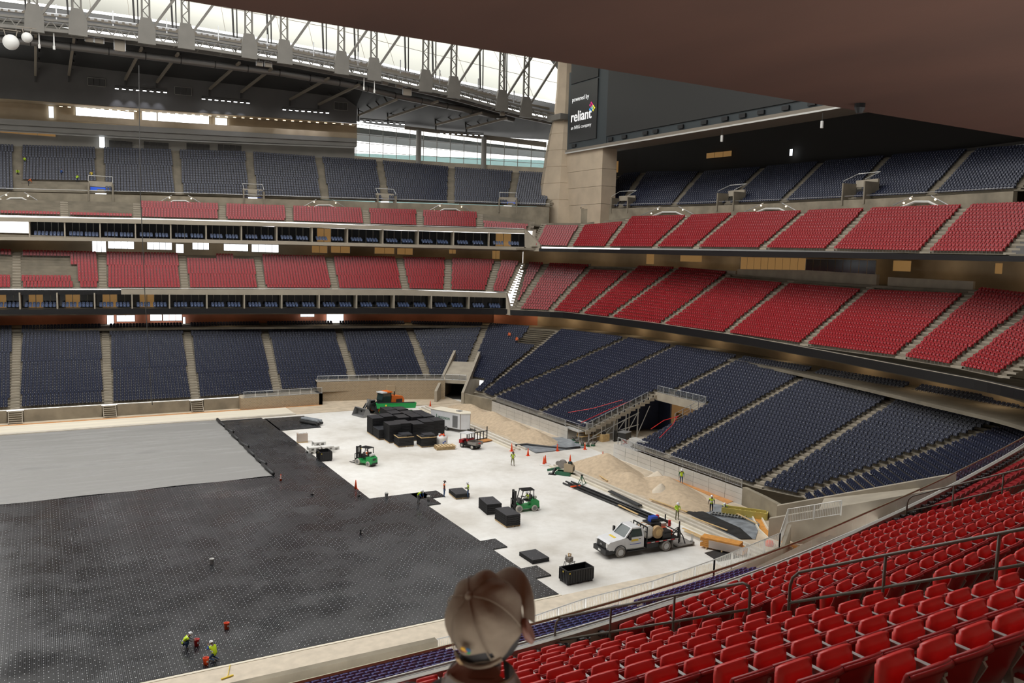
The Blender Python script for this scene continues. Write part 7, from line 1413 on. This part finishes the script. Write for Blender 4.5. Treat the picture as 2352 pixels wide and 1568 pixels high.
for s in np.arange(22, seg[-1]-12, .56):
    i = min(int(np.searchsorted(seg, s))-1, len(FR)-2); f = (s-seg[i])/(seg[i+1]-seg[i]); p = FR[i]*(1-f)+FR[i+1]*f; n_ = FN[i]
    if not (0 < px_of((*p, 17.9))[0] < 2400): continue
    r = thing('ledge_cup', 'grey cup holder bracketed to the near metal ledge', 'cup holder', (*(p-n_*.02), 17.66), math.atan2(n_[1], n_[0])-math.pi/2, 'cup holders along the near ledge')
    if cupb is None:
        b = MB(); b.lathe((.06, -.06, 0), [(.045, 0), (.052, .13), (.046, .13), (.04, .02)], 12); b1 = b.build('cup', 'cup_grey', r, smooth=True); b = MB(); b.box((-.05, .03, .06), (.11, .12, .11)); b2_ = b.build('bracket', 'cup_grey', r); cupb = (b1.data, b2_.data)
    else: link('cup', cupb[0], r); link('bracket', cupb[1], r)
b = MB(); q = P(1775, 1332, 17.62); b.lathe((0, 0, 0), [(.05, -.13), (.055, .13)], 12); b.xf(Matrix.Translation(q) @ Matrix.Rotation(math.pi/2, 4, 'Y')); tag(b.build('metal_can', 'galv', smooth=True), 'shiny metal can left on the near ledge', 'can')
def handrail(l, k0, k1, label, side=.33, posts=(0, .33, .66, 1), curved=True):
    d = (l[1]-l[0])/14; x = np.array([d[1], -d[0], 0])/np.linalg.norm(d[:2])*side; r = thing('handrail', label, 'handrail')
    f = lambda k, h: l[0]+d*k+x+np.array([0, 0, h+.08 if h > 0 else 0])
    b = MB(); pts = [f(k0, 0), f(k0, .80), f(k0+.04, .92), f(k0+.16, .99)]+[f(k0+(k1-k0)*t, 1.0) for t in (.25, .5, .75)]+[f(k1-.16, .99), f(k1-.04, .92), f(k1, .80), f(k1, 0)]; b.tube(pts, .024, 10); b.build('top_rail', 'rail_paint', r, smooth=True)
    b = MB(); b.tube([f(k0, .52), f(k1, .52)], .022, 10); b.build('mid_rail', 'rail_paint', r, smooth=True)
    for t in posts[1:-1]: b = MB(); b.tube([f(k0+(k1-k0)*t, 0), f(k0+(k1-k0)*t, 1.0)], .022, 10); b.build('post', 'rail_paint', r, smooth=True)
    return r
handrail(NL[4], -.3, 4.75, 'lower painted steel handrail in the near aisle'); handrail(NL[4], 5.55, 10.6, 'upper painted steel handrail in the near aisle, closest to the camera')
handrail(NL[3], .1, 4.6, 'steel handrail in the second near aisle at the right'); handrail(NL[3], 5.2, 9.5, 'upper steel handrail in the second near aisle')
for l, nm in ((NL[2], 'third'), (NL[1], 'fourth')): handrail(l, .2, 5, 'steel handrail in the %s near aisle' % nm)
# soffit above
b = MB(); b.b2((-40, -30, 27.02), (75, 5.72, 27.9)); struct(b.build('ceiling_near_soffit', 'soffit'), 'red-brown concrete soffit hanging over the near seats')
b = MB(); q = P(1945, 243, 27.02); b.lathe((q[0], q[1]-.15, 26.93), [(.03, 0), (.05, .05), (.05, .12)], 10); tag(b.build('ceiling_bolt', 'black_metal'), 'small dark fixing hanging from the soffit edge', 'fixing')
b = MB(); b.b2((-40, -30, 23.4), (30, -10, 23.5)); struct(b.build('floor_near_concourse', 'concrete'), 'near concourse floor behind the camera')
b = MB(); b.add([(-40, -29, 15), (75, -29, 15), (75, -29, 28), (-40, -29, 28)], [(0, 1, 2, 3)]); struct(b.build('wall_near_back', 'dark_room', fix=False), 'back wall of the near concourse')
# ------------------------------------------------------------------ the man in the cap
m, nt, b_ = nodes('plaid'); tc = N(nt, 'TexCoord'); sp = N(nt, 'SeparateXYZ'); nt.links.new(tc.outputs['Object'], sp.inputs[0])
def stripes(v, p, w, o=0.): return math_(nt, 'LESS_THAN', math_(nt, 'FRACT', math_(nt, 'DIVIDE', math_(nt, 'ADD', v, o+10), p)), w)
c0 = mixc(nt, stripes(sp.outputs[1], .17, .42), (.055, .052, .05), (.30, .28, .26)); c0 = mixc(nt, math_(nt, 'MULTIPLY', stripes(sp.outputs[2], .16, .4), .6), c0, (.05, .045, .045)); c0 = mixc(nt, math_(nt, 'MULTIPLY', stripes(sp.outputs[1], .17, .22, .07), .85), c0, (.26, .14, .02)); c0 = mixc(nt, math_(nt, 'MULTIPLY', stripes(sp.outputs[2], .16, .2, .05), .5), c0, (.24, .13, .02)); nt.links.new(c0, b_.inputs['Base Color']); b_.inputs['Roughness'].default_value = .9
mat('cap_cloth', (.215, .165, .115), .9, var=.05, scale=30, bump=.1); mat('cap_dark', (.05, .04, .03), .9); mat('hair', (.012, .009, .008), .7); mat('man_skin', (.20, .085, .055), .6)
fwd = np.array([RW[0, 2], RW[1, 2]]); fwd /= np.linalg.norm(fwd); HD = EYE+ray(1113, 1404)*(2.22/FPX); yawm = math.atan2(fwd[1], fwd[0])-math.radians(6)
zfeet = float(HD[2]-1.62); MAN = thing('person', 'man in a tan baseball cap and plaid shirt seen from behind in the foreground', 'person', (HD[0], HD[1], zfeet), yawm)
JM = dict(POSES['stand']); JM.update(neck=(-.03, 0, 1.46), head=(.01, 0, 1.56), top=(.0, 0, 1.60), chest=(-.03, 0, 1.30), sh=(-.03, .20, 1.385)); RAD_save = dict(RAD); RAD.update(neck=.066, head=.085, top=.07, chest=.16, sh=.085)
mm_, bn, tt, st, co = body_mesh(JM, 2); RAD.update(RAD_save)
mm_.materials.clear(); [mm_.materials.append(MATS[x]) for x in ('plaid', 'man_skin', 'denim', 'boot', 'hair')]
ix = []
for b_n, c_ in zip(bn, co):
    k = {'torso': 0, 'uarm': 0, 'farm': 0, 'neck': 1, 'head': 1, 'hand': 1, 'leg': 2, 'boot': 3}[b_n]
    if b_n == 'neck' and c_[2] < 1.43: k = 0
    if b_n in ('head', 'neck') and c_[0] < .01 and c_[2] > 1.50: k = 4
    ix.append(k)
mm_.polygons.foreach_set('material_index', ix); link('body', mm_, MAN)
# shirt collar
b = MB(); n = 20
for (r0, z0, r1_, z1) in ((.092, 1.405, .082, 1.475), (.084, 1.472, .105, 1.43)):
    vs = []
    for k in range(n+1): a = math.radians(35)+2*math.pi*(290/360)*k/n; vs += [(-.035+r0*math.cos(a), r0*1.05*math.sin(a), z0), (-.035+r1_*math.cos(a), r1_*1.05*math.sin(a), z1)]
    b.add(vs, [(2*k, 2*k+2, 2*k+3, 2*k+1) for k in range(n)])
co_ = b.build('collar', 'plaid', MAN, smooth=True, fix=False)
# cap: six panels, button, strap opening, brim
CAPM = Matrix.Translation((.0, 0, 1.60)) @ Matrix.Rotation(math.radians(-15), 4, 'Z') @ Matrix.Rotation(math.radians(-38), 4, 'Y') @ Matrix.Rotation(math.radians(-9), 4, 'X')
cap = thing('cap', None, None); cap.parent = MAN; cap.matrix_local = CAPM
b = MB(); b.lathe((0, 0, -.02), [(.02, -.10), (.07, -.085), (.098, -.03), (.103, .01), (.09, .06), (.05, .10), (.01, .11)], 18, 1.06, .92); b.build('hair', 'hair', cap, smooth=True)
for s in (-1, 1):
    b = MB(); b.lathe((0, 0, 0), [(.004, -.012), (.022, -.010), (.032, 0), (.026, .010), (.012, .004)], 12, 1.0, 1.4); b.xf(Matrix.Translation((.012, s*.100, -.062)) @ Matrix.Rotation(s*-.45, 4, 'Z') @ Matrix.Rotation(math.pi/2*-s, 4, 'X')); b.build('ear', 'man_skin', cap, smooth=True)
seams = [math.radians(60*k+30) for k in range(6)]
for k in range(6):
    b = MB(); a0, a1 = seams[k], seams[(k+1) % 6]+(2*math.pi if k == 5 else 0); na, nz_ = 24, 26; vs = []; back = abs(((a0+a1)/2) % (2*math.pi)-math.pi) < .3
    for j in range(nz_+1):
        v = j/nz_
        for i in range(na+1):
            u = i/na; a = a0+(a1-a0)*u; z = -.035+.145*math.sin(v*math.pi/2); rr = math.cos(v*math.pi/2)**.62; fold = .006*math.cos(2*math.pi*(u-.5))*(v*(1-v)*4)+.004*math.sin(7*a+3*v); ax = .115+.004*math.cos(a); vs.append((rr*(ax+fold)*math.cos(a), rr*(.098+fold)*math.sin(a), z+.010*(1 if math.cos(a) > 0 else 0)*(1-v)*math.cos(a)))
    fs = []
    for j in range(nz_):
        for i in range(na):
            zc = (j+.5)/nz_; aa = a0+(a1-a0)*(i+.5)/na
            if abs(aa-math.pi) < .62*math.sqrt(max(0, 1-((zc-.115)/.10)**2)) and .02 < zc < .21: continue
            q = j*(na+1)+i; fs.append((q, q+1, q+na+2, q+na+1))
    b.add(vs, fs); b.build('crown_panel', 'cap_cloth', cap, smooth=True, fix=False)
for a in seams:
    b = MB(); b.tube([((math.cos(v)**.62)*.1185*math.cos(a), (math.cos(v)**.62)*.1015*math.sin(a), -.033+.145*math.sin(v)) for v in np.linspace(.1, 1.53, 9)], .0016, 5); b.build('seam', 'cap_cloth', cap)
b = MB(); b.lathe((0, 0, .108), [(.011, 0), (.010, .006), (.003, .010)], 12); b.build('button', 'cap_cloth', cap, smooth=True)
b = MB(); n = 20; vs = []
for j in range(6):
    for i in range(n+1):
        a = math.radians(-74+148*i/n); t = j/5; r_x = .115+t*.078*max(0, math.cos(a))**.55; vs.append((r_x*math.cos(a)+(.002*t), (.098+t*.012)*math.sin(a), -.028-.022*t*t-.030*(math.sin(a)**2)*t))
m0 = len(vs); vs += [(x, y, z-.005) for x, y, z in vs]; fs = []
for j in range(5):
    for i in range(n): q = j*(n+1)+i; fs += [(q, q+1, q+n+2, q+n+1), (m0+q+n+1, m0+q+n+2, m0+q+1, m0+q)]
for i in range(n): q = 5*(n+1)+i; fs.append((q, q+1, m0+q+1, m0+q))
b.add(vs, fs); b.build('brim', 'cap_cloth', cap, smooth=True, fix=False)
b = MB(); b.tube([(.119*math.cos(a), .1015*math.sin(a), -.033) for a in np.linspace(math.pi-.75, math.pi+.75, 11)], .006, 6); b.build('strap', 'cap_cloth', cap); b = MB(); b.box((-.1195, .035, -.012), (.003, .012, .03)); b.build('strap_end', 'brown_hose', cap)
for i, (c, dy, dz) in enumerate((((.55, .30, .02), .004, .006), ((.10, .02, .02), .010, -.002), ((.02, .09, .18), -.010, .004), ((.02, .22, .06), -.004, -.008), ((.5, .12, .02), .0, 0.0))):
    mat('badge_%d' % i, c, .7); b = MB(); b.lathe((0, 0, 0), [(.0075, 0), (.007, .002)], 10); b.xf(Matrix.Translation((-.114, -.006+dy, .045+dz)) @ Matrix.Rotation(-math.pi/2+.25, 4, 'Y')); b.build('emblem', 'badge_%d' % i, cap)
